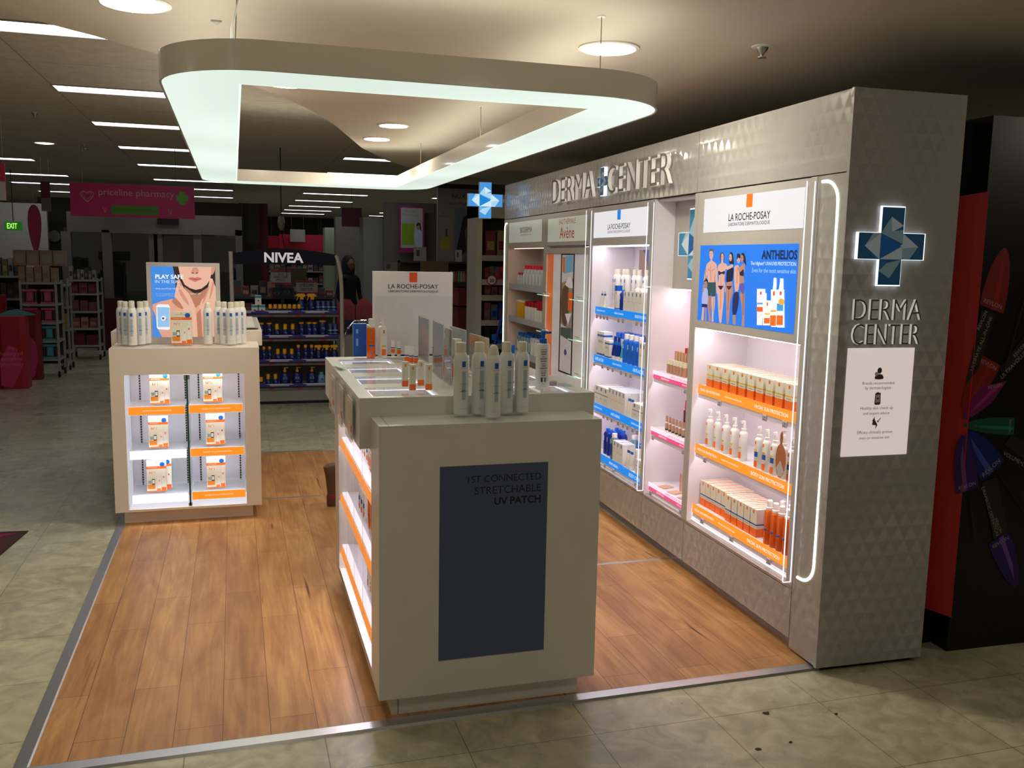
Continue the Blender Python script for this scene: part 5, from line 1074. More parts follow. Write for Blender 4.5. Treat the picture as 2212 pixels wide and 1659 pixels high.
# acrylic poster stands along the counter centre, seen almost edge on
def stand(name, label, x0, y0, x1, y1, h, cols, arts, z=ZI):
    if x0 > 10: P0, P1 = aty(x0, h[0], y0), aty(x1, h[1], y1); x0, x1, h = P0.x, P1.x, P0.z-z
    dx, dy = x1-x0, y1-y0; L = math.hypot(dx, dy); rz = math.atan2(dy, dx)
    t = thing(name, label, 'poster stand', (x0, y0, z), rz, 'acrylic poster stands on the island')
    q = MB(); q.box(0, -0.008, 0, L, 0.008, 0.004, CLEAR); q.box(0, -0.004, 0.004, L, -0.0025, h, CLEAR); q.box(0, 0.0025, 0.004, L, 0.004, h, CLEAR); q.build('acrylic_frame', t)
    q = MB(); q.box(0.003, -0.0022, 0.006, L-0.003, 0.0022, h-0.003, mat('poster_back', (206, 204, 204), 0.5)); q.build('poster_board', t)
    A = Art([(0, 0), (100, 0), (100, 200), (0, 200)], L-0.008, h-0.010, RM((1, 0, 0), (0, 0, 1)), (L/2, -0.0023, h/2+0.001), 0.0); A.full(cols)
    for pts, c in arts: A.poly(pts, c, 2)
    A.build('printed_poster', t)
    return t
face_art = [([(10, 60), (60, 30), (95, 60), (95, 130), (50, 150), (10, 110)], (170, 140, 132)), ([(0, 120), (60, 110), (100, 160), (100, 200), (0, 200)], (150, 134, 136))]
stand('poster_stand', 'tall acrylic poster stand with skin photo, leftmost and rearmost on the island', 905, 4.25, 927, 4.02, (681, 687), (126, 142, 158), face_art)
stand('poster_stand', 'tall acrylic poster stand with blue grey beach photo, second along the island', 936, 3.70, 958, 3.44, (690, 703), (118, 130, 156), [([(0, 60), (100, 40), (100, 130), (0, 120)], (136, 140, 162)), ([(20, 80), (50, 70), (60, 150), (10, 160)], (160, 140, 136)), ([(0, 130), (100, 120), (100, 200), (0, 200)], (104, 104, 112))])
stand('poster_stand', 'acrylic poster stand with outdoor photo and orange carton before it, third along the island', 973, 3.86, 1007, 3.62, (703, 712), (150, 164, 178), [([(0, 90), (60, 60), (100, 90), (100, 200), (0, 200)], (112, 100, 98)), ([(20, 110), (60, 100), (80, 160), (30, 180)], (170, 130, 116))])
stand('poster_stand', 'cream and amber acrylic poster block, rightmost on the island behind the cans', 1015, 3.72, 1056, 3.46, (718, 733), (222, 200, 140), [([(0, 0), (50, 0), (50, 60), (0, 60)], (226, 160, 50)), ([(20, 80), (90, 60), (96, 140), (30, 170)], (230, 208, 186))])
t = stand('poster_stand', 'narrow clear stand with a photo card, just left of the aerosol cans', 962, 3.42, 977, 3.27, (705, 712), (140, 142, 154), [([(0, 90), (100, 80), (100, 200), (0, 200)], (120, 108, 116))])
iput('cartA', 0.835, 3.56, ZI, 'orange and white carton leaning behind the leftmost aerosol can on the island', None, (1.1, 1.1, 1.35), -1.0)
put('bluebox', (1.00, 3.30, ZI), -1.1, 'slim bright blue carton between the aerosol cans and the pump bottle', None, (0.4, 0.6, 1.15))
# small papers and tester box on the counter
t = thing('paper_note', 'pale green paper slip lying on the left rear edge of the island slab', 'paper', (0.425, 3.97, ZI), 0.1)
MB().box(-0.012, -0.08, 0, 0.018, 0.08, 0.0008, mat('pale_green_paper', (196, 220, 206), 0.6)).build('sheet', t)
t = thing('acrylic_tester_tray', 'clear acrylic tray with pink mark at the right front corner of the island', 'tray', (1.165, 3.165, ZI), 0.0)
q = MB(); q.box(-0.05, 0, 0, 0.05, 0.10, 0.003, CLEAR); q.box(-0.05, 0, 0.003, 0.05, 0.002, 0.045, CLEAR); q.box(-0.05, 0.098, 0.003, 0.05, 0.10, 0.06, CLEAR); q.build('tray', t); MB().box(-0.04, 0.03, 0.003, -0.01, 0.07, 0.02, mat('pale_sample', (206, 190, 190), 0.4)).build('insert', t)
# brand board behind the island
t = thing('brand_board', 'tall white brand board with orange square standing at the back of the island', 'sign board', (0.832, 4.388, ZI), 0.0)
MB().box(-0.196, -0.0, 0, 0.196, 0.022, 0.403, mat('board_white', (236, 232, 230), 0.4)).build('board', t, bevel=0.0015)
MB().box(-0.186, -0.004, 0, 0.194, 0, 0.285, CLEAR).build('clear_lower_pane', t)
MB().box(-0.019, -0.0012, 0.352, 0.019, 0, 0.399, mat('orange_red_print', (236, 84, 26), 0.4)).build('logo_square', t)
letters('lettering', t, 'LA ROCHE-POSAY', (0, -0.0014, 0.332), FACE_FRONT, TXT, width=0.245); letters('lettering', t, 'LABORATOIRE DERMATOLOGIQUE', (0, -0.0014, 0.307), FACE_FRONT, TXT, width=0.245, height=0.012)
# products on the island side shelves
def side(kind, n, ya, yb, z, what, where, dx=0.068, scale=None, sp=''):
    for i in range(n):
        y = ya if n == 1 else ya+(yb-ya)*i/(n-1); lab = what+((', %s from the far end' % ORD[i]) if n > 1 else '')+', '+where
        put(kind, (X0+dx, y, z), -PI/2, lab, what+'s on the '+where if n > 1 else None, scale)
side('kids', 4, 3.86, 3.66, 0.758+0.0125, 'kids sunscreen spray', 'upper side shelf of the island', scale=0.62)
side('cartA', 3, 3.56, 3.44, 0.758+0.0125, 'cream and orange carton', 'upper side shelf of the island', scale=0.95)
side('cartB', 3, 3.32, 3.17, 0.758+0.0125, 'blue-lined carton', 'upper side shelf of the island', scale=1.0)
side('kids', 3, 3.88, 3.74, 0.493+0.0125, 'kids sunscreen spray', 'middle side shelf of the island', scale=0.8)
side('oil', 2, 3.58, 3.50, 0.493+0.0125, 'orange oil bottle', 'middle side shelf of the island', scale=0.9)
side('cartB', 4, 3.38, 3.17, 0.493+0.0125, 'blue-lined carton', 'middle side shelf of the island', scale=1.0)
side('lotion', 3, 3.60, 3.44, 0.238+0.0125, 'white lotion bottle', 'lowest side shelf of the island', scale=0.85)
side('cartA', 2, 3.34, 3.24, 0.238+0.0125, 'cream and orange carton', 'lowest side shelf of the island', scale=1.0)

# ================================================================== kiosk counter at the left
K0, K1, KY, KD, KE, KS = -0.6914, 0.1313, 5.5803, 5.77, 7.32, 5.995
kc = thing('kiosk_counter', 'white counter with lit front shelves of boxed kits at the left of the wooden platform', 'counter', ((K0+K1)/2, (KY+KE)/2, 0.011))
KO = tuple(kc.location); a0, a1, c0, c1 = -0.617, 0.043, 0.103, 0.897
KM = mat('kiosk_laminate', (228, 216, 200), 0.32)
m = MB(KO); m.box(K0, KY, 0.089, a0, KD, 1.0498, KM); m.box(a1, KY, 0.089, K1, KD, 1.0498, KM); m.box(a0, KY, 0.089, a1, KD+0.12, c0, KM); m.box(a0, KY, c1, a1, KY+0.02, 1.0498, KM); m.box(a0, KY+0.02, 1.032, a1, KD, 1.0498, KM); m.box(K0, KD, 0.9, K1, KS, 1.0498, KM); m.build('front_block', kc)
m = MB(KO); m.box(K0, KD, 0.089, a0-0.001, KE-0.03, 1.02, KM); m.box(a1+0.001, KD, 0.089, K1, KE-0.03, 1.02, KM); m.box(a0, KD+0.10, 0.089, a1, KD+0.115, 1.02, mat('kiosk_back', (200, 200, 210), 0.4)); m.box(a0, KE-0.05, 0.089, a1, KE-0.03, 1.02, KM); m.build('body', kc)
m = MB(KO); m.box(K0-0.035, KS, 1.022, K1+0.030, KE, 1.1139, KM); m.build('upper_slab', kc)
MB(KO).box(K0+0.041, KY+0.06, 0.0, K1-0.051, KE-0.08, 0.089, KM).build('plinth', kc)
KLIT = glow('kiosk_light_strip', (250, 244, 252), 34)
MB(KO).box(a0+0.01, KY+0.021, 0.905, a1-0.01, KY+0.036, 0.911, KLIT).build('light_strip', kc)
MB(KO).box(a0, KY+0.004, 0.1031, a1, KD+0.09, 0.105, glow('kiosk_base_glow', (244, 240, 250), 0.75)).build('lit_base', kc)
MB(KO).box(a0, KY+0.01, c0, a0+0.004, KD+0.05, c1, glow('kiosk_side_glow', (240, 238, 248), 0.55)).build('lit_side', kc)
q = MB(KO); q.box(-0.282, KY+0.004, c0+0.004, -0.274, KY+0.26, c1-0.006, GREENGL); q.box(-0.2825, KY+0.002, c0+0.004, -0.2735, KY+0.004, c1-0.006, mat('green_glass_edge', (30, 74, 62), 0.15)); dv = q.build('glass_divider', kc)
q = MB(KO); q.box(-0.295, KY+0.004, c1-0.03, -0.262, KY+0.02, c1-0.004, STEEL); q.build('clamp', dv); q = MB(KO); q.box(-0.288, KY+0.002, c0+0.004, -0.268, KY+0.02, c0+0.022, STEEL); q.build('clamp', dv)
for xx in (-0.562, -0.302, -0.225, 0.012):
    q = MB(KO); q.box(xx-0.004, KD+0.098, 0.14, xx+0.004, KD+0.0995, 0.87, mat('upright_grey', (150, 150, 158), 0.4))
    for i in range(46): q.box(xx-0.0045, KD+0.0972, 0.145+i*0.0157, xx+0.0045, KD+0.098, 0.145+i*0.0157+0.0095, DARK)
    q.build('slotted_upright', kc)
for (xa, xb, z, c) in ((-0.603, -0.292, 0.661, 1), (-0.603, -0.291, 0.400, 0), (-0.598, -0.290, 0.136, 0), (-0.272, 0.032, 0.664, 1), (-0.270, 0.036, 0.404, 1), (-0.268, 0.038, 0.141, 1)):
    sh = MB(KO).box(xa, KY+0.015, z+0.040, xb, KD+0.09, z+0.045, CLEAR if c else CLEAR).build('shelf', kc)
    q = MB(KO); q.box(xa, KY+0.006, z, xb, KY+0.0095, z+0.050, ink((255, 226, 200), 0.8) if c else ink((255, 250, 255), 1.1))
    if c: q.box(xa+0.002, KY+0.0055, z+0.002, xb-0.002, KY+0.006, z+0.048, ink((255, 150, 40), 0.9))
    q.build('price_rail', sh)
    MB(KO).box(xa+0.01, KY+0.012, z+0.028, xb-0.01, KY+0.028, z+0.032, KLIT).build('light_strip', sh)
    MB(KO).box(xa, KY+0.0155, z+0.0455, xb, KD+0.085, z+0.047, mat('frosted_shelf', (214, 216, 226), 0.25, alpha=0.55)).build('frosted_top', sh)
    if c: letters('lettering', sh, 'HIGHEST UVA & UVB PROTECTION', ((xa+xb)/2, KY+0.0052, z+0.025), FACE_FRONT, ink((255, 236, 210), 0.9), width=0.16, off=KO)
for i, (x, z, nm) in enumerate(((-0.432, 0.7085, 'upper left shelf'), (-0.447, 0.4475, 'middle left shelf'), (-0.465, 0.1835, 'lower left shelf'), (-0.137, 0.7115, 'upper right shelf'), (-0.128, 0.4515, 'middle right shelf'), (-0.130, 0.1885, 'lower right shelf'))):
    put('n1', (x, KY+0.065, z+0.011), 0.03, 'cream and orange boxed kit on the %s of the kiosk front' % nm, 'boxed kits in the kiosk front', (0.98, 1, 0.96))
put('n1', (-0.440, KY+0.125, 0.1945), 0.03, 'second boxed kit half hidden behind the one on the lower left kiosk shelf', None, (0.98, 1, 0.96))
ZK = 1.061
put('n1', (-0.305, 5.735, ZK), 0.0, 'cream and orange boxed kit standing before the face poster on the kiosk top', None, (1.06, 1, 1.0))
for i, (x, y, lab) in enumerate(((-0.644, 5.80, 'leftmost at the back of the left cluster'), (-0.615, 5.745, 'second from left in the left cluster'), (-0.574, 5.69, 'frontmost of the left cluster'), (-0.532, 5.745, 'right of the frontmost in the left cluster'), (-0.507, 5.81, 'beside the poster frame in the left cluster'),
        (-0.585, 5.815, 'hidden at the rear of the left cluster'), (-0.098, 5.81, 'leftmost of the right cluster, near the poster'), (-0.063, 5.745, 'second from left in the right cluster'), (-0.024, 5.70, 'frontmost of the right cluster'), (0.010, 5.765, 'right of the frontmost in the right cluster'), (0.040, 5.81, 'rightmost at the back of the right cluster'))):
    put('can', (x, y, ZK if y < KD-0.026 else ZK), 0.0, 'white aerosol can on the kiosk, '+lab, 'aerosol cans on the kiosk top')
put('can_dome', (-0.157, 5.735, ZK), 0.0, 'uncapped aerosol can standing alone before the right side of the face poster', 'aerosol cans on the kiosk top')
# face poster in a light box
t = thing('poster_light_box', 'framed backlit poster of a woman face and hands on the kiosk', 'poster', (-0.292, 5.843, ZK), 0.0)
q = MB(); q.box(-0.208, 0, 0, 0.208, 0.035, 0.478, mat('poster_frame', (196, 188, 182), 0.4)); q.build('frame', t, bevel=0.001)
A = Art([(710, 185), (1470, 190), (1488, 1008), (745, 1015)], 0.364, 0.424, FACE_FRONT, (0, -0.0012, 0.243), 0.85); A.full((66, 142, 232))
S1 = (236, 184, 160); S2 = (214, 150, 124); S3 = (188, 124, 100); HB = (44, 30, 28); LP = (206, 116, 108)
A.poly([(970, 185), (1480, 185), (1500, 560), (1320, 620), (1010, 500), (1000, 330), (985, 260)], HB, 0)
A.poly([(735, 635), (830, 600), (960, 570), (1060, 560), (1180, 600), (1350, 620), (1492, 560), (1496, 1012), (742, 1018), (760, 880), (735, 760)], (226, 166, 138), 0)
A.poly([(735, 690), (770, 760), (790, 900), (850, 1018), (745, 1018)], (66, 142, 232), 0)
A.poly([(1100, 420), (1250, 520), (1400, 420), (1380, 560), (1280, 640), (1200, 700), (1150, 560)], S3, 0)
A.poly([(1035, 186), (1435, 186), (1428, 260), (1410, 340), (1370, 400), (1310, 446), (1240, 462), (1170, 440), (1110, 400), (1075, 330), (1050, 260)], S1, 0)
A.poly([(1430, 188), (1468, 188), (1464, 240), (1440, 280), (1424, 270)], S2, 2)
A.poly([(1190, 238), (1212, 200), (1262, 200), (1278, 244), (1252, 276), (1222, 276), (1186, 262)], S2, 2); A.ell(1206, 262, 14, 7, (110, 62, 50)); A.ell(1256, 262, 14, 7, (110, 62, 50))
A.poly([(1150, 326), (1200, 312), (1232, 320), (1262, 310), (1318, 330), (1270, 352), (1236, 368), (1196, 352)], LP, 2); A.poly([(1152, 327), (1232, 332), (1316, 331), (1232, 340)], (140, 66, 62), 0)
A.poly([(1010, 440), (1030, 350), (1048, 336), (1100, 440), (1160, 500), (1200, 580), (1240, 680), (1262, 1010), (1196, 1012), (1180, 820), (1110, 720), (1030, 610), (990, 540)], S1, 0)
A.poly([(1030, 345), (1048, 335), (1080, 400), (1064, 420)], S2, 2); A.poly([(1040, 420), (1120, 540), (1160, 620), (1150, 640), (1060, 530)], S2, 2); A.poly([(960, 600), (1010, 560), (1100, 680), (1040, 670)], S3, 2)
A.poly([(1410, 320), (1440, 330), (1486, 430), (1490, 1010), (1430, 1012), (1370, 860), (1310, 760), (1280, 660), (1310, 580), (1370, 520), (1390, 420)], S1, 0)
A.poly([(1390, 440), (1410, 420), (1360, 560), (1330, 620), (1320, 600)], S2, 2); A.poly([(1440, 360), (1460, 390), (1430, 520), (1400, 560)], S2, 2)
A.poly([(1250, 740), (1300, 680), (1320, 1010), (1266, 1012)], S3, 0)
A.poly([(780, 650), (800, 632), (920, 634), (938, 660), (940, 920), (920, 932), (800, 922), (786, 900)], (246, 246, 250), 0); A.poly([(790, 665), (934, 668), (936, 895), (800, 898)], (150, 200, 240), 0); A.ell(864, 796, 30, 30, (236, 244, 252)); A.ell(860, 796, 14, 12, (30, 60, 110)); A.ell(900, 808, 10, 12, (226, 120, 110))
A.build('printed_poster', t)
A.text('lettering', t, 'PLAY SAFE', 765, 308, (245, 250, 255), 1096, bold=0.03, align='LEFT'); A.text('lettering', t, 'IN THE SUN', 765, 366, (225, 236, 255), 1050, align='LEFT'); A.text('lettering', t, 'With the MYUV PATCH', 768, 450, (216, 228, 250), 1060, align='LEFT'); A.text('lettering', t, 'The 1st stretchable UV\nconnected UV sensor', 770, 520, (170, 196, 236), 985, align='LEFT'); A.text('lettering', t, 'nected UV', 1175, 505, (232, 220, 214), 1300, align='LEFT', bold=0.01)
# ribbed tray on the kiosk slab
t = thing('tester_tray', 'low white tray with slanted slots on the right side of the kiosk slab', 'tray', (0.09, 6.10, 1.1249), 0.0)
q = MB(); q.box(-0.03, 0, 0, 0.06, 1.0, 0.004, GREYP)
for i in range(7): q.box(-0.028, 0.03+i*0.14, 0.004, 0.03, 0.05+i*0.14, 0.016, PLW)
q.build('slotted_tray', t)
# brown bag half hidden behind the island
t = thing('handbag', 'dark brown bag with red trim half hidden on the floor behind the island counter', 'bag', (0.585, 5.75, 0.010), 0.3)
q = MB(); q.lathe([(0.05, 0), (0.055, 0.02), (0.05, 0.10), (0.062, 0.2), (0.075, 0.26), (0.05, 0.275)], mat('brown_leather', (92, 62, 44), 0.6), 16, sy=0.5); q.build('body', t, smooth=50)
q = MB(); q.lathe([(0.052, 0.045), (0.0545, 0.05), (0.0535, 0.075), (0.050, 0.08)], mat('red_trim', (120, 40, 36), 0.5), 16, sy=0.52, cap=False); q.build('trim', t, smooth=50)
# ================================================================== black make-up display right of the end post
rv = wthing('makeup_display', 'black panel with fanned mascara pictures and a red strip, right of the grey post', 'display panel', 0.3, 0.0, 1.2)
ro = wo(rv)
MB(ro).box(0.66, 0.035, 0.0, 2.3, 0.9, 2.185, BLK).build('black_panel', rv)
m = MB(ro); m.box(0.56, 0.13, 0.0, 0.66, 0.9, 2.17, BLK); m.build('side_return', rv)
m = MB(ro); m.add([(0.572, 0.126, 0.175), (0.664, 0.030, 0.150), (0.664, 0.030, 1.895), (0.572, 0.126, 1.875), (0.580, 0.134, 0.175), (0.672, 0.038, 0.150), (0.672, 0.038, 1.895), (0.580, 0.134, 1.875)], [(0, 1, 2, 3), (7, 6, 5, 4), (0, 4, 5, 1), (3, 2, 6, 7), (0, 3, 7, 4), (1, 5, 6, 2)], mat('red_lacquer', (176, 22, 16), 0.45)); m.build('red_strip', rv)
def px(x, y): 
    d = ray(x, y); o = ORG-Vector((WX, WY, 0)); c, n = math.cos(WA), math.sin(WA)
    ol = (o.x*c+o.y*n, -o.x*n+o.y*c, o.z); dl = (d.x*c+d.y*n, -d.x*n+d.y*c, d.z); t = (0.033-ol[1])/dl[1]; return (ol[0]+dl[0]*t, ol[2]+dl[2]*t)
_k = [0]
def mascara(tip, b1, b2, c, ch, label):
    """cap drawn from its rounded tip to its square base (panel coordinates from picture corners)"""
    T, B1, B2 = px(*tip), px(*b1), px(*b2); _k[0] += 1; y = 0.0346-_k[0]*0.0003
    t = Vector(T); a = Vector(B1); b_ = Vector(B2); w_ = (b_-a); L = ((a+b_)/2-t); 
    pts = [a, b_]
    prof = [(0.70, 0.98), (0.45, 0.86), (0.22, 0.62), (0.08, 0.36), (0.02, 0.16)]
    n_ = Vector((-L.y, L.x)).normalized(); hw = w_.length/2
    s_ = 1 if (b_-a).dot(n_) > 0 else -1
    right = [t+L*p[0]+n_*s_*hw*p[1] for p in prof]; left = [t+L*p[0]-n_*s_*hw*p[1] for p in prof]
    poly = [a, b_]+right+[t]+left[::-1]
    m = MB(ro); m.add([(p.x, y, p.y) for p in poly], [tuple(range(len(poly)))], mat('mascara_%d_%d_%d' % c, c, 0.4)); o = m.build('printed_cap', rv)
    hl = [t+L*0.15, t+L*0.99, (a+b_)/2+n_*s_*hw*0.42, t+L*0.4+n_*s_*hw*0.32]
    m = MB(ro); m.add([(p.x, y-0.00015, p.y) for p in hl], [tuple(range(4))], mat('mascara_%d_%d_%d' % ch, ch, 0.4)); m.build('printed_highlight', o)
    mid = (a+b_)/2 - L*0.09; ang = math.atan2(w_.y, w_.x)
    if abs(ang) > PI/2+0.3: ang += PI
    letters('lettering', o, 'REVLON', (mid.x, y-0.0004, mid.y), FACE_FRONT, mat('dim_silver_print', (150, 144, 138), 0.4), width=w_.length*0.75, off=ro, rot=ang)
    return t, (a+b_)/2, L, hw
mascara((2172, 535), (2117, 658), (2168, 678), (120, 26, 22), (142, 34, 26), 'red')
mascara((2082, 885), (2118, 765), (2163, 790), (120, 24, 20), (136, 30, 24), 'red')
mascara((2080, 905), (2137, 832), (2176, 822), (110, 20, 84), (150, 44, 112), 'pink')
mascara((2082, 918), (2193, 902), (2190, 940), (16, 74, 58), (28, 110, 86), 'green')
mascara((2088, 932), (2170, 996), (2122, 1040), (16, 24, 104), (52, 72, 156), 'blue')
mascara((2078, 940), (2114, 1052), (2066, 1068), (44, 18, 88), (92, 66, 134), 'violet')
mascara((2196, 1268), (2135, 1175), (2180, 1148), (44, 14, 92), (106, 72, 150), 'violet')
TUBEM = mat('dark_tube_print', (34, 32, 30), 0.35); DS = mat('dim_silver_print', (150, 144, 138), 0.4)
def tubep(a, b_, c, d_, texts):
    _k[0] += 1; y = 0.0346-_k[0]*0.0003; P_ = [px(*q) for q in (a, b_, c, d_)]
    m = MB(ro); m.add([(p[0], y, p[1]) for p in P_], [(0, 1, 2, 3)], TUBEM); o = m.build('printed_tube', rv)
    for s_, p, q, w_ in texts:
        A_, B_ = Vector(px(*p)), Vector(px(*q)); mid = (A_+B_)/2
        letters('lettering', o, s_, (mid.x, y-0.0005, mid.y), FACE_FRONT, DS, width=(B_-A_).length, off=ro, rot=math.atan2(B_.y-A_.y, B_.x-A_.x))
tubep((2120, 668), (2150, 680), (2112, 800), (2086, 830), [('REVLON', (2112, 712), (2130, 672), 0), ('ULTIMATE ALL-IN-ONE', (2098, 800), (2140, 684), 0)])
tubep((2212, 726), (2222, 760), (2166, 812), (2158, 796), [('REVLON', (2190, 770), (2214, 742), 0), ('ULTRAVOLUME', (2162, 816), (2222, 752), 0)])
tubep((2184, 940), (2230, 960), (2236, 1010), (2168, 960), [('VOLUME+LENGTH', (2168, 978), (2240, 1020), 0)])
tubep((2120, 1042), (2152, 1030), (2178, 1150), (2146, 1166), [('DRAMATIC DEFINITION', (2122, 1052), (2154, 1156), 0), ('REVLON', (2150, 1120), (2162, 1150), 0)])
m = MB(ro); a, b_ = px(2092, 1070), px(2104, 1168); m.tube([(a[0], 0.026, a[1]), (b_[0], 0.026, b_[1])], 0.0018, TUBEM, 6); a, b_ = px(2153, 1022), px(2212, 1110); m.tube([(a[0], 0.026, a[1]), (b_[0], 0.026, b_[1])], 0.0018, TUBEM, 6); a, b_ = px(2168, 800), px(2212, 640); m.tube([(a[0], 0.026, a[1]), (b_[0], 0.026, b_[1])], 0.0018, TUBEM, 6); m.build('printed_wands', rv)

# ================================================================== navy sun care stand behind the booth
NY = 9.95
nv = thing('gondola_stand', 'grey shelving stand with a navy arched header and rows of navy bottles', 'display stand', (0.52, NY, 0))
NO = (0.52, NY, 0); NX0, NX1 = -0.03, 1.075
m = MB(NO); m.box(NX0+0.03, NY+0.02, 0.035, NX1-0.03, NY+0.40, 0.16, SHELFM); m.box(NX0+0.03, NY+0.38, 0.2, NX1-0.03, NY+0.40, 1.02, mat('stand_back', (96, 94, 88), 0.5)); m.build('carcass', nv)
MB(NO).box(NX0+0.06, NY+0.05, 0.0, NX1-0.06, NY+0.36, 0.035, DARK).build('plinth', nv)
NVY = mat('navy_gloss_sign', (8, 10, 34), 0.45, spec=0.2)
k = 14; top = [(NX0+0.03+(NX1-NX0-0.06)*i/k, 1.605+0.055*math.sin(PI*i/k)) for i in range(k+1)]; bot = [(x, 1.49+0.006*math.sin(PI*i/k)) for i, (x, _) in enumerate(top)]
pl = top+bot[::-1]; n = len(pl); m = MB(NO); m.add([(x, NY-0.012, z) for x, z in pl]+[(x, NY+0.012, z) for x, z in pl], [tuple(range(n)), tuple(range(2*n-1, n-1, -1))]+[(i, (i+1) % n, n+(i+1) % n, n+i) for i in range(n)], NVY); m.build('arched_header', nv)
letters('lettering', nv, 'NIVEA', (0.505, NY-0.014, 1.566), FACE_FRONT, mat('white_sign_letters', (240, 240, 244), 0.4, emit=0.35), width=0.40, height=0.105, off=NO, bold=0.03)
UPR = mat('pearl_upright', (190, 184, 172), 0.35)
m = MB(NO); m.tube([(NX0+0.005, NY, 0.9), (NX0, NY, 1.62)], 0.022, UPR, 10); m.tube([(NX0+0.005, NY+0.2, 0.03), (NX0+0.005, NY+0.1, 0.5), (NX0+0.005, NY, 0.9)], 0.022, UPR, 10); m.build('upright', nv, smooth=60)
m = MB(NO); m.tube([(1.045, NY, 1.60), (1.075, NY, 1.52), (1.098, NY, 1.38), (1.106, NY, 1.2), (1.106, NY, 0.03)], 0.022, UPR, 10); m.build('upright', nv, smooth=60)
IND = mat('indigo_rail', (52, 44, 140), 0.3); WRL = mat('white_rail_print', (206, 206, 226), 0.4)
for z, zt in ((1.004, 1.0), (0.745, 0.74), (0.485, 0.48), (0.222, 0.218)):
    sh = MB(NO).box(NX0+0.035, NY+0.02, z-0.055, NX1-0.005, NY+0.36, z-0.035, SHELFM).build('shelf', nv)
    MB(NO).box(NX0+0.035, NY-0.002, z-0.062, NX1-0.005, NY+0.018, z-0.03, mat('rail_grey', (110, 108, 108), 0.4)).build('shelf_lip', sh)
    q = MB(NO); q.box(NX0+0.035, NY-0.01, z-0.034, NX1-0.005, NY-0.004, z+0.006, IND); q.box(NX0+0.035, NY-0.0104, z-0.040, NX1-0.005, NY-0.0045, z-0.024, mat('dark_indigo', (20, 18, 56), 0.3))
    for x in (0.04, 0.42, 0.80):
        q.add([(x-0.13, NY-0.011, z+0.004), (x+0.15, NY-0.011, z+0.004), (x+0.17, NY-0.011, z-0.006), (x-0.06, NY-0.011, z-0.010)], [(0, 1, 2, 3)], WRL)
        q.box(x-0.08, NY-0.0114, z-0.020, x+0.12, NY-0.0105, z-0.013, WRL)
    q.build('price_rail', sh)
    q = MB(NO)
    for x in (0.08, 0.33, 0.62, 0.88): q.box(x, NY-0.003, z-0.058, x+0.055, NY-0.002, z-0.044, mat('red_ticket', (170, 40, 60), 0.5))
    q.build('price_ticket', sh)
def nrow(kind, xs_, z, what, where, d=0.05, scale=None, turn=0.0):
    for i, x in enumerate(xs_):
        put(kind, (x, NY+d, z-0.0345), turn, what+((', %s from left' % ORD[i]) if len(xs_) > 1 else '')+', '+where+' of navy stand', (what+' '+where) if len(xs_) > 1 else None, scale)
nrow('wbcarton', (0.20, 0.275), 1.004, 'white carton with teal top', 'top shelf', 0.06)
put('wbcarton', (0.237, NY+0.06, 1.004-0.0345+0.0985), 0.0, 'white carton with teal top, stacked on two others, top shelf of the navy stand')
nrow('rollon', (0.36, 0.41, 0.46, 0.51, 0.56, 0.61, 0.66), 1.004, 'roll-on bottle with yellow cap', 'top shelf', 0.06, 0.95)
nrow('trigger', (0.69, 0.80), 1.004, 'navy spray bottle with yellow trigger head', 'top shelf', 0.10, 1.15, 0.2)
nrow('navytube', (0.86, 0.915, 0.97, 1.025), 1.004, 'navy tube standing on its cap', 'top shelf', 0.05, 0.92)
nrow('navybig', (0.20, 0.265, 0.345), 0.745, 'navy bottle with flat yellow cap', 'second shelf', 0.06, 0.92)
nrow('navymed', (0.425, 0.51, 0.588), 0.745, 'short navy bottle with tall yellow cap', 'second shelf', 0.05, 1.15)
nrow('navybig', (0.68, 0.76, 0.82), 0.745, 'taller navy bottle with thin yellow top', 'second shelf', 0.055, 0.95)
put('navybig', (0.905, NY+0.07, 0.7105), 0.0, 'broad navy bottle near the right end of the second shelf of the navy stand', None, (1.25, 1.2, 1.05))
nrow('navytube', (0.99, 1.04), 0.745, 'navy tube', 'right end of the second shelf', 0.06, 1.0)
nrow('navyslim', (0.17, 0.225, 0.285, 0.345), 0.485, 'slim navy bottle with yellow top', 'third shelf', 0.06, 1.0)
nrow('navymed', (0.43, 0.50, 0.575), 0.485, 'short navy bottle with tall yellow cap', 'third shelf', 0.05, 1.1)
nrow('navyslim', (0.645, 0.72, 0.785), 0.485, 'slender navy bottle with orange yellow cap', 'third shelf', 0.05, 1.1)
nrow('trigger', (0.86, 0.945, 1.03), 0.485, 'navy spray bottle with yellow trigger head', 'third shelf', 0.06, 0.98)
nrow('rollon', (0.20, 0.25), 0.222, 'round navy bottle with big yellow cap', 'lowest shelf', 0.05, 1.0)
nrow('navymed', (0.325, 0.40), 0.222, 'short navy bottle with yellow cap', 'lowest shelf', 0.05, 1.05)
nrow('jug', (0.50, 0.63, 0.785), 0.222, 'large navy lotion bottle with yellow pump', 'lowest shelf', 0.07, 0.97)
nrow('skybottle', (0.885, 0.955), 0.222, 'light blue bottle', 'lowest shelf', 0.05, 1.15)

# ================================================================== dim shop behind
def bx(name, x0, x1, y0, y1, z0, z1, m, parent=None, label=None, off=(0, 0, 0)): return MB(off).box(x0, y0, z0, x1, y1, z1, m).build(name, parent)
def rc(px0, py0, px1, py1, y, dy, m, mb, off=None):
    """box whose front face fills a picture rectangle at depth y"""
    a = aty(px0, py1, y); b_ = aty(px1, py0, y); mb.box(a.x, y, a.z, b_.x, y+dy, b_.z, m); return a, b_
GRF = mat('gloomy_wall', (176, 172, 160), 0.7); FRM = mat('door_frame_aluminium', (120, 112, 102), 0.45, metal=0.3); GLD = mat('dark_shop_glass', (12, 12, 12), 0.1)
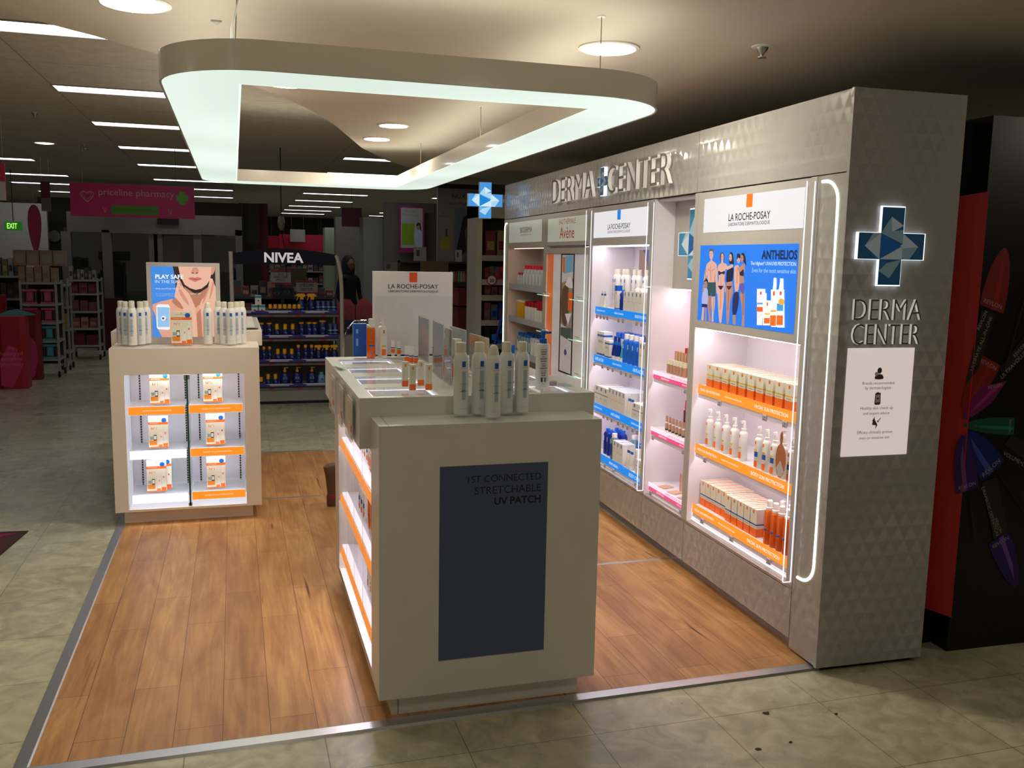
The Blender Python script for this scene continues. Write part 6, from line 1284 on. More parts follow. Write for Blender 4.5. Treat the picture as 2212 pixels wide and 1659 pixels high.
# far partition with glass sliding doors
mb = MB(); rc(-120, 440, 100, 800, 16.6, 0.1, GRF, mb); struct(mb.build('wall_pharmacy'))
mb = MB(); rc(100, 440, 525, 800, 17.2, 0.1, mat('dark_partition', (52, 50, 46), 0.8), mb); struct(mb.build('wall_doors'))
dr = MB(); rc(145, 468, 522, 500, 16.4, 0.25, mat('door_canopy', (118, 112, 104), 0.35, metal=0.4), dr); rc(145, 500, 152, 790, 16.4, 0.08, FRM, dr); 
for x in (236, 335, 346, 430, 519): rc(x-4, 497, x+4, 800, 16.4, 0.08, FRM, dr)
rc(236, 494, 434, 503, 16.35, 0.1, FRM, dr); rc(340, 575, 436, 579, 16.4, 0.06, FRM, dr)
door = struct(dr.build('door_1')); dr = MB(); rc(152, 500, 519, 790, 16.46, 0.01, GREENGL, dr); dr.build('glass_pane', door)
dr = MB(); rc(346, 505, 388, 700, 16.5, 0.01, MAROON, dr); dr.build('red_door_poster', door)
dr = MB(); rc(340, 471, 386, 484, 16.3, 0.08, BLK, dr); dr.build('door_sensor', door)
t = thing('clock', 'round wall clock faint above the shelving left of the glass doors', 'clock', aty(118, 510, 17.19)); MB().tube([(0, 0, 0), (0, -0.04, 0)], 0.095, mat('clock_face', (130, 128, 120), 0.5), 20).build('dial', t)
# hanging pharmacy banner
a = aty(153, 466, 11.0); b_ = aty(419, 404, 11.0); bw = b_.x-a.x; bh = b_.z-a.z
t = thing('hanging_banner', 'magenta pharmacy banner with a green cross hanging from the shop ceiling at the left', 'sign', ((a.x+b_.x)/2, 11.0, (a.z+b_.z)/2))
MAG = mat('magenta_sign', (176, 14, 100), 0.45)
MB().box(-bw/2, 0, -bh/2, bw/2, 0.03, bh/2, MAG).build('panel', t)
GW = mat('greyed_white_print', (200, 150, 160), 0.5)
letters('lettering', t, 'priceline pharmacy', (bw*0.03, -0.002, bh*0.22), FACE_FRONT, GW, width=bw*0.61); MB().box(-bw*0.18, -0.003, -bh*0.42, bw*0.20, -0.001, -bh*0.14, mat('green_sign_panel', (70, 130, 24), 0.5)).build('green_panel', t)
letters('lettering', t, 'PRESCRIPTIONS & ADVICE', (bw*0.01, -0.004, -bh*0.28), FACE_FRONT, mat('dark_green_print', (40, 90, 20), 0.5), width=bw*0.34)
q = MB(); q.box(bw*0.35, -0.004, bh*0.05, bw*0.45, -0.001, bh*0.23, mat('lime_cross', (90, 170, 40), 0.5)); q.box(bw*0.375, -0.0042, -bh*0.06, bw*0.425, -0.001, bh*0.34, mat('lime_cross', (90, 170, 40), 0.5)); q.build('green_cross', t)
q = MB(); hp = []
for i in range(25):
    u = 2*PI*i/24; hp.append((-bw*0.365+bw*0.052*math.sin(u)**3, -0.006, bh*0.12+bw*0.052*(0.8*math.cos(u)-0.32*math.cos(2*u)-0.12*math.cos(3*u))))
q.tube(hp, 0.006, GW, 6); q.tube([(-bw*0.365+(x+bw*0.365)*0.72, y, bh*0.12+(z-bh*0.12)*0.72+0.006) for x, y, z in hp], 0.003, GW, 6); q.build('heart_emblem', t)
for x in (-bw*0.25, bw*0.28):
    q = MB(); q.tube([(x, -0.004, -bh*0.2), (x+0.03, -0.004, -bh*0.36)], 0.004, GW, 6); q.tube([(x+0.005, -0.004, -bh*0.37), (x+0.031, -0.004, -bh*0.37), (x+0.034, -0.004, -bh*0.22)], 0.003, GW, 6); q.build('arrow', t)
for x in (-bw*0.4, bw*0.35): MB().tube([(x, 0.015, bh/2), (x, 0.015, ZS-(a.z+b_.z)/2)], 0.003, WIRE, 6).build('suspension_wire', t)
# exit sign
a = aty(10, 497, 15.0); b_ = aty(46, 479, 15.0)
t = thing('exit_sign', 'green glowing exit sign on the pale wall at the far left', 'sign', ((a.x+b_.x)/2, 15.0, (a.z+b_.z)/2)); bw, bh = b_.x-a.x, b_.z-a.z
MB().box(-bw/2, 0, -bh/2, bw/2, 0.06, bh/2, mat('exit_green', (30, 110, 20), 0.5, emit=0.55)).build('case', t); letters('lettering', t, 'EXIT', (-bw*0.05, -0.002, 0), FACE_FRONT, glow('exit_letters', (190, 255, 120), 1.1), width=bw*0.6, height=bh*0.62, bold=0.02); MB().tube([(0, 0.03, bh/2), (0, 0.03, bh/2+0.9)], 0.006, GRAYD, 6).build('hanger', t)
# small hanging category signs and pink teardrop banner
def hang(name, label, px0, py0, px1, py1, y, m, extra=None, cat='sign', wires=True):
    a = aty(px0, py1, y); b_ = aty(px1, py0, y); t = thing(name, label, cat, ((a.x+b_.x)/2, y, (a.z+b_.z)/2)); w_, h_ = b_.x-a.x, b_.z-a.z
    MB().box(-w_/2, 0, -h_/2, w_/2, 0.02, h_/2, m).build('panel', t)
    if extra: MB().box(-w_/2, -0.003, -h_/2, w_/2, 0, -h_/2+h_*extra[0], extra[1]).build('lower_panel', t)
    if wires:
        for sx in (-0.4, 0.4): MB().tube([(w_*sx, 0.01, h_/2), (w_*sx, 0.01, ZS-(a.z+b_.z)/2)], 0.002, WIRE, 5).build('suspension_wire', t)
    return t, w_, h_
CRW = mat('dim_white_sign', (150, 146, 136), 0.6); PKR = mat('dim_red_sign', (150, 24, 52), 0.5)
hang('aisle_sign', 'red and white aisle sign cut off by the left picture edge', -20, 352, 9, 432, 8.0, PKR, (0.5, CRW))
hang('aisle_sign', 'narrow red and white hanging aisle sign between the exit sign and the banner', 90, 392, 107, 456, 12.0, mat('dark_maroon_sign', (80, 20, 32), 0.6), (0.45, mat('grey_sign', (96, 90, 84), 0.6)))
t = thing('teardrop_banner', 'dusky pink teardrop banner hanging right of the exit sign', 'banner', aty(75, 494, 13.0)); h = abs(aty(75, 442, 13).z-aty(75, 546, 13).z)/2
q = MB(); pr = []
for i in range(24):
    u = 2*PI*i/24; pr.append((0.10*math.sin(u)*(0.75+0.25*math.cos(u)), h*math.cos(u)))
n = len(pr); q.add([(x, 0, z) for x, z in pr]+[(x, 0.015, z) for x, z in pr], [tuple(range(n)), tuple(range(2*n-1, n-1, -1))]+[(i, (i+1) % n, n+(i+1) % n, n+i) for i in range(n)], mat('dusky_pink', (170, 60, 84), 0.6)); q.build('cloth', t)
MB().tube([(0, 0.007, h), (0, 0.007, ZS-t.location.z)], 0.002, WIRE, 5).build('string', t)

# generic shelf unit
def shelfunit(name, label, px0, px1, y, ztop, dep, zs_, colr=SHELFM, casters=False, sides=True, back=WALLD, cat='shelving unit', closed=0.0):
    a = aty(px0, 700, y); b_ = aty(px1, 700, y); w_ = b_.x-a.x; t = thing(name, label, cat, ((a.x+b_.x)/2, y, 0))
    q = MB(); z0 = 0.08 if casters else 0
    for sx in (-1, 1): q.box(sx*w_/2, 0, z0, sx*(w_/2-0.025), 0.03, ztop, colr); q.box(sx*w_/2, dep-0.03, z0, sx*(w_/2-0.025), dep, ztop, colr)
    if sides: q.box(-w_/2, dep-0.01, z0+0.05, w_/2, dep, ztop-0.02, back)
    q.build('frame', t)
    for z in zs_: MB().box(-w_/2+0.002, -0.005, z-0.028, w_/2-0.002, dep-0.012, z, colr).build('shelf', t)
    if casters:
        for sx in (-1, 1):
            for yy in (0.02, dep-0.02): MB().tube([(sx*(w_/2-0.015)-0.012, yy, 0.04), (sx*(w_/2-0.015)+0.012, yy, 0.04)], 0.04, DARK, 12).build('caster', t)
    return t, (a.x+b_.x)/2, w_
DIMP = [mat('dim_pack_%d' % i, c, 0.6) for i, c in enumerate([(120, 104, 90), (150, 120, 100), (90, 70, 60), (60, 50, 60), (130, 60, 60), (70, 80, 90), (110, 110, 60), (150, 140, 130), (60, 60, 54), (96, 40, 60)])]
def fill(cx, w_, y, z, n, hmin, hmax, mats, what, where, dep=0.10, group=None, lab=None):
    x = cx-w_/2+0.035; step = (w_-0.07)/n
    for i in range(n):
        hh = random.uniform(hmin, hmax); ww = step*random.uniform(0.78, 0.95); mm = mats[i % len(mats)]
        q = MB(); q.box(-ww/2, 0, 0, ww/2, dep, hh, mm); q.box(-ww*0.36, -0.002, hh*0.25, ww*0.36, 0, hh*0.6, mats[(i+1) % len(mats)] if lab is None else lab)
        o = q.build(what.split(',')[0].replace(' ', '_').replace('-', '_')); o.location = (x+step*(i+0.5), y, z+0.001)
        tag(o, '%s, %s from left, %s' % (what, ORD[i % 12], where), 'box', group or (what+' '+where))
# left shelves
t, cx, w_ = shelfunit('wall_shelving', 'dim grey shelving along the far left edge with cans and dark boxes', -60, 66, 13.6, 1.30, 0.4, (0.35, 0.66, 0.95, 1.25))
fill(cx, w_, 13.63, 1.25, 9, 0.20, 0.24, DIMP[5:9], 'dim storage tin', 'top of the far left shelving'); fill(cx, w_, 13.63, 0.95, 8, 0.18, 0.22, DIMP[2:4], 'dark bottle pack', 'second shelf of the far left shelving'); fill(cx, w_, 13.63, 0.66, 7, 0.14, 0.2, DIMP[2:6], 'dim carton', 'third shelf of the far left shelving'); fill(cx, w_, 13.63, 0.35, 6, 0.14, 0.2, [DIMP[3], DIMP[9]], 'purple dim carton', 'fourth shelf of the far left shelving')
t, cx, w_ = shelfunit('display_trolley', 'grey trolley on castors holding pink and teal gift sets', 45, 126, 12.6, 1.22, 0.45, (0.24, 0.47, 0.70, 0.93, 1.20), casters=True)
PKD = mat('pink_set', (190, 80, 110), 0.5); PKD2 = mat('maroon_set', (90, 20, 44), 0.5); TL = mat('teal_set', (60, 150, 170), 0.5); TL2 = mat('olive_set', (80, 90, 40), 0.5)
for z, ma, mb_, nm, wh in ((0.93, PKD, PKD2, 'pink', 'upper'), (0.70, PKD, PKD2, 'pink', 'second'), (0.47, TL, TL2, 'teal', 'third'), (0.24, TL, TL2, 'teal', 'lowest')):
    for i in range(2):
        ww = w_/2-0.05; q = MB(); hh = 0.18; x = cx+(-0.5+i)*(w_/2-0.01)
        q.box(-ww/2, 0, 0, ww/2, 0.2, hh*0.12, ma); q.box(-ww/2, 0, hh*0.85, ww/2, 0.2, hh, ma); q.box(-ww/2, 0.02, hh*0.12, ww/2, 0.2, hh*0.85, mb_); q.box(-ww*0.22, 0.01, hh*0.2, ww*0.22, 0.02, hh*0.8, ma)
        for s_ in (-0.36, -0.28, 0.28, 0.36): q.box(ww*s_-0.012, 0.004, hh*0.12, ww*s_+0.012, 0.02, hh*0.8, DIMP[2])
        o = q.build('gift_set'); o.location = (x, 12.62, z+0.001); tag(o, '%s gift set on the %s shelf of the castor trolley, %s one' % (nm, wh, ('left', 'right')[i]), 'box', 'gift sets on the castor trolley')
fill(cx, w_*1.25, 12.65, 1.20, 5, 0.17, 0.2, [DIMP[1], DIMP[7]], 'patterned beige tin', 'top of the castor trolley')
for i in range(4):
    q = MB(); q.box(-0.07, 0, 0, 0.07, 0.1, 0.19, DIMP[1]); q.box(-0.05, -0.002, 0.03, 0.05, 0, 0.14, DIMP[7]); o = q.build('patterned_beige_tin'); o.location = (cx-0.2+i*0.15, 12.66, 1.405); tag(o, 'patterned beige tin in the upper layer on the castor trolley, %s from left' % ORD[i], 'box', 'beige tins upper layer')
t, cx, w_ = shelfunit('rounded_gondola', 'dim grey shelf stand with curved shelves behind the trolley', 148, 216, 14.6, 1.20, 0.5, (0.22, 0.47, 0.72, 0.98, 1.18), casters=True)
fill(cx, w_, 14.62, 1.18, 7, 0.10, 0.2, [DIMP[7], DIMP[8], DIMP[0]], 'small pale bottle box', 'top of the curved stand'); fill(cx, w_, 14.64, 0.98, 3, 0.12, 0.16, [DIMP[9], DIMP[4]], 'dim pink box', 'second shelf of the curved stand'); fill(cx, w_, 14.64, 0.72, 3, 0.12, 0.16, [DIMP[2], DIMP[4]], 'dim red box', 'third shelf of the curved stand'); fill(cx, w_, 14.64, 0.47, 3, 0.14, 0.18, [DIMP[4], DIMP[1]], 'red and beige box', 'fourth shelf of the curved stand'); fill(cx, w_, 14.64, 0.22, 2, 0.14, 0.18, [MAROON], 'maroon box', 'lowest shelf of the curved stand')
# narrow stand between, with a yellow pack
t, cx, w_ = shelfunit('narrow_stand', 'narrow dim stand with hanging packs between the trolley and the curved stand', 128, 150, 13.4, 1.16, 0.3, (0.25, 0.55, 0.85, 1.14), casters=True)
fill(cx, w_, 13.42, 0.55, 1, 0.2, 0.22, [mat('mustard_pack', (190, 140, 40), 0.6)], 'mustard yellow pack', 'narrow stand'); fill(cx, w_, 13.42, 0.85, 2, 0.2, 0.24, [DIMP[7], DIMP[0]], 'pale hanging pack', 'narrow stand')
# round red pillar plinth of counter in the dark
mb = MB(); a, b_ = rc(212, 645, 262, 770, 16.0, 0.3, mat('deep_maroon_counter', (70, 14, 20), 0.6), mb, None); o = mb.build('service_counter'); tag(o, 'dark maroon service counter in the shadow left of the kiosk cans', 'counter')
# red cardboard bins at the left edge
def bin_(label, px0, px1, y, h, m, txt, rz=0.0):
    a = aty(px0, 760, y); b_ = aty(px1, 760, y); w_ = b_.x-a.x; t = thing('dump_bin', label, 'bin', ((a.x+b_.x)/2, y, 0), rz, 'red cardboard bins')
    q = MB(); d_ = w_*0.8; o8 = [(-w_/2, 0.03), (-w_/2+0.05, 0), (w_/2-0.05, 0), (w_/2, 0.03), (w_/2, d_), (-w_/2, d_)]
    q.prism(o8, 0, h, m); q.build('box', t)
    q = MB(); q.add([(-w_*0.42, -0.002, 0.04), (-w_*0.02, -0.002, 0.02), (w_*0.35, -0.002, h*0.3), (w_*0.2, -0.002, h*0.55), (-w_*0.1, -0.002, h*0.62), (-w_*0.42, -0.002, h*0.4)], [tuple(range(6))], mat('pink_swirl_print', (190, 50, 100), 0.5)); q.build('swirl_print', t)
    if txt: letters('lettering', t, txt, (0.0, -0.004, h*0.45), FACE_FRONT, mat('pink_text_print', (220, 110, 140), 0.5), width=w_*0.8)
    return t
REDB = mat('red_cardboard', (158, 16, 36), 0.5)
bin_('large red cardboard bin with script lettering at the left edge', -6, 56, 11.6, 0.84, REDB, 'the\nbeauty of\npriceline\npharmacy')
bin_('red cardboard bin just behind and right of the lettered one', 54, 88, 12.4, 0.86, mat('darker_red_cardboard', (120, 20, 34), 0.5), None)
bin_('tall red cardboard bin cut off by the left edge behind the others', -40, 12, 12.9, 1.02, REDB, None)
t = thing('gift_bag', 'teal bag lying on top of the lettered red bin', 'bag', Vector((aty(26, 684, 11.75).x, 11.72, 0.843))); MB().add([(-0.16, 0, 0), (0.22, 0, 0), (0.05, 0.1, 0.07), (-0.05, 0.12, 0.05), (-0.16, 0.2, 0), (0.22, 0.2, 0)], [(0, 1, 2, 3), (0, 3, 4), (1, 5, 2), (2, 5, 4, 3), (0, 4, 5, 1)], mat('teal_bag', (20, 110, 110), 0.5)); q = MB(); q.add([(-0.16, 0, 0), (0.22, 0, 0), (0.05, 0.1, 0.07), (-0.05, 0.12, 0.05), (-0.16, 0.2, 0), (0.22, 0.2, 0)], [(0, 1, 2, 3), (0, 3, 4), (1, 5, 2), (2, 5, 4, 3), (0, 4, 5, 1)], mat('teal_bag', (20, 110, 110), 0.5)); q.build('folded_bag', t)
# printed floor mat at the left edge
t = thing('floor_mat', 'magenta and brown printed floor mat at the left picture edge', 'mat', (-1.4, 5.25, 0.0005))
q = MB((-1.4, 5.25, 0)); q.prism([(-2.4, 4.4), (-1.30, 4.45), (-1.16, 5.62), (-2.4, 5.72)], 0.0, 0.006, mat('maroon_mat', (70, 34, 36), 0.6)); q.build('mat_base', t)
q = MB((-1.4, 5.25, 0)); q.prism([(-1.9, 5.45), (-1.5, 5.38), (-1.2, 5.58), (-2.2, 5.68)], 0.0062, 0.0066, mat('magenta_print', (150, 24, 90), 0.6)); q.prism([(-1.7, 5.0), (-1.35, 4.95), (-1.24, 5.3), (-1.5, 5.35)], 0.0062, 0.0066, mat('rust_print', (140, 60, 50), 0.6)); q.prism([(-1.6, 4.6), (-1.33, 4.62), (-1.31, 4.85), (-1.55, 4.9)], 0.0062, 0.0066, mat('tan_print', (150, 126, 100), 0.6)); q.build('printed_shapes', t)

# centre background: columns, far shelving and signs
mb = MB(); rc(786, 470, 830, 760, 14.5, 0.5, mat('shop_pillar', (140, 140, 136), 0.6), mb); o = mb.build('pillar_1'); struct(o)
mb = MB(); rc(704, 492, 727, 700, 20.5, 0.5, mat('pale_green_pillar', (150, 158, 132), 0.7), mb); struct(mb.build('pillar_2'))
mb = MB(); rc(727, 470, 786, 720, 18.5, 0.3, mat('taupe_wall', (112, 106, 94), 0.7), mb); struct(mb.build('wall_mid'))
mb = MB(); rc(560, 440, 578, 640, 17.5, 0.3, mat('maroon_column', (96, 18, 36), 0.6), mb); struct(mb.build('pillar_3'))
mb = MB(); rc(522, 440, 560, 760, 17.3, 0.1, mat('dark_partition', (52, 50, 46), 0.8), mb); struct(mb.build('wall_mid_left'))
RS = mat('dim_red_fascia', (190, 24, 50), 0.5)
hang('shop_fascia', 'long dim red fascia sign at the back of the shop above the navy arch', 574, 512, 702, 536, 24.0, RS)
hang('shop_fascia', 'higher red block of the back fascia beside the pale green pillar', 604, 508, 704, 545, 23.5, RS)
hang('grey_notice', 'grey notice panel on the red fascia at the back of the shop', 627, 496, 659, 522, 23.2, CRW)
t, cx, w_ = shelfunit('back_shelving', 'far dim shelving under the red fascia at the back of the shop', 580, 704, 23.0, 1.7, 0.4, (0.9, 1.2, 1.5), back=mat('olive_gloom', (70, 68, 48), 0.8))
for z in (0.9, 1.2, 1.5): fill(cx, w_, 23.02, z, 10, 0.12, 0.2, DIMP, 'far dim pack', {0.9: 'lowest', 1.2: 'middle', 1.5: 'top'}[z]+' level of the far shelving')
q = MB(); a, b_ = rc(608, 580, 662, 790, 13.2, 0.4, mat('olive_carton', (84, 70, 40), 0.6), q); o = q.build('cardboard_carton'); tag(o, 'olive brown carton showing under the middle of the navy arch', 'box')
# hanging sensor cord
p = atz(605, 318, ZS); t = thing('ceiling_sensor', 'thin dark cord with a pale oval weight hanging from the shop ceiling', 'sensor', (p.x, p.y, ZS)); zb = aty(607, 480, p.y).z-ZS
MB().tube([(0, 0, 0), (0, 0, zb+0.05)], 0.006, DARK, 6).build('cord', t); MB().lathe([(0.01, zb-0.09), (0.035, zb-0.05), (0.04, zb), (0.03, zb+0.05), (0.012, zb+0.07)], mat('pale_weight', (110, 104, 96), 0.5), 14).build('weight', t, smooth=50); MB().tube([(0, 0, zb-0.09), (0.04, 0, zb-0.32), (0.05, 0, zb-0.6)], 0.004, DARK, 6).build('lower_cord', t)
# clutter directly behind the navy stand
def sgn(label, px0, py0, px1, py1, y, txt):
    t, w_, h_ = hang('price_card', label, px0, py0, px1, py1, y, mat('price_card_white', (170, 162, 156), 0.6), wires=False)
    MB().box(-w_/2, -0.003, h_/2-h_*0.14, w_/2, 0, h_/2, PKR).build('red_edge', t); MB().box(-w_/2, -0.003, -h_/2, w_/2, 0, -h_/2+h_*0.1, PKR).build('red_edge', t)
    letters('lettering', t, txt, (0, -0.004, 0), FACE_FRONT, DARK, width=w_*0.7); MB().box(-0.01, 0.004, -t.location.z, 0.01, 0.016, -h_/2, DARK).build('stem', t)
sgn('white price card with red top standing behind the navy stand, left one', 585, 584, 628, 613, 11.4, 'BUY\nSKIN CARE\nSPECIAL')
sgn('wider white price card with red edge behind the navy stand, right one', 640, 607, 686, 634, 11.2, 'SPECIAL\nOFFER')
t, cx, w_ = shelfunit('gift_gondola', 'dark gondola with mixed packs seen through the open navy stand', 498, 728, 11.6, 1.12, 0.5, (0.75, 1.08), colr=GRAYD)
fill(cx, w_, 11.62, 1.08, 12, 0.08, 0.2, [DIMP[5], DIMP[4], DIMP[7], DIMP[3], DIMP[1]], 'mixed gift pack', 'gondola top behind the navy stand')
fill(cx, w_, 11.62, 0.75, 10, 0.2, 0.26, [NAVY, DIMP[4], DIMP[5], NAVY], 'dark gift pack', 'lower level behind the navy stand')
t = thing('eye_poster', 'dark navy panel with two printed eyes behind the navy stand', 'poster', aty(610, 633, 11.15)); A = Art([(0, 0), (100, 0), (100, 50), (0, 50)], 0.27, 0.13, FACE_FRONT, (0, 0, 0), 0.0); A.full((24, 22, 46)); A.ell(26, 26, 14, 7, (70, 74, 96)); A.ell(26, 26, 5, 6, (16, 16, 24)); A.ell(70, 20, 14, 7, (70, 74, 96)); A.ell(70, 20, 5, 6, (16, 16, 24)); A.poly([(0, 0), (7, 0), (7, 50), (0, 50)], (150, 30, 50)); A.build('print', t); MB().box(-0.135, 0.0, -0.065, 0.135, 0.015, 0.065, DARK).build('board', t); MB().box(-0.02, 0.001, -t.location.z, 0.02, 0.014, -0.065, DARK).build('stem', t)
# right of the navy stand: table with pink flower bags
a = aty(736, 745, 10.9); b_ = aty(806, 720, 10.9)
t = thing('checkout_table', 'pale table with a dark top behind the blue film-wrapped box', 'table', ((a.x+b_.x)/2, 10.9, 0)); zt = aty(760, 716, 10.9).z; w_ = b_.x-a.x
MB().box(-w_/2, 0, 0.0, w_/2, 0.5, zt-0.03, mat('pale_table', (180, 174, 160), 0.5)).build('body', t); MB().box(-w_/2-0.02, -0.02, zt-0.03, w_/2+0.02, 0.52, zt+0.0, mat('dark_table_top', (26, 22, 40), 0.3)).build('table_top', t)
cx = (a.x+b_.x)/2
for i, x in enumerate((-0.10, 0.12)):
    o = thing('gift_bag', 'dim pink gift bag with twisted handle on the dark table, %s one' % ('left', 'right')[i], 'bag', (cx+x, 11.1, zt)); q = MB(); q.box(-0.105, 0, 0, 0.105, 0.08, 0.30, mat('dusky_rose_bag', (170, 70, 84), 0.6)); q.add([(-0.10, 0.02, 0.30), (-0.04, 0.02, 0.38), (0.05, 0.02, 0.37), (0.10, 0.02, 0.30)], [(0, 1, 2, 3)], mat('rose_tissue', (190, 84, 96), 0.7)); q.build('paper_bag', o)
    q = MB(); q.tube([(-0.04, -0.005, 0.12)]+[(-0.04*math.cos(PI*i_/8), -0.005, 0.12+0.09*math.sin(PI*i_/8)) for i_ in range(9)], 0.004, DIMP[1], 6); q.build('handle', o)
for i in range(5):
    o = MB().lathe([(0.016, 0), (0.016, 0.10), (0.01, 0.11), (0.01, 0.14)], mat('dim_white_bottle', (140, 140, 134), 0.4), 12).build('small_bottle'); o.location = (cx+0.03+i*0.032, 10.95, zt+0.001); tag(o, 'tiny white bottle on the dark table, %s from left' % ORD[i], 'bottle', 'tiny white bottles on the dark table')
o = MB().box(-0.075, 0, 0, 0.075, 0.06, 0.13, mat('midnight_box', (22, 22, 60), 0.4)).build('dark_box'); o.location = (cx-0.09, 10.93, zt+0.001); tag(o, 'midnight blue box on the dark table before the pink gift bags', 'box')
# poster wall, counters at the centre right
mb = MB(); rc(830, 440, 944, 770, 14.2, 0.1, mat('grey_partition', (104, 98, 90), 0.7), mb); struct(mb.build('wall_posters'))
a = aty(862, 545, 14.0); b_ = aty(917, 446, 14.0)
t = thing('wall_poster', 'pink framed poster with lime square and woman in white coat, on dim wall', 'poster', ((a.x+b_.x)/2, 14.0, (a.z+b_.z)/2)); w_, h_ = b_.x-a.x, b_.z-a.z
MB().box(-w_/2, 0, -h_/2, w_/2, 0.03, h_/2, mat('plum_frame', (150, 30, 96), 0.5)).build('frame', t)
A = Art([(0, 0), (100, 0), (100, 180), (0, 180)], w_*0.86, h_*0.86, FACE_FRONT, (0, -0.001, 0.02), 0.03); A.full((160, 158, 152)); A.poly([(4, 70), (62, 70), (62, 166), (4, 166)], (120, 150, 30)); A.poly([(70, 176), (60, 120), (70, 96), (92, 96), (98, 130), (96, 176)], (170, 176, 196), 2); A.ell(80, 84, 9, 14, (150, 108, 84)); A.poly([(70, 84), (76, 66), (90, 70), (94, 104), (88, 92), (84, 74)], (30, 22, 20), 2); A.build('print', t)
A.text('lettering', t, 'Ask our\nPharmacist', 45, 22, (120, 130, 110), 82)
a = aty(944, 600, 13.0); b_ = aty(1045, 410, 13.0)
t = thing('beauty_poster', 'tall cream poster with a brunette woman right of the pink framed poster', 'poster', ((a.x+b_.x)/2, 13.0, (a.z+b_.z)/2)); w_, h_ = b_.x-a.x, b_.z-a.z
MB().box(-w_/2, 0, -h_/2, w_/2, 0.04, h_/2, mat('cream_poster_board', (146, 140, 128), 0.6)).build('board', t)
A = Art([(944, 410), (1045, 410), (1045, 600), (944, 600)], w_, h_, FACE_FRONT, (0, -0.001, 0), 0.0); A.full((150, 144, 132)); A.poly([(981, 450), (1024, 450), (1024, 600), (981, 600)], (110, 122, 136)); A.poly([(990, 600), (982, 560), (990, 520), (1000, 470), (1012, 462), (1024, 466), (1024, 560)], (46, 34, 30), 0); A.poly([(1004, 500), (1012, 486), (1024, 488), (1024, 600), (984, 600), (990, 560), (1008, 540)], (140, 104, 84), 2); A.poly([(1024, 470), (1045, 470), (1045, 600), (1024, 600)], (90, 26, 22)); A.poly([(952, 512), (976, 512), (974, 540), (950, 540)], (170, 160, 60)); A.poly([(962, 496), (966, 496), (966, 512), (962, 512)], (110, 50, 30)); A.build('print', t)
A.text('lettering', t, 'NUXE', 994, 426, (50, 46, 44), 1012, bold=0.01); A.text('lettering', t, 'Huile Prodigieuse', 1000, 442, (60, 54, 50), 1030); A.text('lettering', t, '30\nMULTI', 957, 466, (90, 84, 78), 966)
mb = MB(); rc(944, 400, 1046, 760, 13.041, 0.1, mat('dark_partition', (52, 50, 46), 0.8), mb); struct(mb.build('wall_poster_back'))
a = aty(872, 700, 12.4); b_ = aty(1024, 566, 12.4)
t = thing('service_counter', 'dark brown counter with open shelf of small bottles behind the brand board', 'counter', ((a.x+b_.x)/2, 12.4, 0)); w_ = b_.x-a.x; zt = b_.z
q = MB(); q.box(-w_/2, 0, 0, w_/2, 0.5, zt-0.28, GRAYD); q.box(-w_/2, 0.3, zt-0.28, w_/2, 0.5, zt, mat('umber_panel', (60, 50, 38), 0.6)); q.box(-w_/2, 0, zt-0.025, w_/2, 0.5, zt, mat('umber_panel', (60, 50, 38), 0.6)); q.build('body', t); MB().box(-w_*0.27, -0.01, zt-0.5, w_*0.13, 0, zt, mat('mustard_panel', (96, 80, 42), 0.6)).build('centre_panel', t)
cx = (a.x+b_.x)/2
for i in range(9):
    o = MB().lathe([(0.02, 0), (0.02, 0.11), (0.012, 0.12), (0.012, 0.15)], [DIMP[7], DIMP[1], DIMP[4], GREENC][i % 4], 10).build('small_bottle'); o.location = (cx+w_*0.16+i*0.036, 12.35, zt-0.279); tag(o, 'small dim bottle on the open shelf of the brown counter, %s from left' % ORD[i], 'bottle', 'small bottles on the brown counter')
for i, (x0, y0, x1, y1, lab, c) in enumerate(((894, 534, 921, 566, 'grey brochure stand on the brown counter under the pink framed poster', (140, 138, 130)), (984, 540, 998, 566, 'small white leaflet card with two dark dots on the brown counter', (170, 170, 166)), (830, 566, 858, 590, 'tilted grey mirror stand left of the brown counter', (110, 112, 104)))):
    t2, w2, h2 = hang('leaflet_stand', lab, x0, y0, x1, y1, 12.45, mat('leaflet_%d' % i, c, 0.5), cat='stand', wires=False); MB().box(-w2*0.3, -0.003, -h2*0.1, -w2*0.05, 0, h2*0.3, GRAYD).build('print', t2)
    if i == 2: MB().box(-0.02, 0.002, -t2.location.z, 0.02, 0.018, -h2/2, GRAYD).build('stem', t2)
# white framed shelf unit behind the cross sign
a = aty(1031, 700, 8.9); b_ = aty(1100, 700, 8.9); cx = (a.x+b_.x)/2+0.08; w_ = b_.x-a.x+0.2; ya = 8.9
zt = 2.23; t = thing('framed_shelving', 'white framed shelf unit with dark red packs behind the far end of the display wall', 'shelving unit', (cx, ya, 0))
FW_ = mat('cool_grey_frame', (172, 168, 160), 0.5)
q = MB(); q.box(-w_/2, 0, 0, -w_/2+0.06, 0.4, zt, FW_); q.box(w_/2-0.04, 0, 0, w_/2, 0.4, zt, FW_); q.box(-w_/2, 0, zt-0.23, w_/2, 0.4, zt, FW_); q.box(-w_/2, 0.38, 0, w_/2, 0.4, zt, GRAYD); q.build('frame', t)
zz_ = [aty(1060, y, ya).z for y in (554, 606, 640, 694, 745)]
for z in zz_: 
    sh = MB().box(-w_/2+0.061, 0.01, z-0.03, w_/2-0.041, 0.37, z, FW_).build('shelf', t)
    MB().box(-w_/2+0.061, -0.015, z-0.045, w_/2-0.041, 0.009, z+0.012, mat('clear_grey_rail', (150, 142, 142), 0.3)).build('price_rail', sh)
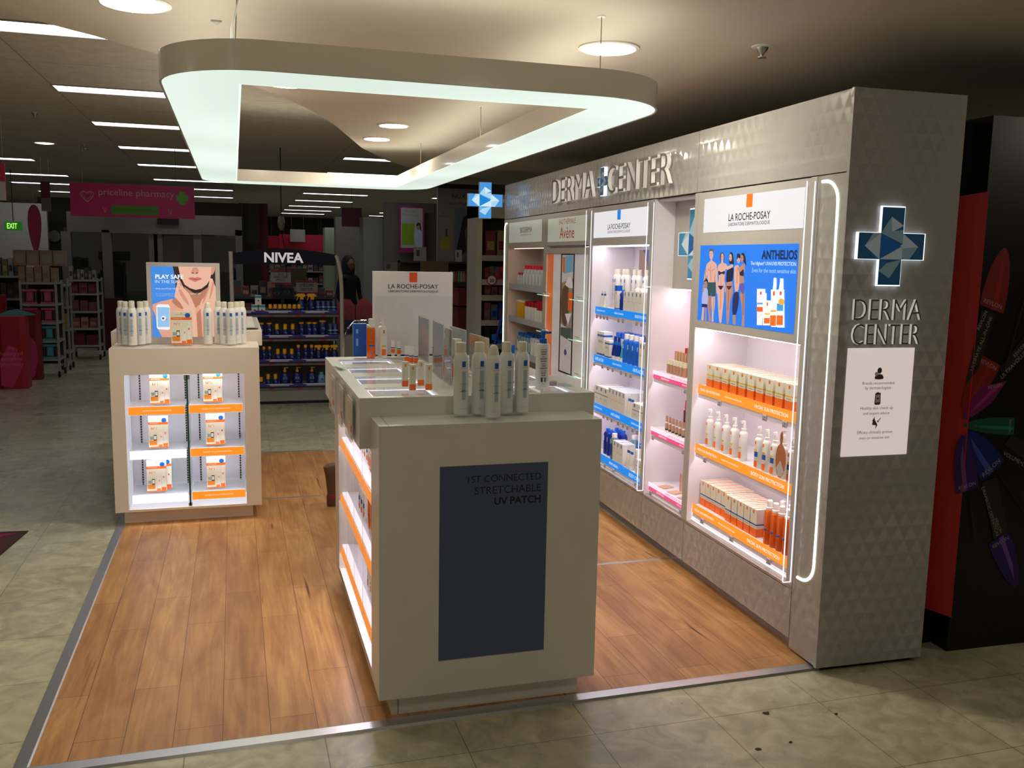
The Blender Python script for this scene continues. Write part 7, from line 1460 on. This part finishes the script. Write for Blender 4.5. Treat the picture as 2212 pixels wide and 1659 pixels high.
for k_, (z, n_, hh, ms) in enumerate(((zz_[0], 3, 0.27, [MAROON, DIMP[6], MAROON]), (zz_[1], 7, 0.15, [MAROON, DIMP[2], DIMP[5], REDC]), (zz_[2], 5, 0.11, [MAROON, DIMP[2]]), (zz_[3], 5, 0.19, [DIMP[9], DIMP[5], NIGHT]), (zz_[4], 5, 0.20, [DARK, DARK, BLUEP]))):
    fill(cx+0.01, w_-0.10, ya+0.03, z, n_, hh*0.85, hh, ms, 'dim red and blue pack', '%s shelf of the white framed unit' % ORD[k_])
t = thing('offer_badge', 'round white badge reading 30 on the white framed shelf unit', 'sign', aty(1062, 605, ya-0.03)); MB().tube([(0, 0, 0), (0, -0.006, 0)], 0.042, mat('badge_white', (190, 176, 176), 0.5), 24).build('disc', t); MB().tube([(0, 0.001, 0), (0, -0.005, 0)], 0.049, PKR, 24).build('rim', t); letters('lettering', t, '30', (0, -0.0075, -0.004), FACE_FRONT, DARK, width=0.045, bold=0.02)
t = thing('blue_pole', 'slanted deep blue pole leaning before the white framed shelf unit', 'pole', aty(1066, 755, 8.6)); a = aty(1066, 755, 8.6); b_ = aty(1086, 680, 8.6); MB().tube([(0, 0, 0), (b_.x-a.x, 0, b_.z-a.z)], 0.016, NIGHT, 10).build('pole', t); MB().tube([(0, 0, 0), (-(b_.x-a.x)*2.3, 0, -(b_.z-a.z)*2.3)], 0.016, NIGHT, 10).build('lower_pole', t)
mb = MB(); rc(1046, 400, 1110, 470, 10.5, 0.1, BLK, mb); struct(mb.build('wall_dark_right'))
# patterned red bins right of the brand board
for i, (y0, y1) in enumerate(((622, 660), (664, 706))):
    a = aty(990, y1, 10.6); b_ = aty(1030, y0, 10.6); t = thing('dump_bin', 'dim red patterned bin right of the brand board, %s one' % ('upper', 'lower')[i], 'bin', ((a.x+b_.x)/2, 10.6, a.z if i == 0 else 0), 0, 'patterned bins by the brand board'); w_ = b_.x-a.x
    h_ = (b_.z-a.z) if i == 0 else b_.z; MB().box(-w_/2, 0, 0, w_/2, 0.35, h_, mat('patterned_maroon', (110, 30, 34), 0.6, var=0.5)).build('box', t); MB().box(-w_/2-0.01, -0.01, h_-0.03, w_/2+0.01, 0.36, h_, MAROON).build('rim', t)
# pink heart-shaped hanging sign and shopper in the dark
t = thing('hanging_sign', 'dark rose hanging sign before the taupe wall, left of the grey pillar', 'sign', aty(760, 468, 15.0)); MB().box(-0.16, 0, -0.16, 0.16, 0.02, 0.14, mat('dark_rose', (96, 30, 44), 0.6)).build('panel', t); MB().tube([(0, 0.01, 0.14), (0, 0.01, 0.6)], 0.003, DARK, 5).build('string', t)
# person: dark-haired shopper in dark clothes, seen from behind between stand and pillar
pc = aty(754, 600, 13.4); pc = aty(754, 600, 13.4); t = thing('person', 'shopper with dark hair and dark clothes between the navy stand and the grey pillar', 'person', (pc.x, 13.4, 0), 0.5)
bmm = bmesh.new(); J = [(0, 0, 0.92), (0, 0, 1.10), (0, 0, 1.28), (0, 0, 1.40), (0, 0, 1.47), (0, -0.01, 1.58),
     (0.17, 0, 1.36), (0.22, 0.02, 1.12), (0.20, -0.12, 0.95), (0.19, -0.18, 0.90), (-0.17, 0, 1.36), (-0.22, 0.02, 1.12), (-0.20, -0.12, 0.95), (-0.19, -0.18, 0.90),
     (0.09, 0, 0.86), (0.10, 0, 0.48), (0.10, 0.02, 0.08), (0.10, -0.12, 0.04), (-0.09, 0, 0.86), (-0.10, 0, 0.48), (-0.10, 0.02, 0.08), (-0.10, -0.12, 0.04)]
R_ = [.14, .12, .14, .10, .05, .085, .055, .042, .032, .03, .055, .042, .032, .03, .09, .06, .045, .035, .09, .06, .045, .035]
E_ = [(0, 1), (1, 2), (2, 3), (3, 4), (4, 5), (3, 6), (6, 7), (7, 8), (8, 9), (3, 10), (10, 11), (11, 12), (12, 13), (0, 14), (14, 15), (15, 16), (16, 17), (0, 18), (18, 19), (19, 20), (20, 21)]
me = bpy.data.meshes.new('body'); me.from_pydata(J, E_, []); o = bpy.data.objects.new('body', me); COL.objects.link(o); o.parent = t
sk = o.modifiers.new('skin', 'SKIN'); 
for i, v in enumerate(me.skin_vertices[0].data): v.radius = (R_[i], R_[i]*0.8); v.use_root = (i == 0)
sb = o.modifiers.new('sub', 'SUBSURF'); sb.levels = 2; sb.render_levels = 2; me.materials.append(mat('dark_clothes', (24, 22, 24), 0.8))
q = MB(); q.lathe([(0.03, 1.45), (0.055, 1.48), (0.075, 1.54), (0.08, 1.60), (0.06, 1.66), (0.02, 1.69)], mat('shadowed_skin', (120, 84, 68), 0.6), 16, 0, -0.02); q.add([(-0.012, -0.10, 1.55), (0.012, -0.10, 1.55), (0, -0.125, 1.555), (0, -0.10, 1.59)], [(0, 1, 2), (0, 2, 3), (1, 3, 2)], _mc['shadowed_skin']); q.build('face', t, smooth=60)
q = MB(); q.lathe([(0.07, 1.40), (0.105, 1.45), (0.11, 1.56), (0.10, 1.66), (0.06, 1.715), (0.02, 1.73)], mat('dark_hair', (22, 16, 14), 0.7), 18, 0, 0.025); q.build('hair', t, smooth=60)
t.scale = (0.88, 0.88, 0.93)
for i, (x, y, s_, lab) in enumerate(((1655, 1541, 0.018, 'largest dark leaf scrap on the tiles in front of the end post'), (1806, 1543, 0.010, 'small dark scrap on the tiles, nearest to the black display'), (1637, 1619, 0.013, 'dark scrap on the tiles close to the bottom picture edge'), (1708, 1604, 0.008, 'tiny dark crumb on the tiles between the larger scraps'))):
    p = atz(x, y, 0.0); q = MB(); q.prism([(s_*math.cos(a)*random.uniform(.5, 1), s_*0.7*math.sin(a)*random.uniform(.5, 1)) for a in [2*PI*j/9 for j in range(9)]], 0.0005, 0.003, mat('dry_leaf', (52, 40, 26), 0.7)); o = q.build('leaf_scrap'); o.location = (p.x, p.y, 0); tag(o, lab, 'debris')
bpy.context.view_layer.update()
print('PRODUCTS', COUNT, 'OBJECTS', len(bpy.data.objects))
